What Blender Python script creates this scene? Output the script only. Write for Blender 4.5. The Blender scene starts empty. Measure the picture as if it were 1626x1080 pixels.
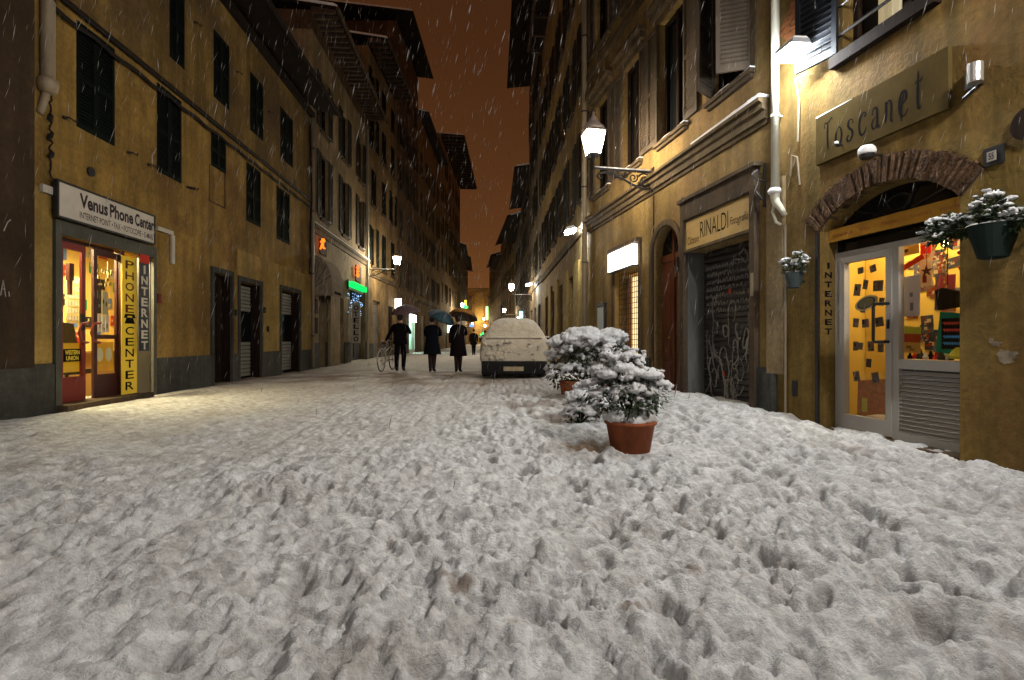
import bpy, bmesh, math, random
import numpy as np
from mathutils import Vector, Matrix
S = bpy.context.scene
COL = S.collection
R = math.radians
random.seed(7)

# ------------------------------------------------------------------ camera, sky, light
F = 800.0; CX = 813.0; HY = 539.0          # focal length and centre measured on the photograph
cd = bpy.data.cameras.new('camera'); cam = bpy.data.objects.new('camera', cd); COL.objects.link(cam)
cam.location = (0, 0, 1.0); cam.rotation_euler = (R(90), 0, 0)
cd.sensor_width = 36; cd.lens = 36 * F / 1626; cd.clip_start = 0.05; cd.clip_end = 600
S.camera = cam
S.view_settings.view_transform = 'Standard'; S.view_settings.look = 'None'
S.view_settings.exposure = 0.34; S.view_settings.gamma = 1.0
S.render.engine = 'CYCLES'
S.cycles.use_denoising = True
S.cycles.max_bounces = 5; S.cycles.diffuse_bounces = 3; S.cycles.glossy_bounces = 2
S.cycles.transmission_bounces = 3; S.cycles.transparent_max_bounces = 8
S.cycles.sample_clamp_indirect = 3.0; S.cycles.use_light_tree = True
S.cycles.caustics_reflective = False; S.cycles.caustics_refractive = False
W_ = bpy.data.worlds.new('World'); S.world = W_; W_.use_nodes = True
nt = W_.node_tree; nt.nodes.clear()
wo = nt.nodes.new('ShaderNodeOutputWorld'); bg = nt.nodes.new('ShaderNodeBackground')
tc = nt.nodes.new('ShaderNodeTexCoord'); sp = nt.nodes.new('ShaderNodeSeparateXYZ')
cr = nt.nodes.new('ShaderNodeValToRGB')
nt.links.new(tc.outputs['Generated'], sp.inputs[0]); nt.links.new(sp.outputs['Z'], cr.inputs[0])
nt.links.new(cr.outputs[0], bg.inputs[0]); nt.links.new(bg.outputs[0], wo.inputs[0])
e = cr.color_ramp.elements
e[0].position = 0.0; e[0].color = (0.150, 0.056, 0.015, 1)
e[1].position = 1.0; e[1].color = (0.020, 0.008, 0.003, 1)
m_ = e.new(0.22); m_.color = (0.080, 0.029, 0.009, 1)
m_ = e.new(0.50); m_.color = (0.048, 0.0165, 0.0055, 1)
bg.inputs[1].default_value = 1.0
sd = bpy.data.lights.new('sun', 'SUN'); sd.energy = 0.14; sd.angle = R(10); sd.color = (0.97, 0.98, 1.0)
sun = bpy.data.objects.new('sun', sd); COL.objects.link(sun)
sun.rotation_euler = (R(-46), 0, R(3))

LANT_FRONT = 170.0      # emission of the wall lantern's panes
LANT_UNSEEN = 520.0       # unseen lanterns added beside and behind the camera for foreground light
LANT_FAR = 430.0
FLOOD = 400.0

# ------------------------------------------------------------------ materials
MATS = {}
def mat(name, col, rough=0.7, spec=0.3, metal=0.0, noise=None, bump=None, emit=None, alpha=None, scale=None, noise2=None):
    """noise=(scale, amount, (sx,sy,sz)) darkens/lightens the surface itself; bump=(scale, strength)"""
    if name in MATS: return MATS[name]
    m = bpy.data.materials.new(name); m.use_nodes = True
    n = m.node_tree; b = n.nodes['Principled BSDF']
    b.inputs['Base Color'].default_value = (*col, 1); b.inputs['Roughness'].default_value = rough
    b.inputs['Specular IOR Level'].default_value = spec; b.inputs['Metallic'].default_value = metal
    t = n.nodes.new('ShaderNodeTexCoord')
    if noise:
        mp = n.nodes.new('ShaderNodeMapping'); mp.inputs['Scale'].default_value = noise[2]
        n.links.new(t.outputs['Object'], mp.inputs[0])
        nz = n.nodes.new('ShaderNodeTexNoise'); nz.inputs['Scale'].default_value = noise[0]
        nz.inputs['Detail'].default_value = 6; nz.inputs['Roughness'].default_value = 0.65
        n.links.new(mp.outputs[0], nz.inputs['Vector'])
        r = n.nodes.new('ShaderNodeValToRGB'); a = noise[1]
        r.color_ramp.elements[0].position = 0.32; r.color_ramp.elements[1].position = 0.68
        r.color_ramp.elements[0].color = (*[c * (1 - a) for c in col], 1)
        r.color_ramp.elements[1].color = (*[min(1, c * (1 + a * .7)) for c in col], 1)
        n.links.new(nz.outputs[0], r.inputs[0]); n.links.new(r.outputs[0], b.inputs['Base Color'])
    if bump:
        nb = n.nodes.new('ShaderNodeTexNoise'); nb.inputs['Scale'].default_value = bump[0]; nb.inputs['Detail'].default_value = 5
        n.links.new(t.outputs['Object'], nb.inputs['Vector'])
        bp = n.nodes.new('ShaderNodeBump'); bp.inputs['Strength'].default_value = bump[1]; bp.inputs['Distance'].default_value = 0.02
        n.links.new(nb.outputs[0], bp.inputs['Height']); n.links.new(bp.outputs[0], b.inputs['Normal'])
    if emit:
        b.inputs['Emission Color'].default_value = (*emit[0], 1); b.inputs['Emission Strength'].default_value = emit[1]
    MATS[name] = m
    return m

def plaster(name, col, old, patch=0.5, streak=0.5, zlo=None):
    """painted render: broad blotches, rain streaks, worn patches of an older coat"""
    if name in MATS: return MATS[name]
    m = bpy.data.materials.new(name); m.use_nodes = True
    n = m.node_tree; L = n.links; b = n.nodes['Principled BSDF']
    b.inputs['Roughness'].default_value = 0.85; b.inputs['Specular IOR Level'].default_value = 0.15
    t = n.nodes.new('ShaderNodeTexCoord')
    def noise(sc, det, mp=(1, 1, 1), rough=0.6, off=0):
        q = n.nodes.new('ShaderNodeMapping'); q.inputs['Scale'].default_value = mp; q.inputs['Location'].default_value = (off, off * .7, off * .3)
        L.new(t.outputs['Object'], q.inputs[0])
        z = n.nodes.new('ShaderNodeTexNoise'); z.inputs['Scale'].default_value = sc; z.inputs['Detail'].default_value = det
        z.inputs['Roughness'].default_value = rough; L.new(q.outputs[0], z.inputs['Vector']); return z.outputs[0]
    def ramp(src, a, b_, ca, cb):
        r = n.nodes.new('ShaderNodeValToRGB'); r.color_ramp.elements[0].position = a; r.color_ramp.elements[1].position = b_
        r.color_ramp.elements[0].color = (*ca, 1); r.color_ramp.elements[1].color = (*cb, 1); L.new(src, r.inputs[0]); return r.outputs[0]
    def mix(fac, a, b_, mode='MIX'):
        x = n.nodes.new('ShaderNodeMix'); x.data_type = 'RGBA'; x.blend_type = mode
        if isinstance(fac, float): x.inputs[0].default_value = fac
        else: L.new(fac, x.inputs[0])
        for k, s in ((6, a), (7, b_)):
            if isinstance(s, tuple): x.inputs[k].default_value = (*s, 1)
            else: L.new(s, x.inputs[k])
        return x.outputs[2]
    off = (sum(map(ord, name)) % 97) * 1.37; col = tuple(c * .9 for c in col); old = tuple(c * .8 for c in old)
    base = ramp(noise(0.9, 8, off=off), 0.3, 0.72, tuple(c * .5 for c in col), tuple(c * 1.22 for c in col))
    pm = ramp(noise(0.45, 7, (1, 1, .8), .68, off + 5), 0.56 - .16 * patch, 0.62, (0, 0, 0), (1, 1, 1))
    c1 = mix(pm, base, old)
    sm = ramp(noise(2.2, 5, (1.6, 1.6, .12), .6, off + 9), 0.40, 0.66, (0, 0, 0), (streak,) * 3)
    c2 = mix(sm, c1, tuple(c * .28 for c in col))
    fm = ramp(noise(14, 4, off=off), 0.35, 0.7, (.78, .78, .78), (1.08, 1.08, 1.08))
    c3 = mix(1.0, c2, fm, 'MULTIPLY')
    L.new(c3, b.inputs['Base Color'])
    bp = n.nodes.new('ShaderNodeBump'); bp.inputs['Strength'].default_value = 0.5; bp.inputs['Distance'].default_value = 0.02
    bn = n.nodes.new('ShaderNodeMath'); bn.operation = 'ADD'; L.new(noise(28, 6, off=off), bn.inputs[0]); L.new(pm, bn.inputs[1])
    L.new(bn.outputs[0], bp.inputs['Height']); L.new(bp.outputs[0], b.inputs['Normal'])
    MATS[name] = m; return m

def paper(col):
    name = 'paper %.2f %.2f %.2f' % col
    if name in MATS: return MATS[name]
    m = bpy.data.materials.new(name); m.use_nodes = True; n = m.node_tree; n.nodes.clear()
    o = n.nodes.new('ShaderNodeOutputMaterial'); d = n.nodes.new('ShaderNodeBsdfDiffuse'); t = n.nodes.new('ShaderNodeBsdfTranslucent'); x = n.nodes.new('ShaderNodeMixShader')
    d.inputs[0].default_value = (*col, 1); t.inputs[0].default_value = (*col, 1); x.inputs[0].default_value = .45
    n.links.new(d.outputs[0], x.inputs[1]); n.links.new(t.outputs[0], x.inputs[2]); n.links.new(x.outputs[0], o.inputs[0]); MATS[name] = m; return m
def glass(name, tint=(0.96, 0.96, 0.96), refl=0.12):
    if name in MATS: return MATS[name]
    m = bpy.data.materials.new(name); m.use_nodes = True; n = m.node_tree; n.nodes.clear()
    o = n.nodes.new('ShaderNodeOutputMaterial'); tr = n.nodes.new('ShaderNodeBsdfTransparent'); gl = n.nodes.new('ShaderNodeBsdfGlossy')
    tr.inputs[0].default_value = (*tint, 1); gl.inputs['Roughness'].default_value = 0.03
    lw = n.nodes.new('ShaderNodeLayerWeight'); lw.inputs[0].default_value = .5; fr = n.nodes.new('ShaderNodeMath'); fr.operation = 'POWER'; fr.inputs[1].default_value = 5; n.links.new(lw.outputs['Facing'], fr.inputs[0])
    mx = n.nodes.new('ShaderNodeMixShader'); ad = n.nodes.new('ShaderNodeMath'); ad.operation = 'MULTIPLY_ADD'; ad.inputs[1].default_value = .7; ad.inputs[2].default_value = .03
    n.links.new(fr.outputs[0], ad.inputs[0]); n.links.new(ad.outputs[0], mx.inputs[0])
    n.links.new(tr.outputs[0], mx.inputs[1]); n.links.new(gl.outputs[0], mx.inputs[2]); n.links.new(mx.outputs[0], o.inputs[0])
    MATS[name] = m; return m

def emitter(name, col, st):
    if name in MATS: return MATS[name]
    m = bpy.data.materials.new(name); m.use_nodes = True; n = m.node_tree; n.nodes.clear()
    o = n.nodes.new('ShaderNodeOutputMaterial'); e = n.nodes.new('ShaderNodeEmission')
    e.inputs[0].default_value = (*col, 1); e.inputs[1].default_value = st; n.links.new(e.outputs[0], o.inputs[0])
    MATS[name] = m; return m

# ------------------------------------------------------------------ mesh builder and tagging
class MB:
    """collects geometry; s=-1 mirrors the outward axis for walls on the left of the street"""
    def __init__(self, s=1, off=(0, 0, 0)):
        self.v = []; self.f = []; self.m = []; self.s = s; self.mi = 0; self.off = off
    def P(self, p):
        o = self.off; return (p[0] + o[0], self.s * (p[1] + o[1]), p[2] + o[2])
    def add(self, vs, fs):
        k = len(self.v); self.v += [self.P(p) for p in vs]; self.f += [tuple(k + i for i in f) for f in fs]; self.m += [self.mi] * len(fs); return self
    def box(self, a, b):
        x0, y0, z0 = a; x1, y1, z1 = b
        vs = [(x0, y0, z0), (x1, y0, z0), (x1, y1, z0), (x0, y1, z0), (x0, y0, z1), (x1, y0, z1), (x1, y1, z1), (x0, y1, z1)]
        return self.add(vs, [(0, 3, 2, 1), (4, 5, 6, 7), (0, 1, 5, 4), (1, 2, 6, 5), (2, 3, 7, 6), (3, 0, 4, 7)])
    def quad(self, *p): return self.add(list(p), [tuple(range(len(p)))])
    def prism(self, poly, axis, a, b):
        """poly: 2D outline, extruded along axis 0/1/2 from a to b"""
        def mk(p, t):
            q = list(p); q.insert(axis, t); return tuple(q)
        n = len(poly); vs = [mk(p, a) for p in poly] + [mk(p, b) for p in poly]
        return self.add(vs, [tuple(range(n))[::-1], tuple(range(n, 2 * n))] + [(i, (i + 1) % n, n + (i + 1) % n, n + i) for i in range(n)])
    def tube(self, pts, r, n=8, cap=True):
        pts = [Vector(p) for p in pts]; rs = r if isinstance(r, (list, tuple)) else [r] * len(pts)
        vs = []; up = None
        for i, p in enumerate(pts):
            d = (pts[min(i + 1, len(pts) - 1)] - pts[max(i - 1, 0)])
            d = d.normalized() if d.length > 1e-9 else Vector((0, 0, 1))
            if up is None: up = d.orthogonal().normalized()
            up = (up - d * up.dot(d)); up = up.normalized() if up.length > 1e-6 else d.orthogonal().normalized()
            w = d.cross(up)
            for k in range(n):
                a = 2 * math.pi * k / n; vs.append(tuple(p + (up * math.cos(a) + w * math.sin(a)) * rs[i]))
        fs = [(i * n + k, i * n + (k + 1) % n, (i + 1) * n + (k + 1) % n, (i + 1) * n + k) for i in range(len(pts) - 1) for k in range(n)]
        if cap: fs += [tuple(range(n))[::-1], tuple((len(pts) - 1) * n + k for k in range(n))]
        return self.add(vs, fs)
    def lathe(self, prof, n=16, c=(0, 0, 0), sq=None, rot=0):
        """prof: list of (r, z); sq flattens to n=4 section when n=4"""
        vs = []; 
        for r, z in prof:
            for k in range(n):
                a = 2 * math.pi * k / n + rot; vs.append((c[0] + r * math.cos(a), c[1] + r * math.sin(a), c[2] + z))
        fs = [(i * n + k, i * n + (k + 1) % n, (i + 1) * n + (k + 1) % n, (i + 1) * n + k) for i in range(len(prof) - 1) for k in range(n)]
        fs += [tuple(range(n))[::-1], tuple((len(prof) - 1) * n + k for k in range(n))]
        return self.add(vs, fs)
    def mesh(self, name, mats, smooth=False):
        me = bpy.data.meshes.new(name); me.from_pydata(self.v, [], self.f)
        for m in (mats if isinstance(mats, (list, tuple)) else [mats]): me.materials.append(m)
        if any(self.m): me.polygons.foreach_set('material_index', self.m)
        if smooth: me.polygons.foreach_set('use_smooth', [True] * len(me.polygons))
        me.update(); return me
    def build(self, name, mats, parent=None, loc=None, smooth=False):
        return link(name, self.mesh(name, mats, smooth), parent, loc)

def pieces(W, t, name, m, boxes):
    for a, b in boxes:
        q = W.mb(); q.box(a, b); q.build(name, m, t)
def link(name, me, parent=None, loc=None, rz=None, par_rot=None):
    o = bpy.data.objects.new(name, me); COL.objects.link(o)
    if parent: o.parent = parent
    if loc: o.location = loc
    if rz is not None: o.rotation_euler = (0, 0, rz)
    return o
def tag(o, label=None, cat=None, group=None, kind=None):
    if label: o['label'] = label
    if cat: o['category'] = cat
    if group: o['group'] = group
    if kind: o['kind'] = kind
    return o
def thing(name, label, cat, loc=(0, 0, 0), rz=0.0, group=None):
    o = bpy.data.objects.new(name, None); COL.objects.link(o); o.location = loc; o.rotation_euler = (0, 0, rz)
    o.empty_display_size = .2
    return tag(o, label, cat, group)
def dup(o, parent=None):
    c = o.copy(); COL.objects.link(c)
    if parent: c.parent = parent
    for ch in list(o.children): dup(ch, c)
    return c

_tc = {}
def text_geo(s, bold=0.0, shear=0.0):
    k = (s, bold, shear)
    if k in _tc: return _tc[k]
    cu = bpy.data.curves.new('t', 'FONT'); cu.body = s; cu.offset = bold; cu.shear = shear; cu.resolution_u = 3; cu.fill_mode = 'FRONT'
    o = bpy.data.objects.new('t', cu); COL.objects.link(o)
    me = bpy.data.meshes.new_from_object(o)
    vs = [tuple(v.co) for v in me.vertices]; fs = [tuple(p.vertices) for p in me.polygons]
    bpy.data.objects.remove(o); bpy.data.meshes.remove(me); bpy.data.curves.remove(cu)
    _tc[k] = (vs, fs); return _tc[k]
def put_text(mb, s, a0, a1, h0, h1, v, d=1, bold=0.0, shear=0.0, serif=False):
    """fit the text into along-wall a0..a1 (a0 = where the first letter starts) and heights h0..h1 on plane v"""
    vs, fs = text_geo(s, bold, shear)
    x0 = min(p[0] for p in vs); x1 = max(p[0] for p in vs); y0 = min(p[1] for p in vs); y1 = max(p[1] for p in vs)
    mp = [(a0 + (p[0] - x0) / max(x1 - x0, 1e-6) * (a1 - a0), v, h0 + (p[1] - y0) / max(y1 - y0, 1e-6) * (h1 - h0)) for p in vs]
    return mb.add(mp, fs)

# ------------------------------------------------------------------ walls: a straight frontage between two plan points
class Wall:
    def __init__(self, x0, z0, x1, z1, side):
        self.a = Vector((x0, z0)); d = Vector((x1 - x0, z1 - z0)); self.len = d.length; self.d = d.normalized()
        self.side = side                       # -1 left of the street, +1 right
        self.s = -1 if side < 0 else 1
        self.rz = math.atan2(self.d.y, self.d.x)
        self.n = Vector((-self.d.y, self.d.x)) * self.s   # towards the street
    def w(self, u, v=0.0, h=0.0):
        p = self.a + self.d * u + self.n * v; return (p.x, p.y, h)
    def u(self, px, v=0.0):                    # where the view column px meets the plane standing v proud
        k = (px - CX) / F; p = self.a + self.n * v
        t = (k * p.y - p.x) / (self.d.x - k * self.d.y); return t
    def h(self, px, py, v=0.0):
        q = self.w(self.u(px, v), v); return 1.0 + (HY - py) * q[1] / F
    def mb(self): return MB(self.s)
    def thing(self, name, label, cat, u=0, v=0, h=0, group=None):
        return thing(name, label, cat, self.w(u, v, h), self.rz, group)
    def child(self, t, u, v, h): return (u, self.s * v, h)

def cutwall(mb, u0, u1, h0, h1, holes, depth, back=5.0, top=True):
    us = sorted({u0, u1, *[x for o in holes for x in o[:2]]}); hs = sorted({h0, h1, *[x for o in holes for x in o[2:4]]})
    us = [x for x in us if u0 <= x <= u1]; hs = [x for x in hs if h0 <= x <= h1]
    for i in range(len(us) - 1):
        for j in range(len(hs) - 1):
            cu = (us[i] + us[i + 1]) / 2; ch = (hs[j] + hs[j + 1]) / 2
            if any(o[0] < cu < o[1] and o[2] < ch < o[3] for o in holes): continue
            mb.quad((us[i], 0, hs[j]), (us[i + 1], 0, hs[j]), (us[i + 1], 0, hs[j + 1]), (us[i], 0, hs[j + 1]))
    for a, b, c, d in [o[:4] for o in holes]:
        mb.quad((a, 0, c), (a, -depth, c), (a, -depth, d), (a, 0, d)); mb.quad((b, 0, c), (b, 0, d), (b, -depth, d), (b, -depth, c))
        mb.quad((a, 0, d), (a, -depth, d), (b, -depth, d), (b, 0, d)); mb.quad((a, 0, c), (b, 0, c), (b, -depth, c), (a, -depth, c))
    mb.quad((u0, 0, h0), (u0, 0, h1), (u0, -back, h1), (u0, -back, h0)); mb.quad((u1, 0, h0), (u1, -back, h0), (u1, -back, h1), (u1, 0, h1))
    mb.quad((u0, -back, h0), (u0, -back, h1), (u1, -back, h1), (u1, -back, h0))
    if top: mb.quad((u0, 0, h1), (u1, 0, h1), (u1, -back, h1), (u0, -back, h1))
    return mb
# ------------------------------------------------------------------ shared materials
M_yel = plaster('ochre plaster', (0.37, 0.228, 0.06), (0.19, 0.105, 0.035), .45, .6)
M_yel2 = plaster('yellow plaster', (0.44, 0.295, 0.085), (0.30, 0.18, 0.06), .35, .5)
M_yel3 = plaster('warm yellow plaster', (0.35, 0.235, 0.085), (0.29, 0.18, 0.08), .4, .6)
M_up = plaster('worn grey brown plaster', (0.16, 0.095, 0.05), (0.08, 0.05, 0.03), .7, .6)
M_drk = plaster('dark stone facing', (0.055, 0.034, 0.019), (0.085, 0.052, 0.03), .5, .5)
M_cream = plaster('cream plaster', (0.36, 0.27, 0.15), (0.26, 0.18, 0.09), .4, .5)
M_grey = plaster('grey plaster', (0.20, 0.16, 0.11), (0.12, 0.09, 0.06), .5, .6)
M_far = plaster('aged tan plaster', (0.30, 0.20, 0.09), (0.17, 0.11, 0.06), .6, .6)
M_far2 = plaster('dim ochre plaster', (0.25, 0.15, 0.05), (0.13, 0.085, 0.05), .6, .6)
M_plinth = plaster('grey plinth cement', (0.085, 0.085, 0.075), (0.05, 0.05, 0.045), .4, .5)
M_stone = plaster('grey brown stone', (0.12, 0.080, 0.048), (0.08, 0.06, 0.045), .4, .5)
M_mould = plaster('weathered moulding', (0.17, 0.12, 0.065), (0.12, 0.085, 0.05), .5, .6)
M_snow = mat('snow', (0.78, 0.78, 0.79), .65, .25, bump=(60, .5), noise=(7, .08, (1, 1, 1)))
M_shut = mat('dark green shutter paint', (0.0045, 0.0075, 0.0065), .85, .08, noise=(5, .4, (1, 1, .2)))
M_shutb = mat('faded brown shutter paint', (0.075, 0.055, 0.038), .7, .25, noise=(5, .35, (1, 1, .2)))
M_shutg = mat('weathered grey shutter paint', (0.025, 0.022, 0.018), .7, .25, noise=(5, .4, (1, 1, .2)))
M_pane = mat('dark window glass', (0.006, 0.007, 0.008), .08, .5)
M_iron = mat('wrought iron', (0.018, 0.014, 0.012), .5, .4)
M_roof = mat('dark timber eaves', (0.018, 0.012, 0.009), .9, .1, noise=(4, .4, (1, 1, 1)))
M_raft = mat('pale timber rafters', (0.075, 0.05, 0.035), .9, .1, noise=(4, .4, (1, 1, 1)))
M_wood = mat('varnished brown wood', (0.12, 0.035, 0.014), .5, .4, noise=(4, .5, (6, 6, .5)))
M_dwood = mat('dark brown wood', (0.018, 0.011, 0.008), .85, .08, noise=(4, .5, (6, 6, .5)))
M_alu = mat('grey aluminium', (0.36, 0.335, 0.30), .6, .2, .0)
M_metal = mat('dull rolling shutter steel', (0.16, 0.15, 0.14), .5, .5, .4, noise=(3, .4, (1, 1, 1)))
M_dark = mat('black painted metal', (0.010, 0.010, 0.011), .5, .4)
M_black = mat('black lettering', (0.010, 0.008, 0.008), .9, .03)
M_pipe = mat('beige drainpipe paint', (0.23, 0.18, 0.12), .5, .4, noise=(4, .25, (1, 1, .3)))
M_pipew = mat('white drainpipe paint', (0.44, 0.42, 0.34), .5, .4, noise=(4, .2, (1, 1, .3)))
M_pipeg = mat('grey drainpipe paint', (0.12, 0.09, 0.065), .6, .3, noise=(4, .3, (1, 1, .3)))
M_cable = mat('black cable', (0.012, 0.009, 0.008), .7, .2)
G_clear = glass('shop window glass'); 

# ------------------------------------------------------------------ windows
_mc = {}
def shutter_mesh(s, w, h, m, n):
    k = ('sh', s, round(w, 2), round(h, 2), m.name, n)
    if k not in _mc:
        b = MB(s); fw = min(.055, w * .14)
        b.box((0, 0, 0), (fw, .04, h)).box((w - fw, 0, 0), (w, .04, h)).box((fw, 0, 0), (w - fw, .038, .09)).box((fw, 0, h - .08), (w - fw, .038, h))
        b.box((fw, 0.001, h * .46), (w - fw, .037, h * .46 + .07))
        for i in range(n):
            z = .09 + (h - .17) * (i + .5) / n; t = (h - .17) / n * .62
            b.add([(fw, .004, z + t), (w - fw, .004, z + t), (w - fw, .036, z - t * .2), (fw, .036, z - t * .2),
                   (fw, .001, z + t - .008), (w - fw, .001, z + t - .008), (w - fw, .033, z - t * .2 - .008), (fw, .033, z - t * .2 - .008)],
                  [(0, 1, 2, 3), (7, 6, 5, 4), (3, 2, 6, 7), (0, 4, 5, 1)])
        b.box((fw, .0005, .05), (w - fw, .004, h - .05))
        _mc[k] = b.mesh('shutter', m)
    return _mc[k]
def frame_mesh(s, w, h, lit=None):
    k = ('fr', s, round(w, 2), round(h, 2), lit)
    if k not in _mc:
        b = MB(s); y0, y1 = -.17, -.12
        b.box((-w / 2, y0, 0), (-w / 2 + .06, y1, h)).box((w / 2 - .06, y0, 0), (w / 2, y1, h)).box((-w / 2, y0, h - .06), (w / 2, y1, h)).box((-w / 2, y0, 0), (w / 2, y1, .07)).box((-.045, y0, 0), (.045, y1 + .01, h))
        b.mi = 1; b.box((-w / 2, y0 - .03, 0), (w / 2, y0 - .015, h))
        _mc[k] = b.mesh('window', [M_dwood if lit is None else M_shutg, M_pane if lit is None else lit])
    return _mc[k]
def sill_mesh(s, w, m):
    k = ('si', s, round(w, 2), m.name)
    if k not in _mc:
        b = MB(s); b.box((-w / 2 - .1, -.02, -.10), (w / 2 + .1, .10, -.035)); b.box((-w / 2 - .06, -.02, -.16), (w / 2 + .06, .06, -.101))
        _mc[k] = b.mesh('sill', m)
    return _mc[k]
def snowsill_mesh(s, w):
    k = ('ss', s, round(w, 2))
    if k not in _mc:
        b = MB(s); n = 9
        for i in range(n):
            x0 = -w / 2 - .09 + (w + .18) * i / n; x1 = -w / 2 - .09 + (w + .18) * (i + 1) / n; hh = random.uniform(.01, .03)
            b.box((x0, .0, -.035), (x1, random.uniform(.07, .095), -.035 + hh))
        _mc[k] = b.mesh('snow_cover', M_snow)
    return _mc[k]
def window(W, t, u, h, w, ht, style='closed', sm=None, n=22, sill=True, label=None, lit=None, rnd=None, sillm=None, snow=False, surround=None, hood=False):
    """part of building t: window > shutter, sill.  u: middle of the opening"""
    sm = sm or M_shut; s = W.s
    o = link('window', frame_mesh(s, w, ht, lit), t, W.child(t, u, 0, h))
    if label: o['label'] = label
    if style == 'closed':
        me = shutter_mesh(s, w / 2 - .004, ht, sm, n)
        for x in (-w / 2 + .002, .002): link('shutter', me, o, (x, s * -.035, 0))
    elif style == 'open':
        sw = w / 2 * .92; me = shutter_mesh(s, sw, ht, sm, n)
        link('shutter', me, o, (-w / 2 - sw - .01, s * .02, 0)); link('shutter', me, o, (w / 2 + .01, s * .02, 0))
    elif style == 'ajar':
        sw = w / 2; me = shutter_mesh(s, sw, ht, sm, n)
        a = link('shutter', me, o, (-w / 2 + .01, s * -.02, 0)); a.rotation_euler = (0, 0, s * R(62))
        b = link('shutter', me, o, (w / 2 - .01, s * .0, 0)); b.rotation_euler = (0, 0, s * R(118))
    if sill: link('sill', sill_mesh(s, w, sillm or M_stone), o, (0, 0, 0))
    if snow: link('snow_cover', snowsill_mesh(s, w), o, (0, 0, 0))
    if surround:
        b = MB(s); q = .13; b.box((-w / 2 - q, .0, 0), (-w / 2, .03, ht)).box((w / 2, .0, 0), (w / 2 + q, .03, ht)).box((-w / 2 - q, 0, ht), (w / 2 + q, .031, ht + q))
        if hood: b.box((-w / 2 - .25, 0, ht + q + .14), (w / 2 + .25, .22, ht + q + .22)).box((-w / 2 - .2, 0, ht + q), (w / 2 + .2, .12, ht + q + .139))
        b.build('surround', surround, o)
    return o

def rolldoor(W, t, u0, u1, h1, rec, m=None, name='rolling_shutter', label=None, h0=-.1):
    b = W.mb(); n = int((h1 - h0) / .095)
    for i in range(n):
        z0 = h0 + (h1 - h0) * i / n; z1 = h0 + (h1 - h0) * (i + 1) / n
        b.prism([(-rec - .02, z0), (-rec + .012, z0 + .012), (-rec + .018, (z0 + z1) / 2), (-rec + .012, z1 - .012), (-rec - .02, z1)], 0, u0, u1)
    o = b.build(name, m or M_metal, t)
    if label: o['label'] = label
    return o
def paneldoor(W, t, u0, u1, h1, rec, m=None, label=None, rows=3, name='door'):
    b = W.mb(); b.box((u0, -rec - .05, -.1), (u1, -rec, h1)); mid = (u0 + u1) / 2
    for a, c in ((u0 + .05, mid - .03), (mid + .03, u1 - .05)):
        for i in range(rows):
            z0 = .1 + (h1 - .15) * i / rows; z1 = (h1 - .15) * (i + 1) / rows + .02
            b.box((a + .04, -rec, z0), (c - .04, -rec + .03, z1)); b.box((a + .08, -rec + .03, z0 + .05), (c - .08, -rec + .045, z1 - .05))
    o = b.build(name, m or M_dwood, t)
    if label: o['label'] = label
    k = W.mb(); k.lathe([(.001, 0), (.03, .01), (.035, .03), (.02, .05), (.001, .055)], 8, (mid - .08, -rec + .05, 1.0)); k.build('handle', M_iron, o)
    return o

def eave(W, t, u0, u1, h, over, back=4.5, rise=.28, rafters=0, m=None, gut=True, label=None, snow=True):
    """overhanging roof: slab rising inward, rafters below, gutter at the edge, snow on top"""
    b = W.mb(); y1 = over; y0 = -back; z = h
    zi = h + (over + back) * rise
    b.prism([(y1, z), (y1, z + .10), (y0, zi + .10), (y0, zi)], 0, u0, u1)
    o = b.build('roof', m or M_roof, t)
    if rafters:
        for i in range(rafters):
            r = W.mb(); uu = u0 + .1 + (u1 - u0 - .2) * i / max(1, rafters - 1)
            r.prism([(over - .06, z - .12), (over - .06, z - .003), (-.02, z - .003 + (over) * rise), (-.02, z - .19 + over * rise * .6)], 0, uu - .055, uu + .055)
            r.build('rafter', M_raft, o)
    if gut:
        g = W.mb(); g.tube([(u0, over + .06, z + .02), (u1, over + .06, z + .02)], .075, 8); g.build('gutter', M_raft if rafters else M_roof, o)
    if snow:
        q = W.mb(); n = max(4, int((u1 - u0) / .8))
        q.prism([(y1 + .02, z + .102), (y1 + .03, z + .17), (y1 - .1, z + .24), (y0, zi + .24), (y0, zi + .102)], 0, u0 + .03, u1 - .03)
        q.build('snow_cover', M_snow, o)
    return o
def strip(W, t, name, u0, u1, prof, m):
    b = W.mb(); b.prism(prof, 0, u0, u1); return b.build(name, m, t)
def drain(W, u, v, h0, h1, r, m, label, off=0.0, elbow=False, group=None, n=10):
    t = W.thing('drainpipe', label, 'drainpipe', u, v, h0, group)
    b = W.mb(); L = h1 - h0; b.tube([(0, 0, 0), (0, 0, L)], r, n); b.build('pipe', m, t, smooth=True)
    k = max(2, int(L / 1.9))
    for i in range(k):
        c = W.mb(); z = L * (i + .5) / k; c.lathe([(r * 1.0, z - .02), (r * 1.15, z - .018), (r * 1.15, z + .018), (r, z + .02)], n, (0, 0, 0)); c.box((-.015, -v, z - .012), (.015, 0, z + .012))
        c.build('clamp', M_iron if m is M_pipe else m, t)
    return t

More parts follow.
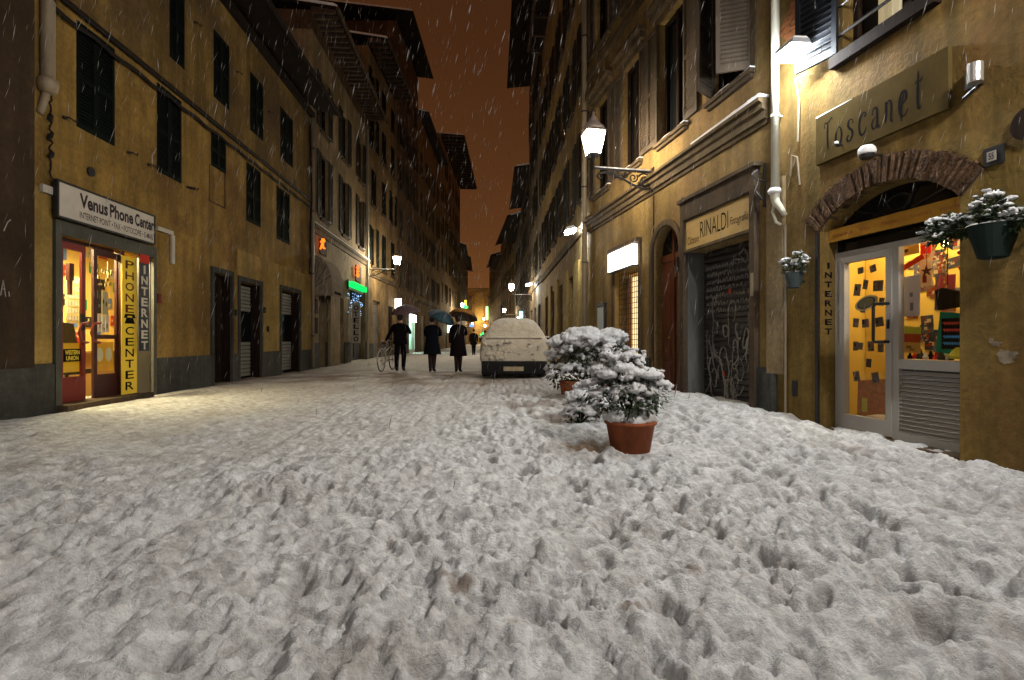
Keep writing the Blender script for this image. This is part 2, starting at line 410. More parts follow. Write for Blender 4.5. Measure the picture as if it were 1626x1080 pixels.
def building(W, u0, u1, h, label, wm, floors, nwin, holes=(), ww=1.0, style='closed', sm=None, n=16, roof=None, doors=(), back=6.0, ustart=None, upper=None, plinth=None, bands=(), skip=(), depth=.22, sillm=None, frames=None, cat='building'):
    """one building of the row. floors: [(sill height, window height)]; doors: [(u0,u1,h,kind,label)]"""
    t = W.thing('building', label, cat)
    hl = [tuple(x) for x in holes]; wins = []
    for fi, (hs, hh) in enumerate(floors):
        for i in range(nwin):
            if (fi, i) in skip: continue
            u = u0 + (u1 - u0) * (i + .5) / nwin if frames is None else frames[i]
            wins.append((u, hs, hh, fi, i)); hl.append((u - ww / 2, u + ww / 2, hs, hs + hh))
    for d in doors: hl.append((d[0], d[1], -.15, d[2]))
    b = W.mb(); cutwall(b, u0 + .002, u1 - .002, -.3, h, hl, depth, back); b.build('wall', wm, t)
    for u, hs, hh, fi, i in wins:
        st = style if isinstance(style, str) else random.choice(style)
        window(W, t, u, hs, ww, hh, st, sm, n, sillm=sillm)
    for d in doors:
        if d[3] == 'roll': rolldoor(W, t, d[0], d[1], d[2], .15, label=d[4] if len(d) > 4 else None)
        elif d[3] == 'panel': paneldoor(W, t, d[0], d[1], d[2], .15, label=d[4] if len(d) > 4 else None)
    for (hb, th, pr, mm) in bands:
        strip(W, t, 'cornice', u0, u1, [(0.002, hb), (pr * .5, hb), (pr * .7, hb + th * .4), (pr, hb + th * .6), (pr, hb + th), (0.002, hb + th)], mm)
    if plinth:
        segs = [u0] + [x for d in sorted(doors) for x in (d[0], d[1])] + [u1]
        pieces(W, t, 'plinth', M_plinth, [((segs[i] + .003, .002, -.3), (segs[i + 1] - .003, .045, plinth)) for i in range(0, len(segs), 2) if segs[i + 1] - segs[i] > .05])
    if roof: eave(W, t, u0 - roof.get('e0', 0), u1 + roof.get('e1', .15), h if 'h' not in roof else roof['h'], roof.get('over', .9), rafters=roof.get('raft', 0), rise=roof.get('rise', .28), back=roof.get('back', 4.5))
    return t

# ------------------------------------------------------------------ street lamps
def lantern(W, u, h, L, label, em, st, group=None, sc=1.0, u_off=0.0, low=True):
    """wall lantern on a scrolled iron bracket. Bracket root at wall (u,h), lantern at the end L from the wall"""
    t = W.thing('street_lantern', label, 'street lamp', u, 0, h, group)
    b = W.mb()
    b.tube([(0, .0, 0), (0, L, .02)], .026, 6); b.tube([(0, .03, -.42), (0, .03, .08)], .025, 6)
    b.box((-.05, 0, -.45), (.05, .02, .10))
    # lower brace curving from the wall foot to the tip, then curling
    pts = [(0, .03, -.33), (0, .22, -.35), (0, .42, -.28), (0, .65, -.17), (0, .9, -.08), (0, L - .25, -.05), (0, L - .12, -.08), (0, L - .07, -.14), (0, L - .12, -.19), (0, L - .18, -.16), (0, L - .15, -.12)]
    b.tube(pts, .022, 6)
    def spiral(cy, cz, r, turns, ph, d=1, rr=.011):
        n = int(turns * 12); b.tube([(0, cy + d * r * (1 - i / n * .8) * math.cos(ph + i / n * turns * 6.283), cz + r * (1 - i / n * .8) * math.sin(ph + i / n * turns * 6.283)) for i in range(n + 1)], rr, 5)
    spiral(.19, -.17, .15, 1.7, 0.5, 1, .017); spiral(.19, -.17, .14, 1.2, 3.4, -1, .015); spiral(.43, -.13, .10, 1.4, 2.4, 1, .014); spiral(.60, -.085, .065, 1.3, 3.2, -1, .012); spiral(.74, -.06, .045, 1.2, 3.2, 1, .010)
    b.build('bracket', M_iron, t)
    s_ = W.mb(); s_.box((-.022, .08, .022), (.022, L - .02, .048)); s_.build('snow_cover', M_snow, t)
    z = .28 if low else .0
    a = R(45)
    f = W.mb(); cy = L
    f.tube([(0, cy, -.04), (0, cy, z * .5), (0, cy, z)], [.03, .018, .05], 8)
    r0, r1, hh = .165 * sc, .265 * sc, .42 * sc
    for k in range(4):
        aa = a + k * math.pi / 2
        f.tube([(r0 * math.cos(aa), cy + r0 * math.sin(aa), z), (r1 * math.cos(aa), cy + r1 * math.sin(aa), z + hh)], .011, 4)
    f.lathe([(r0 * 1.05, 0), (r0 * 1.05, .025), (r0 * .6, .03)], 4, (0, cy, z - .02), rot=a)
    f.lathe([(r1 * .98, 0), (r1 * 1.12, .01), (r1 * 1.12, .035), (r1 * .9, .05)], 4, (0, cy, z + hh), rot=a)
    f.build('lantern_frame', M_iron, t)
    c = W.mb(); zz = z + hh + .05
    c.lathe([(r1 * .93, 0), (r1 * .75, .09), (r1 * .42, .17), (r1 * .3, .2), (r1 * .34, .23), (r1 * .2, .27), (.02, .33), (.028, .36), (.004, .40)], 12, (0, cy, zz)); c.build('cap', mat('dull copper cap', (.30, .23, .19), .6, .4), t, smooth=True)
    g = W.mb(); q = .96
    vs = []
    for (r, zq) in ((r0 * q, z + .012), (r1 * q, z + hh - .002)):
        for k in range(4):
            aa = a + k * math.pi / 2; vs.append((r * math.cos(aa), cy + r * math.sin(aa), zq))
    g.add(vs, [(0, 1, 5, 4), (1, 2, 6, 5), (2, 3, 7, 6), (3, 0, 4, 7), (0, 3, 2, 1)])
    g.build('glass', emitter('lantern glow %s' % st, em, st), t)
    return t

def floodlight(W, u, v, h, label, st, size=.30, tilt=24, rz=0.0, group=None):
    t = W.thing('floodlight', label, 'floodlight', u, v, h, group)
    b = W.mb(); w = size / 2; d = size * .45
    c, s_ = math.cos(R(tilt)), math.sin(R(tilt))
    def rot(y, z): return (y * c - z * s_, y * s_ + z * c)
    P = [rot(-d, 0), rot(d, 0), rot(d * .8, .06), rot(-d * .8, .06)]
    b.prism(P, 0, -w, w); b.build('housing', mat('grey lamp housing', (.30, .31, .33), .4, .5), t)
    e = W.mb(); A = rot(-d * .9, -.012); B_ = rot(d * .9, -.012); C = rot(d * .85, -.085); D = rot(-d * .85, -.085)
    e.prism([A, B_, C, D], 0, -w * .93, w * .93); e.build('glass', emitter('flood glow %s' % st, (.90, .97, 1.0), st), t)
    k = W.mb(); k.tube([(0, -v, .0), (0, -v * .4, .06), (0, 0, .10)], .016, 6); k.box((-.05, -v, -.05), (.05, -v + .02, .05)); k.build('arm', M_iron, t)
    q = W.mb(); P2 = [rot(-d * .8, .062), rot(d * .8, .062), rot(d * .6, .085), rot(-d * .6, .085)]; q.prism(P2, 0, -w * .95, w * .95); q.build('snow_cover', M_snow, t)
    return t
# ------------------------------------------------------------------ snow covered street
rng = np.random.default_rng(11)
def vnoise(x, y, seed=0):
    """gradient noise, vectorised"""
    xi = np.floor(x).astype(np.int64); yi = np.floor(y).astype(np.int64); xf = x - xi; yf = y - yi
    def g(i, j):
        h = (i * 374761393 + j * 668265263 + seed * 982451653) & 0xffffffff
        h = ((h ^ (h >> 13)) * 1274126177) & 0xffffffff; h = h ^ (h >> 16)
        a = (h & 0xffff) / 65536.0 * 2 * np.pi; return np.cos(a), np.sin(a)
    u = xf * xf * xf * (xf * (xf * 6 - 15) + 10); v = yf * yf * yf * (yf * (yf * 6 - 15) + 10)
    r = 0
    out = []
    for dx in (0, 1):
        for dy in (0, 1):
            c, s = g(xi + dx, yi + dy); out.append(c * (xf - dx) + s * (yf - dy))
    a = out[0] * (1 - u) + out[2] * u; b = out[1] * (1 - u) + out[3] * u
    return (a * (1 - v) + b * v) * 1.5
def fbm(x, y, o, seed=0, gain=.5):
    r = 0; a = 1
    for i in range(o): r = r + a * vnoise(x * 2 ** i + 17 * i, y * 2 ** i - 9 * i, seed + i); a *= gain
    return r
def sstep(x, a, b): t = np.clip((x - a) / (b - a), 0, 1); return t * t * (3 - 2 * t)

def snow_ground():
    ys = [-9.0]
    while ys[-1] < 0.7: ys.append(ys[-1] + (.5 if ys[-1] < 0 else .1))
    while ys[-1] < 135: ys.append(ys[-1] + max(.011, min(1.2, ys[-1] ** 2 / 760)))
    ys = np.array(ys)
    xs = np.concatenate([np.linspace(-14, -8.2, 14), np.arange(-8.0, -3.2, .022), np.arange(-3.2, 4.4, .0125), np.linspace(4.5, 9, 12)])
    X, Y = np.meshgrid(xs, ys); nx, ny = len(xs), len(ys)
    right = sstep(X + .18 * Y, -1.3, 1.8)                      # fresh deep snow on the right, trodden on the left
    far = sstep(Y, 7, 13)
    wx = X + .12 * fbm(X * 1.3, Y * 1.3, 2, 50); wy = Y + .12 * fbm(X * 1.3, Y * 1.3, 2, 60)
    dirx = wx + .06 * wy
    z = .035 * fbm(wx * .8, wy * .6, 3, 1) * (1 - .5 * far)
    lump = fbm(wx * 4.2, wy * 3.2, 4, 5, .55)
    z += (.009 + .018 * right) * lump * (1 - .6 * far)
    streak = fbm(dirx * 7.5, wy * 1.15, 4, 21, .6)             # drag marks and wheel tracks running along the street
    z += (1 - right) * .016 * streak * (1 - .6 * far)
    z += (.005 - .002 * right) * fbm(X * 17, Y * 13, 3, 31, .6) * (1 - sstep(Y, 4, 9))
    z += .004 * np.clip(fbm(X * 42, Y * 36, 2, 41), 0, 1) * (1 - sstep(Y, 3, 6))
    # clods: rounded tops with creases between them, in churned patches with smoother snow between
    def billow(a, b, sd): return np.sqrt(fbm(a, b, 2, sd, .4) ** 2 + .006) - .22
    churn = .30 + .95 * sstep(fbm(wx * .75 + .3 * wy, wy * .5, 3, 151), -.35, .45); churn2 = .35 + .9 * sstep(fbm(wx * 1.6, wy * 1.1, 2, 161), -.3, .4)
    z += .008 * churn * billow(X * 10, Y * 8, 171) * (1 - .6 * sstep(Y, 7, 12))
    z += (.010 + .030 * right) * billow(wx * 2.7, wy * 1.7, 101) * (1 - .5 * far)
    z += (.013 + .012 * right) * churn * billow(X * 7.5 + wx, Y * 6.0, 111) * (1 - .7 * sstep(Y, 7, 14))
    z += .013 * churn2 * billow(X * 16, Y * 14, 121) * (1 - .8 * sstep(Y, 5, 10)) + .006 * churn * fbm(X * 31, Y * 27, 2, 125) * (1 - sstep(Y, 2.5, 5))
    z += (1 - right) * (.014 * churn2 * billow(dirx * 8, wy * 1.6, 131) + .040 * billow(dirx * 2.4, wy * .34, 141)) * (1 - .6 * far)
    # footprints: pits pressed along walking lines, with pushed-up rims
    def stamp(cx, cy, L, w, dep, ang):
        r = L * 1.1
        i0, i1 = np.searchsorted(ys, [cy - r, cy + r]); j0, j1 = np.searchsorted(xs, [cx - r, cx + r])
        if i1 <= i0 or j1 <= j0: return
        dx = X[i0:i1, j0:j1] - cx; dy = Y[i0:i1, j0:j1] - cy
        a = dx * math.cos(ang) + dy * math.sin(ang); b = -dx * math.sin(ang) + dy * math.cos(ang)
        w_ = w * (1 - .25 * np.sin(a / L * 4))
        q = np.sqrt((a / (w_)) ** 2 + (b / (L * .5)) ** 2) + .12 * vnoise(dx * 22 + cx * 9, dy * 22, 77)
        pit = -dep * (1 - sstep(q, .55, 1.12)); rim = dep * .26 * np.exp(-((q - 1.25) / .24) ** 2)
        z[i0:i1, j0:j1] += pit + rim
    for k in range(170):                                        # walkers' lines
        x = rng.uniform(-6.5, 3.9); y = rng.uniform(.5, 3.0) if k % 2 else rng.uniform(3, 12); ang = rng.normal(0.06, .28)
        if rng.random() < .3: ang = rng.normal(.5, .5)
        st = rng.uniform(.32, .42); side = 1
        for i in range(int(rng.integers(5, 26))):
            rr = 1 / (1 + math.exp(-(x + .18 * y - .3) * 1.5))
            dep = (.018 + .050 * rr) * rng.uniform(.55, 1.2)
            stamp(x + side * .075 * math.cos(ang), y, rng.uniform(.24, .31), rng.uniform(.05, .068), dep, -ang + rng.normal(0, .15))
            x += -math.sin(-ang) * st; y += math.cos(ang) * st; side = -side
            if y > 16 or x < -6.8 or x > 4: break
    for k in range(900):                                       # scattered scuffs
        x = rng.uniform(-5, 4.0); y = 1.2 + rng.random() ** 1.4 * 9
        rr = 1 / (1 + math.exp(-(x + .18 * y - .3) * 1.5))
        stamp(x, y, rng.uniform(.10, .26), rng.uniform(.03, .07), (.012 + .036 * rr) * rng.uniform(.4, 1.1), rng.normal(0, .8))
    for k in range(4200):                                      # kicked-up crumbs of snow
        x = rng.uniform(-4, 4.0); y = 1.2 + rng.random() ** 1.3 * 2.8; r = rng.uniform(.014, .04)
        i0, i1 = np.searchsorted(ys, [y - r, y + r]); j0, j1 = np.searchsorted(xs, [x - r, x + r])
        if i1 > i0 and j1 > j0:
            q = ((X[i0:i1, j0:j1] - x) ** 2 + (Y[i0:i1, j0:j1] - y) ** 2) / r ** 2
            z[i0:i1, j0:j1] += r * .7 * np.clip(1 - q, 0, 1) ** .6
    # drift along the right frontage, lower, wetter lane on the left
    wr = 4.84 - .19 * Y
    z += .10 * np.exp(-((X - wr + .75) / .75) ** 2) * sstep(Y, 5.2, 7.5) * (1 - sstep(Y, 13, 18))
    z -= .06 * sstep(X, wr - .28, wr - .05) * (1 - sstep(Y, 6.0, 6.6))
    z += .05 * np.exp(-((X - 1.1) / .9) ** 2 - ((Y - 7.5) / 2.2) ** 2) + .03 * np.exp(-((X - .9) / 2.5) ** 2) * sstep(Y, 5, 8) * (1 - sstep(Y, 13, 20))
    wl = -6.33 - .06 * Y
    z -= .05 * (1 - sstep(X, wl + .05, wl + .6)) * (1 - sstep(Y, 20, 30))
    # ploughed line of slush where people walk
    z += .05 * np.exp(-((Y - 14.6 - .25 * np.sin(X * 1.3)) / .16) ** 2) * (1 - sstep(X, -2.2, -.9)) * np.clip(.6 + fbm(X * 2, Y, 3, 90), 0, 1)
    z -= .03 * sstep(Y, 14.6, 15.2) * (1 - sstep(Y, 30, 50))
    z -= z[(Y > 1.5) & (Y < 8) & (np.abs(X) < 3)].mean() + .01
    def blur(a, n):
        for _ in range(n):
            b_ = a.copy(); b_[1:-1] = (a[:-2] + 2 * a[1:-1] + a[2:]) / 4; a = b_.copy(); a[:, 1:-1] = (b_[:, :-2] + 2 * b_[:, 1:-1] + b_[:, 2:]) / 4
        return a
    zb = blur(z, 26); dd_ = z - zb; lim = .0095 + .004 * right; z = zb + np.where(dd_ > 0, lim * np.tanh(dd_ / lim), dd_)   # crests slump, pits stay sharp
    near = 1 - .75 * sstep(Y, 6, 12)
    plate = lambda f, e, sd, lo, hi: sstep(fbm(X * f + .4 * wx, Y * f * .85, 3, sd, .55) * right + fbm(dirx * f * 1.1, wy * f * .38, 3, sd + 3, .55) * (1 - right), lo, hi)      # broken crust with crisp edges
    z += near * (.35 + .65 * right) * churn * .024 * plate(4.5, 1, 601, .04, .13)
    z += near * churn * .018 * plate(9.5, 1, 611, .05, .16) + near * churn2 * .013 * plate(19, 1, 621, .05, .22) * (1 - sstep(Y, 4, 8))
    z += .006 * churn * billow(X * 24, Y * 20, 631) * (1 - sstep(Y, 3, 6))
    for it in range(2):                                        # settle: the air rounds off small spikes
        zb = z.copy(); zb[1:-1, 1:-1] = (z[1:-1, 1:-1] * 4 + 2 * (z[:-2, 1:-1] + z[2:, 1:-1] + z[1:-1, :-2] + z[1:-1, 2:]) + z[:-2, :-2] + z[2:, 2:] + z[:-2, 2:] + z[2:, :-2]) / 16
        k = sstep(Y, 3.5, 6.5) * (.9 if it < 2 else .5) if it else .25 + .5 * sstep(Y, 3, 6); z = z * (1 - k) + zb * k
    # flat pressed places under pot and car
    def flat(cx, cy, r, zz):
        nonlocal z
        k = 1 - sstep(np.sqrt((X - cx) ** 2 + (Y - cy) ** 2), r * .8, r * 1.35); z = z * (1 - k) + zz * k
    flat(1.08, 4.62, .26, -.01)
    k = np.exp(-((X - .05) / 1.05) ** 6 - ((Y - 15.2) / 2.2) ** 6); z = z * (1 - k) + (-.02) * k
    # dirt: brown slush, browner low spots; farther tan stands in for warm lamp light
    d = np.clip(fbm(wx * 1.1, wy * .9, 4, 200) * 1.3 - .45, 0, 1) * .25
    d += np.clip(-z * 14 - .25, 0, 1) * .22  # browner where the surface lies low
    lane = np.exp(-((Y - 14.2) / 3.4) ** 2) * (1 - sstep(X, .2, 1.6)) * (.50 + .5 * fbm(X * .9, Y * .9, 4, 300))
    d += np.clip(lane, 0, 1) * .85 + sstep(Y, 8, 11) * .22 * (1 - sstep(X, .5, 1.4)) + sstep(Y, 17, 20) * .1  # lane slush, plus farther tan that puts warm lamp light into the colour
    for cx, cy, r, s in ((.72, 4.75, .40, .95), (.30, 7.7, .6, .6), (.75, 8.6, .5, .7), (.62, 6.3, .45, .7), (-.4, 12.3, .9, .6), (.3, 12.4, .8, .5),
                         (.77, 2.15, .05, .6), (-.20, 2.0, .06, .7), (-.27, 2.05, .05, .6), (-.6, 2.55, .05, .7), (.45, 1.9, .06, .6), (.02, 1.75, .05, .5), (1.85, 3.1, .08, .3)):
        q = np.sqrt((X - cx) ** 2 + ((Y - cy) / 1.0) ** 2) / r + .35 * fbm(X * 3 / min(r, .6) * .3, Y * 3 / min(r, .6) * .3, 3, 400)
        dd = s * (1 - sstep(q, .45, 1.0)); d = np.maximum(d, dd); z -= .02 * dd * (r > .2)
    d += .35 * np.clip(fbm(X * 6, Y * 6, 3, 500) - .55, 0, 1) + .12 * (1 - right) * sstep(fbm(X * 2.2, Y * 1.6, 3, 510), -.2, .6)
    d = np.clip(d, 0, 1)
    co = np.stack([X, Y, z], -1).reshape(-1, 3).astype(np.float32)
    idx = np.arange(nx * ny).reshape(ny, nx)
    q = np.stack([idx[:-1, :-1], idx[:-1, 1:], idx[1:, 1:], idx[1:, :-1]], -1).reshape(-1, 4).astype(np.int32)
    me = bpy.data.meshes.new('snow_ground'); me.vertices.add(len(co)); me.vertices.foreach_set('co', co.ravel())
    me.loops.add(q.size); me.loops.foreach_set('vertex_index', q.ravel()); me.polygons.add(len(q))
    me.polygons.foreach_set('loop_start', np.arange(0, q.size, 4, dtype=np.int32)); me.polygons.foreach_set('use_smooth', np.ones(len(q), bool)); me.update()
    at = me.attributes.new('dirt_lamplight', 'FLOAT', 'POINT'); at.data.foreach_set('value', d.ravel().astype(np.float32))
    m = bpy.data.materials.new('trodden snow'); m.use_nodes = True; n = m.node_tree; b = n.nodes['Principled BSDF']; L = n.links
    b.inputs['Roughness'].default_value = .62; b.inputs['Specular IOR Level'].default_value = .3
    a = n.nodes.new('ShaderNodeAttribute'); a.attribute_name = 'dirt_lamplight'
    t = n.nodes.new('ShaderNodeTexCoord')
    nz = n.nodes.new('ShaderNodeTexNoise'); nz.inputs['Scale'].default_value = 9; nz.inputs['Detail'].default_value = 8; nz.inputs['Roughness'].default_value = .75; L.new(t.outputs['Object'], nz.inputs[0])
    r = n.nodes.new('ShaderNodeValToRGB'); r.color_ramp.elements[0].position = .36; r.color_ramp.elements[1].position = .62
    r.color_ramp.elements[0].color = (.40, .39, .385, 1); r.color_ramp.elements[1].color = (.84, .845, .85, 1); L.new(nz.outputs[0], r.inputs[0])
    mx = n.nodes.new('ShaderNodeMix'); mx.data_type = 'RGBA'; L.new(a.outputs['Fac'], mx.inputs[0]); L.new(r.outputs[0], mx.inputs[6]); mx.inputs[7].default_value = (.165, .095, .045, 1)
    L.new(mx.outputs[2], b.inputs['Base Color'])
    n2 = n.nodes.new('ShaderNodeTexNoise'); n2.inputs['Scale'].default_value = 30; n2.inputs['Detail'].default_value = 6; n2.inputs['Roughness'].default_value = .7; L.new(t.outputs['Object'], n2.inputs[0])
    bp = n.nodes.new('ShaderNodeBump'); bp.inputs['Strength'].default_value = .9; bp.inputs['Distance'].default_value = .04; L.new(n2.outputs[0], bp.inputs['Height']); L.new(bp.outputs[0], b.inputs['Normal'])
    me.materials.append(m)
    o = link('snow_street', me); tag(o, kind='structure')
    g = MB(); g.box((-60, -60, -.6), (60, 260, -.35)); tag(g.build('ground', M_stone), kind='structure')
snow_ground()

# ------------------------------------------------------------------ frontages
WL = Wall(-6.33, 0, -6.33 - .06 * 28, 28, -1)
WL0 = Wall(-6.18, 0, -6.18 - .06 * 28, 28, -1)
WL3 = Wall(-8.01, 28, -8.0, 78, -1)
WL7 = Wall(-8.0, 78, -10.5, 120, -1)
WR = Wall(4.84, 0, 4.84 - .19 * 20, 20, 1)
WR2 = Wall(2.2, 13.9, 1.3, 38, 1)
WR4 = Wall(1.3, 38, .3, 65, 1)
WR6 = Wall(.3, 65, -1.9, 85, 1)
WR7 = Wall(-1.9, 85, -5.4, 120, 1)
def U(W, px): return W.u(px)
def Hh(W, px, py): return W.h(px, py)

# --- left: dark stone building beside the phone shop
def left_corner_building():
    W = WL0; t = W.thing('building', 'dark brown stone building at the left edge of the street', 'building'); ue = W.u(55)
    b = W.mb(); holes = [(1.2, 2.6, -.2, 2.6), (-3, -1.4, -.2, 2.6)]
    cutwall(b, -11, ue, -.3, 12.5, holes, .25, 6); b.build('wall', M_drk, t)
    pieces(W, t, 'plinth', M_plinth, [((a, .001, -.3), (c, .03, .62)) for a, c in ((-11, -3.0), (-1.4, 1.2), (2.6, 4.9), (4.905, ue - .003))])
    for u in (1.9, -2.2): paneldoor(W, t, u - .7, u + .7, 2.6, .2)
    # scratched chalk marks on the wall
    c = W.mb(); u0 = W.u(2); 
    def sk(pts): c.tube([(W.u(x, .004), .004, W.h(x, y)) for x, y in pts], .006, 4)
    sk([(1, 468), (5, 444), (9, 470)]); sk([(2, 458), (8, 458)]); sk([(14, 462), (15, 470)]); sk([(6, 366), (12, 352), (17, 348)])
    c.build('chalk_scrawl', mat('chalk', (.35, .33, .3)), t)
left_corner_building()

M_maroon_ = mat('dark maroon door frame', (.045, .010, .008), .45, .4)
# --- left: ochre building with the phone shop
def phone_shop_building():
    W = WL; t = W.thing('building', 'low ochre building with dark closed shutters above the phone shop', 'building')
    u0 = WL0.u(55) + .01; u1 = W.u(495); H = 9.35
    wins = []
    def wpx(x0, x1, xt, yt, xb, yb): wins.append((W.u(x0), W.u(x1), W.h(xb, yb), W.h(xt, yt)))
    wpx(121, 182, 123, 31, 120, 199); wpx(249, 288, 251, 131, 248, 270); wpx(335, 359, 335, 207, 335, 261); wpx(391, 414, 392, 256, 391, 349); wpx(439, 460, 439, 293, 439, 378)
    hb = W.h(339, 78); up = [(269, 293), (339, 364), (397, 418), (445, 465)]
    for a, c in up: wins.append((W.u(a), W.u(c), 6.75, 8.35))
    wins.append((W.u(121), W.u(182), 6.9, 8.5))
    sh = (W.u(92), W.u(239), -.2, 2.58)
    d1 = (W.u(337), W.u(366), -.2, W.h(337, 431)); d2 = (W.u(379), W.u(413), -.2, W.h(379, 445)); d3 = (W.u(445), W.u(475), -.2, W.h(445, 458))
    holes = [w for w in wins] + [sh, d1, d2, d3]
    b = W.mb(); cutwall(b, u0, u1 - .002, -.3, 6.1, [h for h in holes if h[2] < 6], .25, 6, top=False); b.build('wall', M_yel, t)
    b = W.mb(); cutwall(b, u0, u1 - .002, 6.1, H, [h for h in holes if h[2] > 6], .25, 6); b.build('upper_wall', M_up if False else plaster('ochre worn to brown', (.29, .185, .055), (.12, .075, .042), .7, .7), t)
    for i, (a, c, h0, h1) in enumerate(wins):
        window(W, t, (a + c) / 2, h0, c - a, h1 - h0, 'closed', M_shut, 26, sill=False)
    lb = W.mb()                                                    # paler render round the two small shops
    ua, ub = W.u(376), u1 - .01; hl = 3.35
    for a, c, h0, h1 in ((ua, d2[0] - .1, .66, hl), (d2[0] - .1, d2[1] + .1, d2[3] + .14, hl), (d2[1] + .1, d3[0] - .1, .66, hl), (d3[0] - .1, d3[1] + .1, d3[3] + .14, hl), (d3[1] + .1, ub, .66, hl)):
        lb.box((a, .001, h0), (c, .018, h1))
    lb.build('lower_render', M_yel2, t)
    l2 = W.mb(); l2.box((u0 + .01, .001, .66), (sh[0] - .12, .018, 3.2)); l2.build('lower_render', M_yel2, t)
    segs = [(u0, sh[0] - .12), (sh[1] + .05, d1[0] - .08), (d1[1] + .08, d2[0] - .1), (d2[1] + .1, d3[0] - .1), (d3[1] + .1, u1)]
    pieces(W, t, 'plinth', M_plinth, [((a + .003, .002, -.3), (c - .003, .05, .65)) for a, c in segs])
    for dd in (sh, d1, d2, d3): pieces(W, t, 'jamb_dark_strip', M_dwood if dd is not sh else M_dark, [((dd[1] - .012, -.24, -.2), (dd[1] - .001, -.001, dd[3] - .001))])  # dark strips added so the far jambs stay dark under the lanterns
    v = W.mb(); uv = W.u(272, .05); v.box((uv - .09, .051, .22), (uv + .09, .056, .42)); v.build('vent', M_dark, t)
    # grey surround of the shopfront
    s = W.mb(); fa, fb = W.u(82), W.u(244)
    s.box((fa, .001, -.2), (sh[0], .06, 2.78)); s.box((sh[1], .001, -.2), (fb, .06, 2.78)); s.box((sh[0], .001, 2.58), (sh[1], .058, 2.78)); s.build('shop_surround', mat('grey green surround', (.055, .055, .045), .6, .3, noise=(3, .3, (1, 1, 1))), t)
    for d, nm in ((d1, 'panel'), (d2, 'shop'), (d3, 'shop')):
        f = W.mb(); k = .09; f.box((d[0] - k, .001, -.2), (d[0], .055, d[3] + .13)); f.box((d[1], .001, -.2), (d[1] + k, .055, d[3] + .13)); f.box((d[0], .001, d[3]), (d[1], .053, d[3] + .13)); f.build('door_surround', M_plinth, t)
        if nm == 'panel': paneldoor(W, t, d[0], d[1], d[3], .22, M_dwood)
        else:
            g = W.mb(); um = d[0] + (d[1] - d[0]) * .93; n = 8
            g.box((d[0], -.26, -.1), (d[1], -.24, d[3]))
            g.mi = 1
            for z0, z1, nn in ((.0, .95, 9), (d[3] - .75, d[3] - .05, 7)):
                for i in range(nn): a0 = z0 + (z1 - z0) * i / nn; g.prism([(-.24, a0), (-.21, a0 + .015), (-.21, a0 + (z1 - z0) / nn * .8), (-.24, a0 + (z1 - z0) / nn * .95)], 0, d[0] + .04, um - .05)
            g.build('shop_door', [M_pane, mat('grey slatted door panel', (.20, .19, .16), .6, .3)], t)
    # string of two cables along the top of the first floor
    for hz, r in ((6.10, .045), (5.86, .035)):
        c = W.mb(); n = 60; c.tube([(u0 + (u1 - u0) * i / n, .07, hz + .02 * math.sin(i * 1.3) * (r < .04)) for i in range(n + 1)], r, 6); c.build('string_cable', M_cable, t)
    # iron shutter catches, vent cover
    for x, y in ((105, 188), (206, 243), (238, 262), (305, 299), (311, 38), (378, 116), (428, 179), (300, 178 + 120)):
        k = W.mb(); u = W.u(x, .04); h = W.h(x, y); k.tube([(u, 0, h), (u, .09, h), (u + .10, .10, h - .02), (u + .13, .10, h + .03)], .014, 5); k.lathe([(.001, -.03), (.028, -.02), (.028, .02), (.001, .03)], 8, (u, .02, h)); k.build('shutter_catch', M_iron, t)
    k = W.mb(); u = W.u(143); h = W.h(143, 272); k.tube([(u, 0, h), (u, .03, h)], .075, 16); k.build('round_vent', M_dark, t)
    # bricked-up window recess outline
    q = W.mb(); a, c = W.u(332), W.u(356); hb = W.h(332, 316); ht = W.h(335, 261)
    q.box((a, .001, hb), (a + .03, .012, ht)); q.box((c, .001, hb - .0), (c + .06, .02, ht)); q.box((a, .001, hb - .03), (c + .06, .02, hb)); q.build('blind_window_edge', M_up, t)
    r = eave(W, t, u0 + .2, u1 + .25, 9.45, .92, rafters=0, rise=.3, back=5); 
    k = W.mb(); k.box((u0, -.01, 9.2), (u1, .12, 9.44)); k.build('eave_board', M_roof, t)
    # doorstep
    st = W.mb(); st.box((sh[0] - .1, -.25, -.2), (sh[1] - .25, .22, .03)); st.build('doorstep', M_stone, t)
    return t, sh
t_phone, shopL = phone_shop_building()

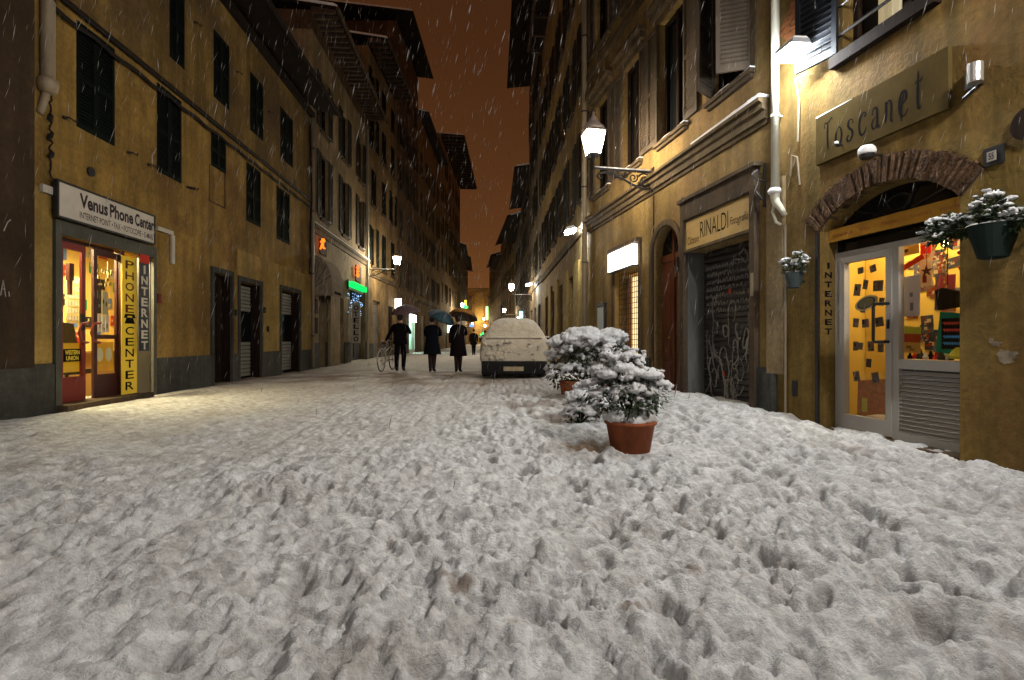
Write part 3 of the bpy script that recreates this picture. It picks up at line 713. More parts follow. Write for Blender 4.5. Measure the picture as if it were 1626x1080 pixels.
# pipes, conduits and cables on the left
def left_pipes():
    u = WL.u(76, .09); t = drain(WL, u, .09, WL.h(76, 132), 9.4, .085, M_pipe, 'fat beige drainpipe at the corner of the phone shop building')
    b = WL.mb(); b.lathe([(.085, .03), (.12, .0), (.13, -.06), (.11, -.16), (.05, -.2)], 12, (0, 0, 0)); b.tube([(0, 0, -.1), (-.02, -.05, -.35), (-.05, -.07, -.5)], .05, 8); b.build('pipe_shoe', M_pipe, t, smooth=True)
    t = WL.thing('cable_bundle', 'knotted black cable hanging below the fat corner drainpipe', 'cable', WL.u(78, .05), .05, WL.h(78, 285))
    b = WL.mb(); n = 26; Ht = WL.h(78, 150) - WL.h(78, 285)
    b.tube([(.02 * math.sin(i * 1.9), .02 + .015 * math.cos(i * 2.3), Ht * i / n) for i in range(n + 1)], [.012 + .03 * max(0, math.sin(i * 1.1)) * (6 < i < 20) for i in range(n + 1)], 6); b.build('cable', M_cable, t)
    t = WL.thing('cable_conduit', 'white plastic conduit along the wall level with the long white shop sign', 'conduit', 0, 0, 0)
    b = WL.mb(); h = 3.17; b.box((WL.u(60), .021, h - .05), (WL.u(91), .07, h + .06)); b.build('trunking', mat('white plastic', (.42, .39, .34), .5, .4), t); b = WL.mb(); b.box((WL.u(246), .021, h - .04), (WL.u(271), .06, h + .04)); ue = WL.u(271)
    b.box((ue - .045, .0215, h - .62), (ue + .045, .0605, h - .041)); b.build('trunking', mat('white plastic', (.42, .39, .34), .5, .4), t)
    drain(WL, WL.u(497, .1), .1, .0, 9.2, .06, M_pipe, 'beige drainpipe between the ochre building and the building with orange neon')
    t = WL.thing('cable_bundle', 'thick black cables dropping beside the beige drainpipe past the two small shops', 'cable', WL.u(490), .05, 0)
    b = WL.mb(); b.tube([(.0, 0, 3.4), (-.05, .03, 5), (.04, .05, 6.2), (0, 0, 9)], .035, 6); b.tube([(.25, .05, 3.2), (.3, .08, 3.6), (.28, .03, 6), (.3, 0, 8.5)], .03, 6); b.build('cable', M_cable, t)
    drain(WL, WL.u(584, .1), .1, .0, 12.5, .075, M_pipew, 'pale drainpipe by the lantern bracket on the left side')
left_pipes()

# --- left: cream building with neon
def neon_building():
    W = WL; t = W.thing('building', 'cream building with orange neon, awning and grey louvred shutters', 'building')
    u0 = W.u(495) + .004; u1 = 28.0; H = 12.6
    wins = []
    for hs, hh in ((5.85, 2.5), (9.3, 2.1)):
        for k in range(3):
            uc = u0 + 1.5 + k * 3.05; wins.append((uc - .5, uc + .5, hs, hs + hh))
    dA = (W.u(506), W.u(516), -.2, 3.1); dB = (W.u(537), W.u(546), -.2, 3.2); dC = (W.u(556), W.u(580), -.2, 3.75)
    b = W.mb(); cutwall(b, u0, u1, -.3, H, wins + [dA, dB, dC], .3, 6); b.build('wall', M_cream, t)
    for a, c, h0, h1 in wins: window(W, t, (a + c) / 2, h0, c - a, h1 - h0, 'open', M_shutg, 22, snow=True)
    rolldoor(W, t, dA[0], dA[1], 3.1, .25, M_dwood); rolldoor(W, t, dB[0], dB[1], 3.2, .25, M_dwood)
    paneldoor(W, t, dC[0], dC[1], 3.0, .28, M_dark)
    strip(W, t, 'cornice', u0, u1, [(.002, 5.05), (.06, 5.05), (.09, 5.2), (.16, 5.26), (.16, 5.36), (.002, 5.40)], M_mould)
    sn = W.mb(); sn.box((u0, .02, 5.385), (u1, .15, 5.41)); sn.build('snow_cover', M_snow, t)
    pieces(W, t, 'plinth', M_plinth, [((a + .003, .002, -.3), (c - .003, .05, .9)) for a, c in ((u0, dA[0]), (dA[1], dB[0]), (dB[1], dC[0]), (dC[1], u1))])
    q = W.mb(); q.box((W.u(519), .05, -.1), (W.u(534), .16, 3.0)); q.build('pilaster', M_cream, t)
    eave(W, t, u0 - .1, u1 + .1, 13.3, .92, rafters=26, rise=.12, back=5); k = W.mb(); k.box((u0, -3, 12.55), (u1, -.02, 13.3)); k.build('attic_wall', M_up, t)
    # curved shop awning
    a = W.thing('awning', 'dusty curved shop awning under the orange neon sign', 'awning', 19.75, 0, 0); n = 8; h0, h1, o = 2.95, 4.2, .72; half = .82
    g = W.mb(); prof = [(o * math.sin(i / n * math.pi / 2), h1 - (h1 - h0) * (1 - math.cos(i / n * math.pi / 2))) for i in range(n + 1)]
    vs = [(x, y, z) for x in (-half, half) for y, z in prof]; fs = [(i, i + 1, n + 2 + i, n + 1 + i) for i in range(n)]
    vs += [(-half, .0, h0), (half, .0, h0)]; k0 = len(vs) - 2
    fs += [(k0, i + 1, i) for i in range(n)] + [(k0 + 1, n + 1 + i, n + 2 + i) for i in range(n)]
    g.add(vs, fs); g.box((-half, o - .015, h0 - .28), (half, o + .005, h0 + .0)); g.box((-half - .005, .02, h0 - .28), (-half + .01, o, h0)); g.build('canopy', mat('grey beige awning cloth', (.20, .16, .115), .9, .1, noise=(4, .3, (1, 1, 1))), a)
    g = W.mb()
    for i in (2, 4, 6): g.tube([(-half - .01, .02, h0), (-half - .01, prof[i][0], prof[i][1])], .014, 5)
    g.build('ribs', M_iron, a)
    f = W.mb(); f.box((-.6, o + .008, h0 - .2), (.3, o + .014, h0 - .09)); f.build('lettering', M_black, a)
    # neon signs
    def neon(x0, x1, y0, y1, label, strokes, v=.16):
        tt = W.thing('neon_sign', label, 'neon sign', 0, 0, 0); g = W.mb(); 
        for st in strokes: g.tube([(W.u(x0 + (x1 - x0) * a, v), v, W.h(x0 + (x1 - x0) * a, y0 + (y1 - y0) * b_)) for a, b_ in st], .032, 5)
        g.build('neon_tube', emitter('orange neon', (1.0, .13, .01), 2.6), tt)
        k = W.mb(); k.box((W.u(x0 - 1), .001, W.h(x0, y1) - .1), (W.u(x1 + 1), .05, W.h(x0, y0) + .1)); k.build('backing', M_stone, tt)
    neon(508, 516, 382, 398, 'orange neon character above the curved awning', [[(.1, .3), (.9, .3)], [(.5, 0), (.45, .5), (.1, 1)], [(.6, .45), (.65, .9), (.95, .95)], [(.75, .05), (.9, .2)]])
    neon(565, 571, 423, 442, 'orange neon character above the green lit sign', [[(.5, 0), (.5, 1)], [(.1, .2), (.9, .22)], [(.2, .5), (.8, .5)], [(.1, .85), (.5, .6), (.9, .9)]])
    tt = W.thing('light_box', 'green lit shop sign over the doorway with blue lights', 'lit sign', 0, 0, 0); g = W.mb(); ua, ub = W.u(557, .2), W.u(580, .2)
    for i in range(3): g.box((ua + (ub - ua) * i / 3 + .03, .1, 3.50), (ua + (ub - ua) * (i + 1) / 3 - .03, .3, 3.76))
    g.build('lit_panel', emitter('green sign light', (.01, .85, .13), 1.1), tt); g = W.mb(); g.box((ua, .051, 3.38), (ub, .098, 3.84)); g.build('backing', M_dark, tt)
    tt = W.thing('curtain_light', 'curtain of small blue white lights hanging under the green sign', 'string lights', 0, 0, 0)
    g = W.mb(); rr = random.Random(3)
    for i in range(80):
        uu = ua + (ub - ua) * rr.random(); hz = 2.15 + 1.15 * rr.random() ** .7; g.lathe([(.004, -.02), (.02, 0), (.004, .02)], 5, (uu, .06, hz))
    g.build('bulbs', emitter('blue white led', (.35, .62, 1.0), 2.0), tt)
    g = W.mb()
    for i in range(9): uu = ua + (ub - ua) * (i + .5) / 9; g.tube([(uu, .06, 2.2), (uu, .06, 3.35)], .006, 4)
    g.build('wires', M_black, tt)
    tt = W.thing('vertical_sign', 'narrow white vertical sign with dark letters beside the doorway with blue lights', 'sign', W.u(572, .5), 0, 0); g = W.mb()
    g.box((-.03, .12, .85), (.03, .50, 2.75)); g.build('board', mat('sign off white', (.32, .29, .25), .6), tt)
    for k, ch in enumerate('OTELLO'):
        g = W.mb(); vs, fs = text_geo(ch, .03); x0 = min(p[0] for p in vs); x1 = max(p[0] for p in vs); y1 = max(p[1] for p in vs)
        g.add([(-.034, .50 - .07 - .24 * (x1 - p[0]) / (x1 - x0) * 1.0, 2.44 - k * .30 + p[1] / y1 * .22) for p in vs], fs); 
        g.build('letter', M_black, tt)
    tt = W.thing('menu_board', 'tall menu panels on the pier next to the awning', 'sign', 0, 0, 0); g = W.mb(); u = (W.u(499) + W.u(503)) / 2
    for z0, z1 in ((2.0, 2.55), (1.25, 1.85)): g.box((u - .16, .002, z0), (u + .16, .04, z1))
    g.build('panel', M_dwood, tt)
neon_building()

# --- left: the rest of the row
def far_left():
    W = WL3; u = lambda Z: Z - 28
    building(W, u(28) + .005, u(35), 17.4, 'tall ochre building with closed green shutters beyond the lantern bracket', M_far, [(5.3, 2.2), (8.8, 2.0), (12.0, 1.9), (14.9, 1.5)], 3, ww=1.0, style=['closed', 'open'], sm=M_shut,
             roof=dict(over=1.05, raft=14, h=17.7, rise=.15, e0=0, e1=0), doors=[(u(29), u(30.6), 3.3, 'roll'), (u(32.6), u(34.2), 3.2, 'panel')], bands=[(4.6, .25, .12, M_mould)], plinth=.8)
    building(W, u(35) + .01, u(43), 23.2, 'tallest left hand building with wide dark eaves cutting into the sky', M_up, [(4.9, 2.1), (8.4, 2.1), (11.8, 2.0), (15.0, 2.0), (18.4, 1.8)], 3, ww=1.05, style=['closed', 'open'], sm=M_shutg,
             roof=dict(over=1.15, raft=0, h=23.4, rise=.12, e0=.6, e1=.2, back=6), doors=[(u(39.2), u(41.6), 3.05, 'hole')], bands=[(4.3, .2, .1, M_mould)], back=8)
    building(W, u(43) + .01, u(56), 20.3, 'dim plaster building with a wall of shutters past the lit green shop', M_far2, [(5.0, 2.1), (8.6, 2.1), (12.0, 2.0), (15.6, 1.9)], 4, ww=1.1, style=['closed', 'open'], sm=M_shutg,
             roof=dict(over=.8, h=20.4, rise=.2), doors=[(u(44.5), u(46.5), 3.2, 'roll'), (u(49), u(51), 3.2, 'roll'), (u(53), u(54.5), 3.2, 'panel')], bands=[(4.2, .25, .12, M_mould)])
    t = building(W, u(56) + .01, u(77.5), 24.0, 'tall building with a huge overhanging roof near the far end on the left', M_far, [(5.5, 2.2), (9.4, 2.2), (13.2, 2.1), (17.0, 2.0), (20.6, 1.8)], 6, ww=1.15, style=['closed', 'open'], sm=M_shutg,
             roof=dict(over=2.5, h=24.3, rise=.08, raft=20, e0=-1.5), doors=[(u(60), u(62), 3.4, 'roll'), (u(66), u(68), 3.4, 'roll'), (u(72), u(74), 3.4, 'panel')])
    W = WL7
    building(W, .01, 21, 15.5, 'narrow far building on the left before the end of the street', M_far, [(5.0, 2.1), (9, 2.0), (12.3, 1.8)], 5, ww=1.1, sm=M_shutg, roof=dict(over=.8, h=15.7), doors=[(4, 6, 3.2, 'roll'), (11, 13, 3.2, 'roll')])
    building(W, 21.01, W.len, 17.0, 'last building on the left beside the glowing end wall', M_far2, [(5.0, 2.1), (9, 2.0), (13, 1.8)], 5, ww=1.1, sm=M_shutg, roof=dict(over=1.0, h=17.3), doors=[(25, 27, 3.2, 'roll'), (33, 35, 3.2, 'roll')])
far_left()
def area(name, loc, rot, sx, sy, power, col):
    l = bpy.data.lights.new(name, 'AREA'); l.shape = 'RECTANGLE'; l.size = sx; l.size_y = sy; l.energy = power; l.color = col
    o = bpy.data.objects.new(name, l); COL.objects.link(o); o.location = loc; o.rotation_euler = rot; return o
def room(W, t, u0, u1, h1, dep, y0, wm, fm, name='interior', h0=-.15):
    b = W.mb(); b.quad((u0, y0 - dep, h0), (u1, y0 - dep, h0), (u1, y0 - dep, h1), (u0, y0 - dep, h1))
    b.quad((u0, y0, h0), (u0, y0 - dep, h0), (u0, y0 - dep, h1), (u0, y0, h1)); b.quad((u1, y0, h0), (u1, y0, h1), (u1, y0 - dep, h1), (u1, y0 - dep, h0))
    b.quad((u0, y0, h1), (u0, y0 - dep, h1), (u1, y0 - dep, h1), (u1, y0, h1)); b.mi = 1; b.quad((u0, y0, h0 + .001), (u1, y0, h0 + .001), (u1, y0 - dep, h0 + .001), (u0, y0 - dep, h0 + .001))
    return b.build(name, [wm, fm], t)
def interior_lamp(W, label, u, v, h, sx, sy, st, col, cat='ceiling lamp'):
    t = W.thing('ceiling_lamp', label, cat, u, v, h)
    b = W.mb(); b.box((-sx / 2 - .02, -sy / 2 - .02, .001), (sx / 2 + .02, sy / 2 + .02, .05)); b.build('housing', M_alu, t)
    b = W.mb(); b.box((-sx / 2, -sy / 2, -.02), (sx / 2, sy / 2, 0)); b.build('lamp_tube', emitter('lamp %s %.1f' % (label[:12], st), col, st), t)
    return t
def card(W, name, label, cat, u, v, h, w, ht, cols, group=None, tilt=0.0, frame=None, rnd=None, face=None):
    """flat printed thing: a board with coloured fields"""
    t = W.thing(name, label, cat, u, v, h, group); b = W.mb(); ms = []
    b.box((-w / 2, -.006, -ht / 2), (w / 2, 0, ht / 2)); ms.append(paper(cols[0]))
    rnd = rnd or random
    for c in cols[1:]:
        b.mi = len(ms); ms.append(paper(c))
        for _ in range(2):
            a = rnd.uniform(-.42, .15) * w; d = rnd.uniform(-.42, .15) * ht; ww = rnd.uniform(.15, .35) * w; hh = rnd.uniform(.1, .32) * ht
            q = .0012 * b.mi + .0002 * _
            for ys in (q,): b.box((a, 0, d), (min(a + ww, w * .45), ys, min(d + hh, ht * .45)))
    o = b.build('print', ms, t)
    if tilt: o.rotation_euler = (0, tilt, 0)
    return t

# ------------------------------------------------------------------ phone shop front and inside
M_red = mat('dark red door frame', (.16, .012, .008), .4, .5)
M_maroon = mat('dark maroon door frame', (.045, .010, .008), .45, .4)
M_inY = mat('yellow shop wall', (.75, .52, .14), .8, .2)
M_tile = mat('shop floor tile', (.35, .28, .18), .4, .4)
def phone_shop():
    W = WL; t = t_phone; a, c, _, htop = shopL; rec = .12
    room(W, t, a - .6, c + 2.1, 2.9, 1.6, -.3, M_inY, M_tile)
    def at(px, py, v): return W.u(px, v), W.h(px, py, v)
    def leaf(x0, x1, m, label, glass_lo, mid=None):
        u0, u1 = W.u(x0, -rec), W.u(x1, -rec); b = W.mb(); f = .075
        b.box((u0, -rec - .04, 0), (u0 + f, -rec, htop - .06)); b.box((u1 - f, -rec - .04, 0), (u1, -rec, htop - .06)); b.box((u0 + f, -rec - .04, htop - .16), (u1 - f, -rec, htop - .06)); b.box((u0 + f, -rec - .04, .02), (u1 - f, -rec, glass_lo))
        if mid: b.box((u0 + f, -rec - .04, mid), (u1 - f, -rec, mid + .07))
        o = b.build('door', m, t); o['label'] = label
        g = W.mb(); g.box((u0 + f, -rec - .024, glass_lo), (u1 - f, -rec - .018, htop - .16)); g.build('pane', G_clear, o)
        return o, u0, u1
    l1, a0, a1 = leaf(94, 136, M_red, 'red framed glass door leaf', .42)
    l2, b0, b1 = leaf(149, 190, M_maroon, 'dark maroon glass door leaf with yellow posters low down', .42, 1.02)
    hd = W.mb()
    def hoop(u, sgn, z): hd.tube([(u, -rec, z + .17), (u, -rec + .07, z + .16), (u + sgn * .16, -rec + .09, z + .14), (u + sgn * .22, -rec + .09, z), (u + sgn * .16, -rec + .09, z - .14), (u, -rec + .07, z - .16), (u, -rec, z - .17)], .018, 6)
    hoop(a1 - .04, -1, 1.12); hd.build('handle', M_red, l1)
    hd = W.mb(); hoop(b0 + .04, -1, 1.12); hd.build('handle', M_red, l2)
    k = W.mb(); k.box((a1 - .13, -rec + .001, 1.16), (a1 - .05, -rec + .03, 1.42)); k.build('lock_case', M_dark, l1)
    top = W.mb(); top.box((a, -rec - .05, htop - .055), (W.u(191), -rec + .01, htop)); top.box((W.u(190.5, -rec), -rec - .05, 0), (W.u(193, -.05), -.046, htop)); top.build('door_frame', M_maroon, t)
    # posters and things inside
    rn = random.Random(5)
    card(W, 'poster', 'yellow poster with a black lettered box behind the red framed door', 'poster', (a0 + a1) / 2, -rec - .05, .72, .46, .46, [(.80, .62, .08)])
    b = W.mb(); u = (a0 + a1) / 2
    tt = W.thing('sticker', 'black transfer sticker with yellow lettering low on the red framed door', 'sticker', 0, 0, 0); b.box((u - .17, -rec - .012, .66), (u + .17, -rec - .008, .86)); b.build('backing', M_black, tt)
    b = W.mb(); put_text(b, 'WESTERN', u - .14, u + .14, .77, .84, -rec - .006, bold=.03); put_text(b, 'UNION', u - .12, u + .12, .68, .75, -rec - .006, bold=.03); b.build('lettering', mat('yellow ink', (.85, .65, .05)), tt)
    for i, uu in enumerate((b0 + .075 + (b1 - b0 - .15) * .27, b0 + .075 + (b1 - b0 - .15) * .73)):
        q = card(W, 'poster', 'yellow poster with a pale oval, %s of the pair low on the maroon door' % ('left' if i == 0 else 'right'), 'poster', uu, -rec - .05, .72, .22, .50, [(.75, .52, .08)], 'pair of oval posters')
        e = W.mb(); e.lathe([(.075, 0), (.075, .004)], 20, (0, 0, 0)); me = e.mesh('oval', mat('pale print', (.85, .78, .45))); o = link('oval', me, q); o.rotation_euler = (R(90), 0, 0); o.scale = (1, 1.6, 1); o.location = (0, -.001 if W.s < 0 else .001, .03)
    for i in range(4):
        card(W, 'notice', ['white price notice', 'white notice with small print', 'pale printed list', 'white leaflet'][i] + ' on the glass of the maroon door, above its middle rail', 'notice', b0 + .12 + i * .085, -rec - .05, 1.27 + .02 * (i % 2), .075, .30, [(.7, .68, .6), (.25, .22, .2)], 'notices above the middle rail', rnd=rn)
    card(W, 'poster', 'dark photo poster on the maroon door above the notices', 'poster', b0 + .17, -rec - .06, 1.66, .16, .42, [(.10, .09, .06), (.5, .4, .2), (.3, .3, .25)], rnd=rn)
    card(W, 'poster', 'grey printed sheet on the maroon door beside the dark photo poster', 'poster', b0 + .34, -rec - .06, 1.64, .14, .40, [(.38, .36, .28), (.1, .1, .08)], rnd=rn)
    # tariff sheet grid on the left glass
    tt = W.thing('price_board', 'pale tariff board with rows of small boxes behind the red framed door', 'price board', 0, 0, 0); b = W.mb(); uc = at(118, 450, -.9)[0]
    b.box((uc - .2, -.9, 1.30), (uc + .22, -.88, 2.12)); b.build('board', paper((.85, .72, .30)), tt); b = W.mb()
    for r_ in range(6):
        for q in range(6): b.box((uc - .18 + q * .064, -.879, 1.34 + r_ * .13), (uc - .135 + q * .064, -.876, 1.43 + r_ * .13))
    b.build('price_boxes', mat('print grey', (.42, .38, .30)), tt)
    tt = W.thing('wall_phone', 'dark red box hanging inside at the top of the left glass', 'box', at(111, 425, -.5)[0], -.5, 2.15); b = W.mb(); b.box((-.05, -.03, -.16), (.05, .03, .12)); b.box((-.03, -.02, -.4), (.03, .02, -.16)); b.build('case', M_maroon, tt)
    tt = W.thing('red_chair', 'black and red office chair inside behind the red framed door', 'chair', at(106, 545, -.75)[0], -.75, 0)
    b = W.mb(); b.tube([(-.1, 0, .5), (.14, .02, .55), (.2, .02, .9), (.1, .0, 1.25)], .028, 6); b.build('arm', mat('red plastic', (.6, .03, .02)), tt)
    b = W.mb(); b.prism([(-.25, .5), (.15, .5), (.18, .85), (.08, 1.28), (-.2, 1.3)], 1, -.05, .05); b.box((-.28, -.25, .42), (.2, .25, .5)); b.tube([(0, 0, -.1), (0, 0, .42)], .03, 6); b.build('backrest', M_dark, tt)
    # counter and shelves further in
    tt = W.thing('shop_counter', 'wooden counter across the inside of the phone shop', 'counter', 0, 0, 0); b = W.mb(); b.box((a - .4, -1.6, -.1), (c + 2, -1.2, .75)); b.box((a - .4, -1.65, .75), (c + 2, -1.15, .79)); b.build('counter', mat('honey wood', (.42, .24, .07), .5), tt)
    rs = random.Random(9)
    for i in range(18):
        uu, hh = at(98 + (i * 11) % 92, 402 + 26 * (i % 6) + rs.uniform(-6, 6), -1.87)
        card(W, 'wall_poster', ['blue', 'red', 'white', 'green', 'dark'][i % 5] + ' poster on the back wall of the phone shop, %s' % ['by the ceiling', 'above the counter'][i % 2], 'poster', uu, -1.87, hh, .24, .22, [[(.2, .3, .6), (.6, .1, .05), (.8, .8, .7), (.1, .4, .15), (.06, .05, .05)][i % 5], (.8, .7, .3)], 'posters on the phone shop back wall', rnd=rs)
    interior_lamp(W, 'bright tube lamp on the phone shop ceiling', (a + c) / 2 - .1, -.75, 2.80, 1.5, .35, 230, (1.0, .84, .44))
    # plant-like hanging display at the top of the right leaf
    tt = W.thing('hanging_display', 'bunch of phone cases hanging inside at the top of the maroon door', 'display', at(168, 408, -.45)[0], -.45, 2.28)
    for i in range(18): x, y, z = rs.uniform(-.16, .16), rs.uniform(-.06, .06), rs.uniform(-.30, .12); b = W.mb(); b.box((x - .02, y - .008, z - .03), (x + .02, y + .008, z + .03)); b.build('phone_case', mat('olive plastic', (.12, .10, .04)), tt)
    # side panels
    tt = W.thing('vertical_sign', 'tall yellow vertical sign with red and black letters right of the glass doors', 'sign', 0, 0, 0)
    u0, u1 = W.u(193.5, -.03), W.u(217.5, -.03); hb, ht = .02, 2.5
    b = W.mb(); b.box((u0, -.045, hb), (u1, -.03, ht)); b.build('board', mat('yellow acrylic with added glow', (.75, .52, .04), .5, .3, emit=((1, .60, .03), .07)), tt)  # faint glow added in place of lamp light falling on the board
    s = 'PHONE*CENTER'; n = len(s); wl = (u1 - u0)
    for i, ch in enumerate(s):
        z1 = ht - .07 - i * (ht - .12) / n; z0 = z1 - (ht - .12) / n * .74; b = W.mb()
        if ch == '*':      # small telephone pictogram
            um = (u0 + u1) / 2; zc = (z0 + z1) / 2
            b.prism([(um - .13, zc - .07), (um + .13, zc - .07), (um + .08, zc + .04), (um - .08, zc + .04)], 1, -.03, -.022); b.prism([(um - .15, zc + .03), (um - .08, zc + .03), (um - .06, zc + .07), (um + .06, zc + .07), (um + .08, zc + .03), (um + .15, zc + .03), (um + .11, zc + .105), (um - .11, zc + .105)], 1, -.03, -.021)
            b.build('telephone_emblem', M_black, tt)
        else:
            put_text(b, ch, u0 + wl * .22, u1 - wl * .22, z0, z1, -.027, bold=.012); b.build('letter', mat('maroon letter', (.10, .012, .01)) if i < 5 else M_black, tt)
    tt = W.thing('vertical_sign', 'dark blue vertical sign with pale capital letters at the edge of the phone shop front', 'sign', 0, 0, 0)
    u0, u1 = W.u(221, .065), W.u(236, .065); b = W.mb(); b.box((u0, .0605, .80), (u1, .075, 2.58)); b.build('board', mat('navy board', (.018, .02, .03), .5), tt)
    b = W.mb(); b.box((u0 + .0, .0755, 2.42), (u1, .079, 2.58)); b.build('red_header', mat('red header', (.45, .02, .01)), tt)
    for i, ch in enumerate('INTERNET'):
        z1 = 2.38 - i * .20; b = W.mb(); w = (u1 - u0); put_text(b, ch, u0 + w * (.16 if ch != 'I' else .4), u1 - w * (.16 if ch != 'I' else .4), z1 - .155, z1, .0765, bold=.03); b.build('letter', mat('pale letter', (.55, .50, .40)), tt)
    # long sign above
    tt = W.thing('shop_sign', 'long white sign with black framed edge and dark serif letters above the phone shop', 'shop sign', 0, 0, 0)
    u0, u1 = W.u(90, .12), W.u(246, .12); h0, h1 = 2.80, 3.36
    b = W.mb(); b.box((u0 + .03, .061, h0 + .03), (u1 - .03, .12, h1 - .03)); b.build('board', mat('white sign board', (.50, .46, .40), .5, .3, noise=(3, .12, (1, 1, 1))), tt)
    b = W.mb(); b.box((u0, .061, h0), (u1, .135, h0 + .03)); b.box((u0, .061, h1 - .03), (u1, .135, h1)); b.box((u0, .061, h0 + .03), (u0 + .03, .135, h1 - .03)); b.box((u1 - .03, .061, h0 + .03), (u1, .135, h1 - .03)); b.build('frame', M_dark, tt)
    wl = u1 - u0; ink = mat('dark plum ink', (.018, .010, .016)); v = .1215
    xs = [(u0 + .19 * wl, u0 + .455 * wl, 'Venus'), (u0 + .475 * wl, u0 + .73 * wl, 'Phone'), (u0 + .75 * wl, u0 + .985 * wl, 'Center')]
    b = W.mb()
    for x0, x1, s in xs: put_text(b, s, x0, x1, h0 + .25, h0 + .475, v, bold=.035)
    # small slab serifs under the stems
    for x0, x1, s in xs:
        vs, fs = text_geo(s, .035)
    b.build('lettering', ink, tt)
    b = W.mb(); put_text(b, 'INTERNET POINT \u2022 FAX \u2022 FOTOCOPIE \u2022 E-MAIL', u0 + .19 * wl, u0 + .975 * wl, h0 + .085, h0 + .19, v, bold=.01); b.build('small_lettering', ink, tt)
    tt = W.thing('alarm_box', 'small dark red alarm box on the ochre wall right of the phone shop', 'alarm box', 0, 0, 0); b = W.mb(); u = W.u(250); b.box((u - .05, .001, 1.72), (u + .05, .05, 1.9)); b.build('case', mat('dark red plastic', (.15, .02, .015)), tt)
phone_shop()
for i, (x, y, tl) in enumerate(((393, 488, 'door number plate'), (396, 520, 'door number plate'), (369, 495, 'door number plate'), (279, 0, ''))):
    if not tl: continue
    b = WL.mb(); u = WL.u(x + (26 if i == 0 else 28 if i == 1 else 3)); h = WL.h(x, y); b.box((u - .07, .019, h - .08), (u + .07, .035, h + .08)); o = b.build('wall_plate', M_dwood)
    o.location = WL.w(0, 0, 0); o.rotation_euler = (0, 0, WL.rz); tag(o, ['small dark plate on the pale render between the two small shops, upper one', 'small dark plate on the pale render between the two small shops, lower one', 'small dark plate right of the wooden panelled door'][i], 'wall plate')

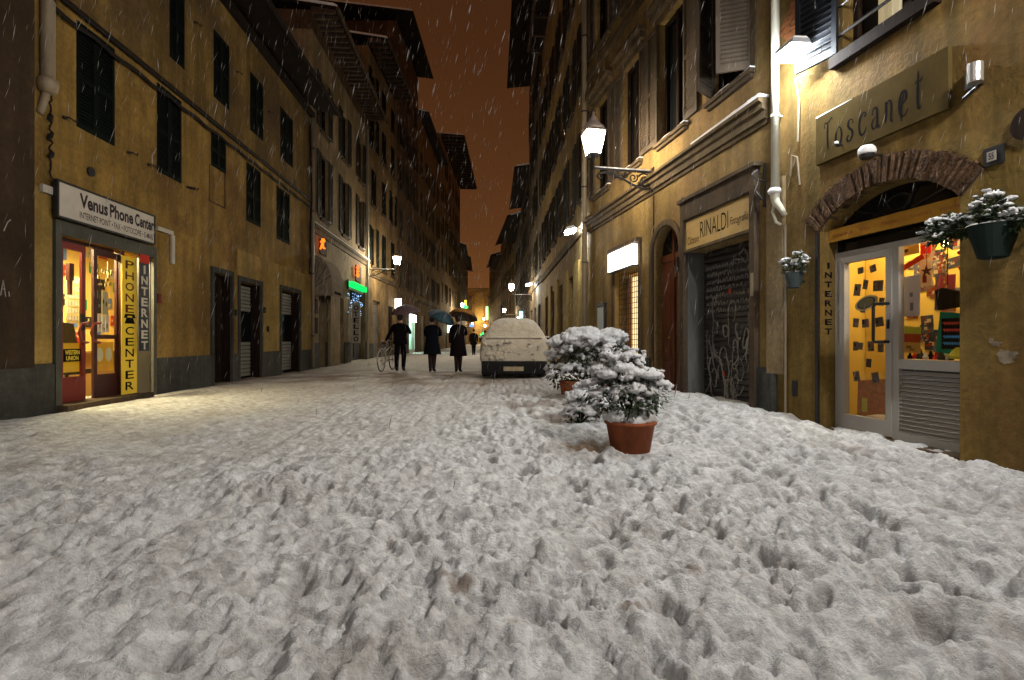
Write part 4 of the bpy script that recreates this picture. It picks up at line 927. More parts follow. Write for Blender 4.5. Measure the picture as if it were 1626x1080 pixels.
# ------------------------------------------------------------------ right: building with arch and window above
M_brick = mat('old arch brick', (.088, .050, .028), .9, .1, noise=(11, .7, (1, 1, 1)), bump=(40, 1.0))
AD0, AD1 = WR.u(1524), WR.u(1302)          # clear opening of the arch
def arch_building():
    W = WR; t = W.thing('building', 'yellow plaster building with a brick arch doorway at the right edge', 'building')
    ue = W.u(1222); H = 12; spring, crown = 2.30, 2.63; um = (AD0 + AD1) / 2; hs = (AD1 - AD0) / 2; rise = crown - spring; Rr = (hs * hs + rise * rise) / (2 * rise); zc = crown - Rr
    win = (W.u(1478), W.u(1338), 4.24, 6.1); win2 = (-1.2, .3, 4.24, 6.1)
    holes = [(AD0, AD1, -.2, crown), win, win2, (win[0], win[1], 7.6, 9.4)]
    b = W.mb(); cutwall(b, -9, ue, -.3, H, holes, .26, 6)
    n = 18; th = math.asin(hs / Rr); arc = [(um + Rr * math.sin(-th + 2 * th * i / n), zc + Rr * math.cos(-th + 2 * th * i / n)) for i in range(n + 1)]
    for i in range(n):
        (x0, z0), (x1, z1) = arc[i], arc[i + 1]
        b.quad((x0, 0, z0), (x1, 0, z1), (x1, 0, crown), (x0, 0, crown)); b.quad((x0, 0, z0), (x0, -.26, z0), (x1, -.26, z1), (x1, 0, z1))
    b.build('wall', M_yel3 if False else plaster('mustard plaster', (.32, .212, .058), (.21, .12, .038), .6, .8), t)
    br = W.mb(); nb = 56; r0, r1 = Rr + .0, Rr + .27; th2 = th * 1.04
    for i in range(nb):
        a0 = -th2 + 2 * th2 * (i + .06) / nb; a1 = -th2 + 2 * th2 * (i + .94) / nb; pr = .03 + random.uniform(-.012, .012); ra = r0 + random.uniform(-.006, .006); rb = r1 + random.uniform(-.02, .015)
        P = [(um + r * math.sin(a), zc + r * math.cos(a)) for r, a in ((ra, a0), (rb, a0), (rb, a1), (ra, a1))]; br.prism(P, 1, -.1, pr)
    br.build('brick_arch', M_brick, t)
    mo = W.mb(); mo.prism([(um + r * math.sin(a), zc + r * math.cos(a)) for r, a in [(r0 + .01, -th2 + 2 * th2 * i / 14) for i in range(15)] + [(r1 - .03, th2 - 2 * th2 * i / 14) for i in range(15)]], 1, -.1, .015); mo.build('arch_mortar', mat('arch mortar', (.16, .11, .075), .9), t)
    # recess: tympanum glass, orange band, aluminium shopfront
    rec = .25; hd = 2.04
    ty = W.mb(); ty.prism([(x, z) for x, z in arc] + [(AD1, hd), (AD0, hd)], 1, -rec - .02, -rec + .0); ty.build('fanlight', M_pane, t)
    fr = W.mb()
    for k in (-.42, -.14, .14, .42): fr.tube([(um + k * .35, -rec + .012, 2.36), (um + k * 1.4, -rec + .012, crown - .06 - k * k * .4)], .010, 5)
    fr.tube([(um + .14 * math.cos(a / 12 * 6.283), -rec + .012, 2.46 + .08 * math.sin(a / 12 * 6.283)) for a in range(13)], .008, 5)
    fr.build('fanlight_grille', M_iron, t)
    ob = W.mb(); ob.box((AD0 + .003, -.16, 2.17), (AD1 - .003, -.12, 2.315)); tt = W.thing('band_sign', 'orange band sign across the arch below the dark fanlight', 'sign', 0, 0, 0); ob.build('board', mat('orange sign band', (.40, .20, .03), .9, .05, noise=(4, .25, (1, 1, 1))), tt)
    L = AD1 - AD0
    for i, (s, f0, f1) in enumerate((('Internet', .04, .22), ('Fax', .28, .36), ('Phone', .44, .56), ('Copies', .64, .78), ('Internet', .83, .97))): b = W.mb(); put_text(b, s, AD1 - L * f0, AD1 - L * f1, 2.215, 2.26, -.118, bold=.01); b.build('lettering', mat('rust red ink', (.27, .08, .015)), tt)
    # shopfront
    y0, y1 = -rec - .03, -rec + .04
    uL, uR = AD1, AD0; um_ = W.u(1422, -rec + .04)
    f = W.mb(); f.box((uL - .07, y0, -.05), (uL - .002, y1, hd)); f.box((uR + .002, y0, -.05), (uR + .05, y1, hd)); f.box((uR + .05, y0, hd - .06), (uL - .07, y1, hd)); f.box((um_ - .035, y0, -.05), (um_ + .035, y1, hd - .061))
    f.box((uR + .051, y0, .70), (um_ - .036, y1, .80)); f.box((uR + .051, y0, -.05), (um_ - .036, y1, .03)); f.build('shopfront_frame', M_alu, t)
    lo = W.mb(); 
    for i in range(15): z = .035 + i * .0435; lo.prism([(y0 + .03, z), (y1 - .004, z), (y1 - .034, z + .030), (y0 + .03, z + .034)], 0, uR + .052, um_ - .037)
    lb = lo.build('louvre_panel', M_alu, t); k = W.mb(); k.box((uR + .052, y0 + .012, .03), (um_ - .037, y0 + .028, .70)); k.build('backing', M_dark, lb)  # added black sheet puts dark shade into the gaps between slats
    g = W.mb(); g.box((uR + .051, -rec, .801), (um_ - .036, -rec + .006, hd - .061)); g.build('shop_window', G_clear, t)
    d0, d1 = um_ + .037, uL - .072; q = .07
    d = W.mb(); d.box((d0, y0 + .005, -.03), (d0 + q, y1 + .01, hd - .065)); d.box((d1 - q, y0 + .005, -.03), (d1, y1 + .01, hd - .065)); d.box((d0 + q, y0 + .005, hd - .065 - q), (d1 - q, y1 + .01, hd - .065)); d.box((d0 + q, y0 + .005, -.03), (d1 - q, y1 + .01, .13)); door = d.build('door', M_alu, t); door['label'] = 'grey aluminium glass door with a black pull handle'
    g = W.mb(); g.box((d0 + q, -rec, .13), (d1 - q, -rec + .006, hd - .065 - q)); g.build('pane', G_clear, door)
    h = W.mb(); x = d0 + .035; h.tube([(x, y1 + .01, .98), (x, y1 + .07, .98), (x + .10, y1 + .075, .98), (x + .12, y1 + .075, 1.0), (x + .12, y1 + .075, 1.36), (x + .10, y1 + .075, 1.39), (x, y1 + .07, 1.39), (x, y1 + .01, 1.39)], .017, 8); h.build('handle', M_dark, door)
    h = W.mb(); h.box((d0 + .02, y1 + .011, 1.12), (d0 + .05, y1 + .02, 1.22)); h.build('lock', M_dark, door)
    s = W.mb(); s.box((AD0, -.4, -.2), (AD1, -.02, -.052)); s.build('threshold', M_stone, t)
    # room behind
    room(W, t, AD0 - .5, AD1 + .35, 2.6, 1.7, -rec - .06, mat('golden yellow room paint', (.70, .48, .10), .8, .2), M_tile, h0=-.1)
    # window above: dark frame, lit room with curtain, bar, open louvred shutters
    u0, u1, h0, h1 = win; fw = W.mb(); fw.box((u0, -.2, h0), (u0 + .06, -.14, h1)); fw.box((u1 - .06, -.2, h0), (u1, -.14, h1)); fw.box(((u0 + u1) / 2 - .2, -.2, h0), ((u0 + u1) / 2 - .1, -.13, h1)); wo_ = fw.build('window', M_dwood, t); wo_['label'] = 'tall lit window with pale curtain and a dark iron bar'
    cu = W.mb(); N = 34; ua = W.u(1392, -.25); pts = [(u0 + (ua - u0) * i / N, -.30 + .02 * math.sin(i * 1.7) + .01 * math.sin(i * 4.1)) for i in range(N + 1)]
    for i in range(N): cu.quad((pts[i][0], pts[i][1], h0 + .02), (pts[i + 1][0], pts[i + 1][1], h0 + .02), (pts[i + 1][0], pts[i + 1][1], h1), (pts[i][0], pts[i][1], h1))
    cu.build('curtain', mat('lit curtain', (.62, .54, .36), .9, .1, emit=((1.0, .82, .48), .20)), wo_, smooth=True)
    dk = W.mb(); dk.box((ua + .01, -.33, h0), (u1, -.29, h1)); dk.build('curtain', mat('dark curtain', (.03, .025, .02), .9), wo_)
    bar = W.mb(); bar.tube([(u0 - .05, .03, h0 + .22), (u1 + .03, .03, h0 + .22)], .018, 6); bar.tube([(u0 - .05, .03, h0 + .55), (u1 + .03, .03, h0 + .55)], .012, 6); bar.build('bar', M_iron, wo_)
    sl = W.mb(); sl.box((u0 - .1, -.1, h0 - .13), (u1 + .1, .09, h0 - .001)); sl.build('sill', M_dwood, wo_)
    me = shutter_mesh(1, .50, 1.88, mat('black blue shutter paint', (.008, .009, .012), .6, .25), 24); o = link('shutter', me, wo_, (u1 + .03, .03, h0 + .02)); o.rotation_euler = (0, 0, R(14))
    o = link('shutter', me, wo_, (u0 - .53, .03, h0 + .02))
    window(W, t, -.45, 4.24, 1.3, 1.86, 'closed', M_shutg); window(W, t, (u0 + u1) / 2, 7.6, u1 - u0, 1.8, 'closed', M_shutg)
    # far end pilaster strip between the two buildings with grey base
    p = W.mb(); pa, pb = W.u(1246), W.u(1224)
    pa = W.u(1248); b = W.mb(); b.box((pa, .001, .55), (ue, .05, 3.15)); b.build('pilaster', M_cream, t); b = W.mb(); b.box((W.u(1226, .08), .001, -.2), (ue + .02, .09, .55)); b.build('pilaster_base', M_plinth, t)
    b = W.mb(); u = W.u(1263); b.box((u - .04, .001, .28), (u + .05, .012, .48)); b.build('vent', M_dark, t)
    # exposed brick patch, bare plaster patch
    def patch(x, y, rx, ry, m, seed, pr=.004):
        r = random.Random(seed); uc, hc = W.u(x), W.h(x, y); b = W.mb(); P = [(uc + rx * math.cos(k / 18 * 6.283) * r.uniform(.6, 1.1), hc + ry * math.sin(k / 18 * 6.283) * r.uniform(.6, 1.1)) for k in range(18)]
        b.prism(P, 1, .0005, pr); b.build('bare_patch', m, t)
    m1 = mat('bare grey plaster', (.23, .19, .14), .9, .1, noise=(12, .5, (1, 1, 1)))
    patch(1597, 566, .075, .075, m1, 1); patch(1583, 545, .04, .025, m1, 2); patch(1611, 560, .03, .02, m1, 3); patch(1574, 540, .02, .03, m1, 4)
    patch(1273, 25, .42, .40, mat('exposed orange brick', (.26, .10, .04), .9, .1, noise=(9, .6, (1, 1, 2.5)), bump=(14, 1)), 6)
    # skirting of soot near the ground
    return t
t_arch = arch_building()

# letters on the far jamb of the arch, facing the camera
def jamb_letters():
    W = WR; tt = W.thing('jamb_lettering', 'column of black capitals painted down the side of the arch beside the glass door', 'sign', 0, 0, 0)
    for i, ch in enumerate('INTERNET'):
        z1 = 1.93 - i * .113; b = W.mb(); vs, fs = text_geo(ch, .03); x0 = min(p[0] for p in vs); x1 = max(p[0] for p in vs); yy = max(p[1] for p in vs)
        w = .10 if ch != 'I' else .035
        b.add([(AD1 - .003, -.115 + w / 2 - (p[0] - x0) / (x1 - x0) * w, z1 - .07 + p[1] / yy * .07) for p in vs], fs); b.build('letter', M_black, tt)
jamb_letters()

def name_sign():
    W = WR; tt = W.thing('shop_sign', 'big olive brown board with dark curly art nouveau letters above the brick arch', 'shop sign', 0, 0, 0)
    u1, u0 = W.u(1295.6, .05), W.u(1505.6, .05); h0, h1 = 3.09, 3.65
    b = W.mb(); b.box((u0, .004, h0), (u1, .05, h1)); b.build('board', mat('olive sign board', (.074, .050, .017), .95, .03, noise=(2, .3, (1, 1, 1))), tt)
    s = W.mb(); n = 14
    for i in range(n): a = u1 - .5 * i / n; s.box((a - .5 / n, .005, h1), (a, .048, h1 + .014 * (1 - i / n) + .004)); 
    s.build('snow_cover', M_snow, tt)
    # stroke letters: centre lines in unit boxes, with widths
    def cr(P, n=8):
        out = []; Q = [P[0]] + P + [P[-1]]
        for i in range(1, len(Q) - 2):
            for k in range(n):
                t = k / n; a, b_, c, d = Q[i - 1], Q[i], Q[i + 1], Q[i + 2]
                out.append(tuple(.5 * ((2 * b_[j]) + (-a[j] + c[j]) * t + (2 * a[j] - 5 * b_[j] + 4 * c[j] - d[j]) * t * t + (-a[j] + 3 * b_[j] - 3 * c[j] + d[j]) * t ** 3) for j in (0, 1)))
        return out + [P[-1]]
    G = {'T': [[(.50, 1.0), (.46, .6), (.48, .25), (.56, 0)], [(.0, .86), (.12, .98), (.4, .93), (.7, .97), (1.05, 1.06), (1.15, .98)], [(.0, .86), (.06, .80)]],
         'o': [[(.52, .80), (.2, .66), (.08, .32), (.3, .02), (.68, .04), (.9, .38), (.78, .70), (.5, .82)]],
         's': [[(.9, .74), (.7, .86), (.35, .86), (.22, .68), (.4, .52), (.7, .40), (.82, .22), (.6, .02), (.25, -.02), (.08, .12), (.2, .24), (.36, .18)], [(.9, .74), (.8, .66)]],
         'c': [[(.85, .68), (.95, .78), (.7, .88), (.35, .78), (.12, .45), (.2, .12), (.5, -.02), (.85, .10), (.98, .26)], [(.85, .68), (.78, .76)]],
         'a': [[(.15, .66), (.35, .84), (.68, .78), (.76, .5), (.76, .15), (.88, .0), (1.05, .08)], [(.76, .48), (.4, .42), (.12, .24), (.28, .02), (.58, .06), (.76, .26)], [(.15, .66), (.24, .60)]],
         'n': [[(.1, .84), (.2, .78), (.22, .4), (.14, .02)], [(.22, .5), (.45, .84), (.72, .78), (.78, .45), (.74, .12), (.84, -.02), (1.0, .06)]],
         'e': [[(.16, .40), (.5, .48), (.85, .62), (.75, .88), (.45, .92), (.16, .66), (.12, .3), (.38, .02), (.75, .02), (1.02, .22)], [(.62, .9), (.4, .5), (.3, .1), (.36, -.18)]],
         't': [[(.5, 1.08), (.46, .6), (.46, .2), (.58, .0), (.8, .06)], [(.15, .72), (.4, .80), (.7, .76), (.92, .86)]]}
    x = u1 - .13; L = (u1 - u0) - .30; ad = L / 8
    for i, ch in enumerate('Toscanet'):
        b = W.mb(); sc = .34 if ch in 'Tt' else .26; w = ad * .64
        for si, st in enumerate(G[ch]):
            P = cr(st); m = len(P); hv = []
            for k, (a, h) in enumerate(P):
                e = min(1, k / (m * .25), (m - 1 - k) / (m * .25)); r = (.0035 + .0085 * e) * (1.0 if si == 0 else .7)
                t_ = (P[min(k + 1, m - 1)][0] - P[max(k - 1, 0)][0], P[min(k + 1, m - 1)][1] - P[max(k - 1, 0)][1]); ln = math.hypot(t_[0] * w, t_[1] * sc) or 1
                nx, nz = -t_[1] * sc / ln, t_[0] * w / ln; cu, ch_ = x - ad * i - a * w, h0 + .115 + h * sc
                r *= (.7 + .5 * abs(nx)); yy = .0515 + .0006 * si; hv += [(cu - nx * r, yy, ch_ + nz * r), (cu + nx * r, yy, ch_ - nz * r)]
            b.add(hv, [(2 * k, 2 * k + 1, 2 * k + 3, 2 * k + 2) for k in range(m - 1)])
        b.build('letter', M_black, tt)
name_sign()

def arch_wall_fittings():
    W = WR
    tt = W.thing('number_tile', 'black framed house number tile right of the brick arch', 'house number', 0, 0, 0); u1, u0 = W.u(1561, .02), W.u(1593, .02); h1, h0 = W.h(1577, 233), W.h(1577, 262)
    b = W.mb(); b.box((u0, .001, h0), (u1, .02, h1)); b.build('frame', M_dark, tt); b = W.mb(); b.box((u0 + .05, .0205, h0 + .035), (u1 - .03, .024, h1 - .035)); b.build('tile', mat('glazed tile', (.30, .27, .24), .4), tt)
    b = W.mb(); put_text(b, '55', u1 - .045, u0 + .065, h0 + .05, h1 - .05, .0255, bold=.01); b.build('lettering', M_dwood, tt)
    tt = W.thing('wall_sconce', 'unlit silver half cylinder wall lamp right of the big curly lettered board', 'wall lamp', 0, 0, 0); u = W.u(1550, .08); ht, hb = W.h(1550, 100, .08), W.h(1550, 131, .08)
    b = W.mb(); b.lathe([(.052, 0), (.055, .01), (.055, ht - hb - .01), (.052, ht - hb)], 16, (u, .09, hb)); b.build('shade', mat('brushed steel', (.40, .37, .34), .3, .5, .6), tt, smooth=False); b = W.mb(); b.box((u + .0, .001, hb - .0), (u + .12, .04, ht)); b.tube([(u + .14, .03, hb - .06), (u + .02, .05, hb - .02)], .012, 6); b.build('mount', M_dark, tt)
    tt = W.thing('round_plaque', 'dark round plaque cut by the right edge of the picture', 'plaque', 0, 0, 0); b = W.mb(); u, h = W.u(1640), W.h(1640, 193); b.tube([(u, .001, h), (u, .03, h)], .135, 24); b.build('disc', M_dwood, tt)
    tt = W.thing('spot_lamp', 'small unlit spot lamp capped with snow under the curly lettered board', 'spot lamp', 0, 0, 0); u, h = W.u(1374, .2), W.h(1374, 246, .2); b = W.mb(); b.tube([(u, .0, h + .02), (u, .14, h + .02)], .012, 6); b.lathe([(.06, -.03), (.075, 0), (.07, .04), (.03, .06)], 12, (u, .18, h)); b.build('housing', M_iron, tt)
    b = W.mb(); b.lathe([(.082, .012), (.086, .03), (.078, .07), (.055, .098), (.02, .108)], 12, (u, .18, h)); b.build('snow_cover', M_snow, tt, smooth=True)
    tt = W.thing('spot_lamp', 'tiny snow capped lamp in front of the second letter of the curly lettered board', 'spot lamp', 0, 0, 0); u, h = W.u(1328, .12), W.h(1328, 228, .12); b = W.mb(); b.tube([(u, .05, h), (u, .11, h)], .008, 6); b.lathe([(.014, -.01), (.02, 0), (.019, .012)], 10, (u, .12, h)); b.build('housing', M_iron, tt)
    b = W.mb(); b.lathe([(.022, .0), (.025, .012), (.02, .027), (.006, .034)], 10, (u, .12, h)); b.build('snow_cover', M_snow, tt, smooth=True)
    # white drainpipe that catches the floodlight
    t = drain(W, W.u(1231, .10), .10, 2.95, 9.0, .052, M_pipew, 'white drainpipe lit by the floodlight between the two yellow buildings')
    b = W.mb(); b.tube([(0, 0, .05), (0, 0, -.05), (-.03, .01, -.14), (-.10, -.02, -.26), (-.12, -.05, -.33)], [.06, .06, .05, .038, .03], 10); b.tube([(.02, -.02, -.1), (.05, .0, -.25), (-.02, .0, -.40), (-.05, -.05, -.44)], .018, 6); b.build('pipe_shoe', M_pipew, t, smooth=True)
    s = W.mb(); s.lathe([(.075, -.02), (.085, .0), (.08, .03), (.05, .05)], 12, (-.01, .02, 0)); s.build('snow_cover', M_snow, t, smooth=True)
    t = W.thing('cable_conduit', 'thin pale conduit running down to the ground beside the small wall pot', 'conduit', 0, 0, 0); b = W.mb(); u = W.u(1247, .03); b.tube([(u, .03, .0), (u, .03, 2.5)], .014, 6); b.tube([(u - .25, .03, 2.95), (u - .22, .04, 3.3), (u - .14, .05, 3.36), (u - .10, .04, 3.1)], .012, 5); b.tube([(u - .22, .03, 3.5), (u - .24, .03, 4.0), (u - .2, .05, 4.3)], .014, 5); b.build('cable', M_pipe, t)
    t = W.thing('cable_conduit', 'black conduit up the left edge of the brick arch opening', 'conduit', 0, 0, 0); b = W.mb(); b.box((AD1 + .004, .001, 0), (AD1 + .045, .03, 2.28)); b.build('trunking', M_dark, t)
    t = W.thing('wall_bracket', 'ornate black iron bracket by the foot of the white drainpipe', 'bracket', 0, 0, 0); b = W.mb(); u, h = W.u(1211, .05), W.h(1211, 290); b.tube([(u, 0, h), (u, .14, h + .02), (u + .02, .2, h + .1), (u, .14, h + .16), (u, .08, h + .1)], .014, 5); b.tube([(u, .02, h - .35), (u, .02, h + .25)], .02, 5); b.tube([(u, .05, h - .25), (u + .05, .12, h - .12), (u, .10, h)], .02, 5); b.build('iron', M_iron, t)
    floodlight(W, W.u(1258, .28), .28, W.h(1258, 78, .28), 'bright white floodlight on the yellow wall beside the white drainpipe', FLOOD, .30, -4)
arch_wall_fittings()

def arch_shop_contents():
    W = WR; rec = .25; r = random.Random(21); um_ = W.u(1422, -.21)
    d0, d1 = um_ + .107, AD1 - .142
    pc = [(.05, .06, .09), (.20, .18, .22), (.32, .12, .05), (.10, .10, .10), (.35, .30, .25)]
    spots = [(.22, 1.58, .14, .17), (.42, 1.63, .10, .13), (.72, 1.60, .19, .15), (.80, 1.42, .10, .11), (.18, 1.20, .12, .13), (.42, 1.19, .14, .12), (.75, 1.20, .16, .13), (.30, .93, .09, .10), (.55, .93, .12, .14), (.50, .74, .10, .12), (.36, 1.36, .10, .12), (.60, 1.80, .12, .10), (.30, 1.80, .12, .09), (.18, .93, .11, .13), (.78, .93, .11, .16), (.20, .58, .13, .14), (.66, .58, .14, .15)]
    for i, (fx, h, w, ht) in enumerate(spots):
        u = d1 - (d1 - d0) * fx
        card(W, 'postcard', 'small dark picture card stuck inside the glass door of the arch', 'postcard', u, -rec - .012, h, w * .62, ht * .8, [(.22, .19, .15), pc[i % 5], pc[(i + 2) % 5]], 'picture cards on the glass door', tilt=r.uniform(-.22, .22), rnd=r)
    t = W.thing('oval_sticker', 'pale oval sticker with a dark rim on the glass door of the arch', 'sticker', d1 - (d1 - d0) * .45, -rec - .01, 1.42); e = W.mb()
    for i, (ra, m) in enumerate(((.13, (.55, .47, .25)), (.10, (.03, .03, .03)), (.085, (.20, .17, .08)))):
        b = W.mb(); b.prism([(ra * math.cos(k / 24 * 6.283) * 1.15, ra * .62 * math.sin(k / 24 * 6.283) + .25 * -ra * math.cos(k / 24 * 6.283)) for k in range(24)], 1, 0, .002 * (i + 1)); b.build('oval', mat('oval %d' % i, m), t)
    # low crate and packing board behind the door
    t = W.thing('packing_board', 'brown chipboard sheet leaning inside behind the glass door', 'board', 0, 0, 0); b = W.mb(); ba, bb = W.u(1418, -.6), W.u(1360, -.6); b.prism([(ba, -.05), (bb, -.05), (bb - .02, .50), (ba, .56)], 1, -.62, -.60); b.build('board', mat('chipboard', (.50, .20, .045), .8, noise=(20, .3, (1, 1, 1))), t)
    t = W.thing('plastic_bag', 'translucent grey bag on the floor behind the glass door', 'bag', 0, 0, 0); b = W.mb(); b.lathe([(.10, 0), (.16, .04), (.17, .12), (.14, .2), (.06, .22)], 10, (W.u(1400, -.48), -.48, -.08)); b.build('bag', mat('grey film', (.33, .29, .24), .5), t, smooth=True)
    t = W.thing('leaflet', 'yellow green leaflet low behind the glass door', 'leaflet', 0, 0, 0); b = W.mb(); ul = W.u(1373, -.40); b.box((ul - .035, -.40, .16), (ul + .035, -.395, .32)); b.build('paper', mat('lime paper', (.62, .58, .06)), t)
    # window display
    w0, w1 = AD0 + .06, um_ - .04; Lw = w1 - w0
    def wq(fx, h, v):                        # a place fx across the window and h up, pushed back to depth v along the view
        px = 1431 + 92 * fx; py = HY - (h - 1) * F / W.w(W.u(px, -.21), -.21)[1]; return W.u(px, v), W.h(px, py, v)
    def wp(fx, v=-.3): return wq(fx, 1, v)[0]
    t = W.thing('display_shelf', 'pale shelf at the bottom of the arch shop window', 'shelf', 0, 0, 0); b = W.mb(); b.box((w0, -.75, .77), (w1, -rec - .035, .80)); b.build('shelf', mat('pale shelf', (.62, .45, .22)), t)
    t = W.thing('display_wall', 'yellow board at the back of the arch shop window', 'board', 0, 0, 0); b = W.mb(); b.box((AD0 - .45, -1.00, .0), (AD1 + .33, -.98, 2.55)); b.build('board', mat('display yellow', (.70, .47, .09)), t)
    items = [('handwritten_list', 'white handwritten list in the arch shop window', 'notice', .18, 1.45, .17, .42, [(.60, .58, .60), (.25, .25, .3)], .0, -.30),
             ('banner', 'red orange strip banner tilted in the top left of the arch shop window', 'banner', .16, 1.78, .30, .055, [(.60, .08, .02)], .42, -.29),
             ('poster', 'round logo sheet at the very top left of the arch shop window', 'poster', .14, 1.93, .20, .12, [(.62, .40, .10), (.12, .06, .02)], .05, -.31),
             ('poster', 'teal framed chalk board with red and blue writing in the arch shop window', 'board', .90, 1.06, .30, .40, [(.03, .32, .20)], -.12, -.34),
             ('poster', 'pink sheet behind the black pouch in the arch shop window', 'poster', .78, 1.50, .16, .26, [(.55, .12, .14)], -.06, -.50),
             ('postcard', 'red framed picture at the top of the arch shop window', 'picture', .42, 1.93, .11, .16, [(.62, .05, .03), (.8, .7, .6)], .0, -.40),
             ('calendar', 'pale card with a red flower figure in the arch shop window', 'card', .42, 1.67, .13, .28, [(.75, .60, .42), (.35, .05, .03)], .0, -.42),
             ('booklet', 'yellow green booklets stacked at the left of the arch shop window', 'booklets', .14, 1.10, .24, .08, [(.55, .55, .08)], -.10, -.32),
             ('booklet', 'orange red booklet below the lime booklets in the arch shop window', 'booklets', .15, 1.02, .22, .09, [(.45, .10, .03)], -.03, -.32),
             ('booklet', 'cream folded booklet near the shelf in the arch shop window', 'booklets', .15, .92, .22, .10, [(.66, .46, .12), (.3, .2, .05)], -.05, -.32)]
    for nm, lb, ca, fx, h, w, ht, cols, tl, v in items: uu, hq = wq(fx, h, v); card(W, nm, lb, ca, uu, v, hq, w, ht, cols, tilt=tl, rnd=r)
    t = W.thing('chalk_writing', 'red and blue handwriting on the teal framed board', 'writing', wq(.90, 1.06, -.325)[0], -.325, wq(.90, 1.06, -.325)[1]); b = W.mb(); b.box((-.11, 0, -.15), (.11, .003, .15)); b.build('slate', M_black, t)
    for k, cc in enumerate([(.75, .08, .05), (.75, .08, .05), (.08, .4, .75), (.08, .4, .75)]):
        b = W.mb(); z = .10 - k * .065; b.tube([(.09 - .18 * i / 22, .004, z + .016 * math.sin(i * 2.1)) for i in range(23)], .006, 4); b.build('scribble', mat('chalk %d' % (k // 2), cc), t)
    for i in range(44):
        uu, hq = wq(r.uniform(.12, .98), r.uniform(.88, 1.95), -.97); card(W, 'snapshot', 'small framed snapshot on the yellow board in the arch shop window', 'picture', uu, -.97, hq, r.uniform(.09, .17), r.uniform(.09, .16), [pc[i % 5], (.65, .5, .3), (.3, .06, .03)], 'snapshots on the display board', tilt=r.uniform(-.15, .15), rnd=r)
    t = W.thing('hanging_pouch', 'black cloth pouch hanging in the arch shop window', 'pouch', wp(.80, -.42), -.42, 1.42); b = W.mb(); b.prism([(-.10, -.10), (.07, -.12), (.10, .08), (.03, .10), (-.06, .07), (-.11, .05)], 1, -.03, .03); b.tube([(0, 0, .08), (0, 0, .58)], .004, 4); b.build('pouch', M_black, t)
    t = W.thing('hanging_baubles', 'string of red baubles at the right side of the arch shop window', 'baubles', wp(.95), -.36, 1.72); b = W.mb(); b.tube([(0, 0, -.06), (0, 0, .3)], .003, 4)
    for z, rr in ((-.03, .032), (.06, .02), (.12, .026), (.2, .018), (.26, .022)): b.lathe([(.004, -rr), (rr * .8, -rr * .6), (rr, 0), (rr * .8, rr * .6), (.004, rr)], 10, (.01 * math.sin(z * 60), 0, z))
    b.build('baubles', mat('glossy red', (.62, .02, .015), .15, .6), t, smooth=True)
    t = W.thing('hanging_star', 'dark red star figure hanging in the arch shop window', 'ornament', wp(.40), -.33, 1.70); b = W.mb(); b.prism([((.06 if k % 2 == 0 else .022) * math.cos(k / 10 * 6.283 + .3), (.06 if k % 2 == 0 else .022) * math.sin(k / 10 * 6.283 + .3)) for k in range(10)], 1, 0, .01); b.tube([(0, 0, .05), (0, 0, .3)], .003, 4); b.build('star', mat('dark red', (.14, .02, .01)), t)
    t = W.thing('bottle_charms', 'brass charms hanging under the bulb in the arch shop window', 'ornament', wp(.70), -.34, 1.75); b = W.mb()
    for k in range(9): z = .14 - k * .045; b.lathe([(.004, -.02), (.014, 0), (.004, .02)], 6, (.015 * math.sin(k * 2.2), 0, z))
    b.build('charms', mat('brass', (.70, .42, .10), .25, .5, .8), t)
    t = W.thing('hanging_bulb', 'bare glowing bulb at the top of the arch shop window', 'bulb', wp(.66), -.36, 1.945); b = W.mb(); b.lathe([(.008, .05), (.014, .03), (.03, 0), (.022, -.025), (.006, -.034)], 12, (0, 0, 0)); b.build('bulb', emitter('warm bulb', (1, .72, .34), 95), t, smooth=True); b = W.mb(); b.tube([(0, 0, .05), (0, 0, .5)], .005, 4); b.build('cord', M_black, t)
    for i in range(9):
        nm = ['small dark bottle', 'red trinket', 'grey figurine', 'white box'][i % 4]; vv = -.34 - .12 * r.random(); t = W.thing('trinket', nm + ' on the shelf of the arch shop window', 'trinket', wp(.15 + .09 * i, vv), vv, .801, 'trinkets on the window shelf'); s = r.uniform(.02, .035); b = W.mb()
        b.lathe([(s, 0), (s * 1.1, s), (s * .6, s * 1.8), (s * .35, s * 2.6), (s * .4, s * 3)], 8); b.build('body', [M_black, mat('glossy red', (.6, .02, .01)), M_plinth, mat('print white', (.7, .68, .62))][i % 4], t, smooth=True)
    t = W.thing('yellow_cloth', 'crumpled yellow cloth in the bottom right corner of the arch shop window', 'cloth', wp(.95), -.33, .82); b = W.mb(); b.lathe([(.07, 0), (.08, .03), (.05, .08), (.02, .11)], 7); b.build('cloth', mat('bright yellow cloth', (.75, .68, .06)), t)
    interior_lamp(W, 'orange ceiling lamp inside the arch shop', (AD0 + AD1) / 2 + .3, -.60, 2.45, 1.1, .2, 36, (1.0, .74, .34))
arch_shop_contents()
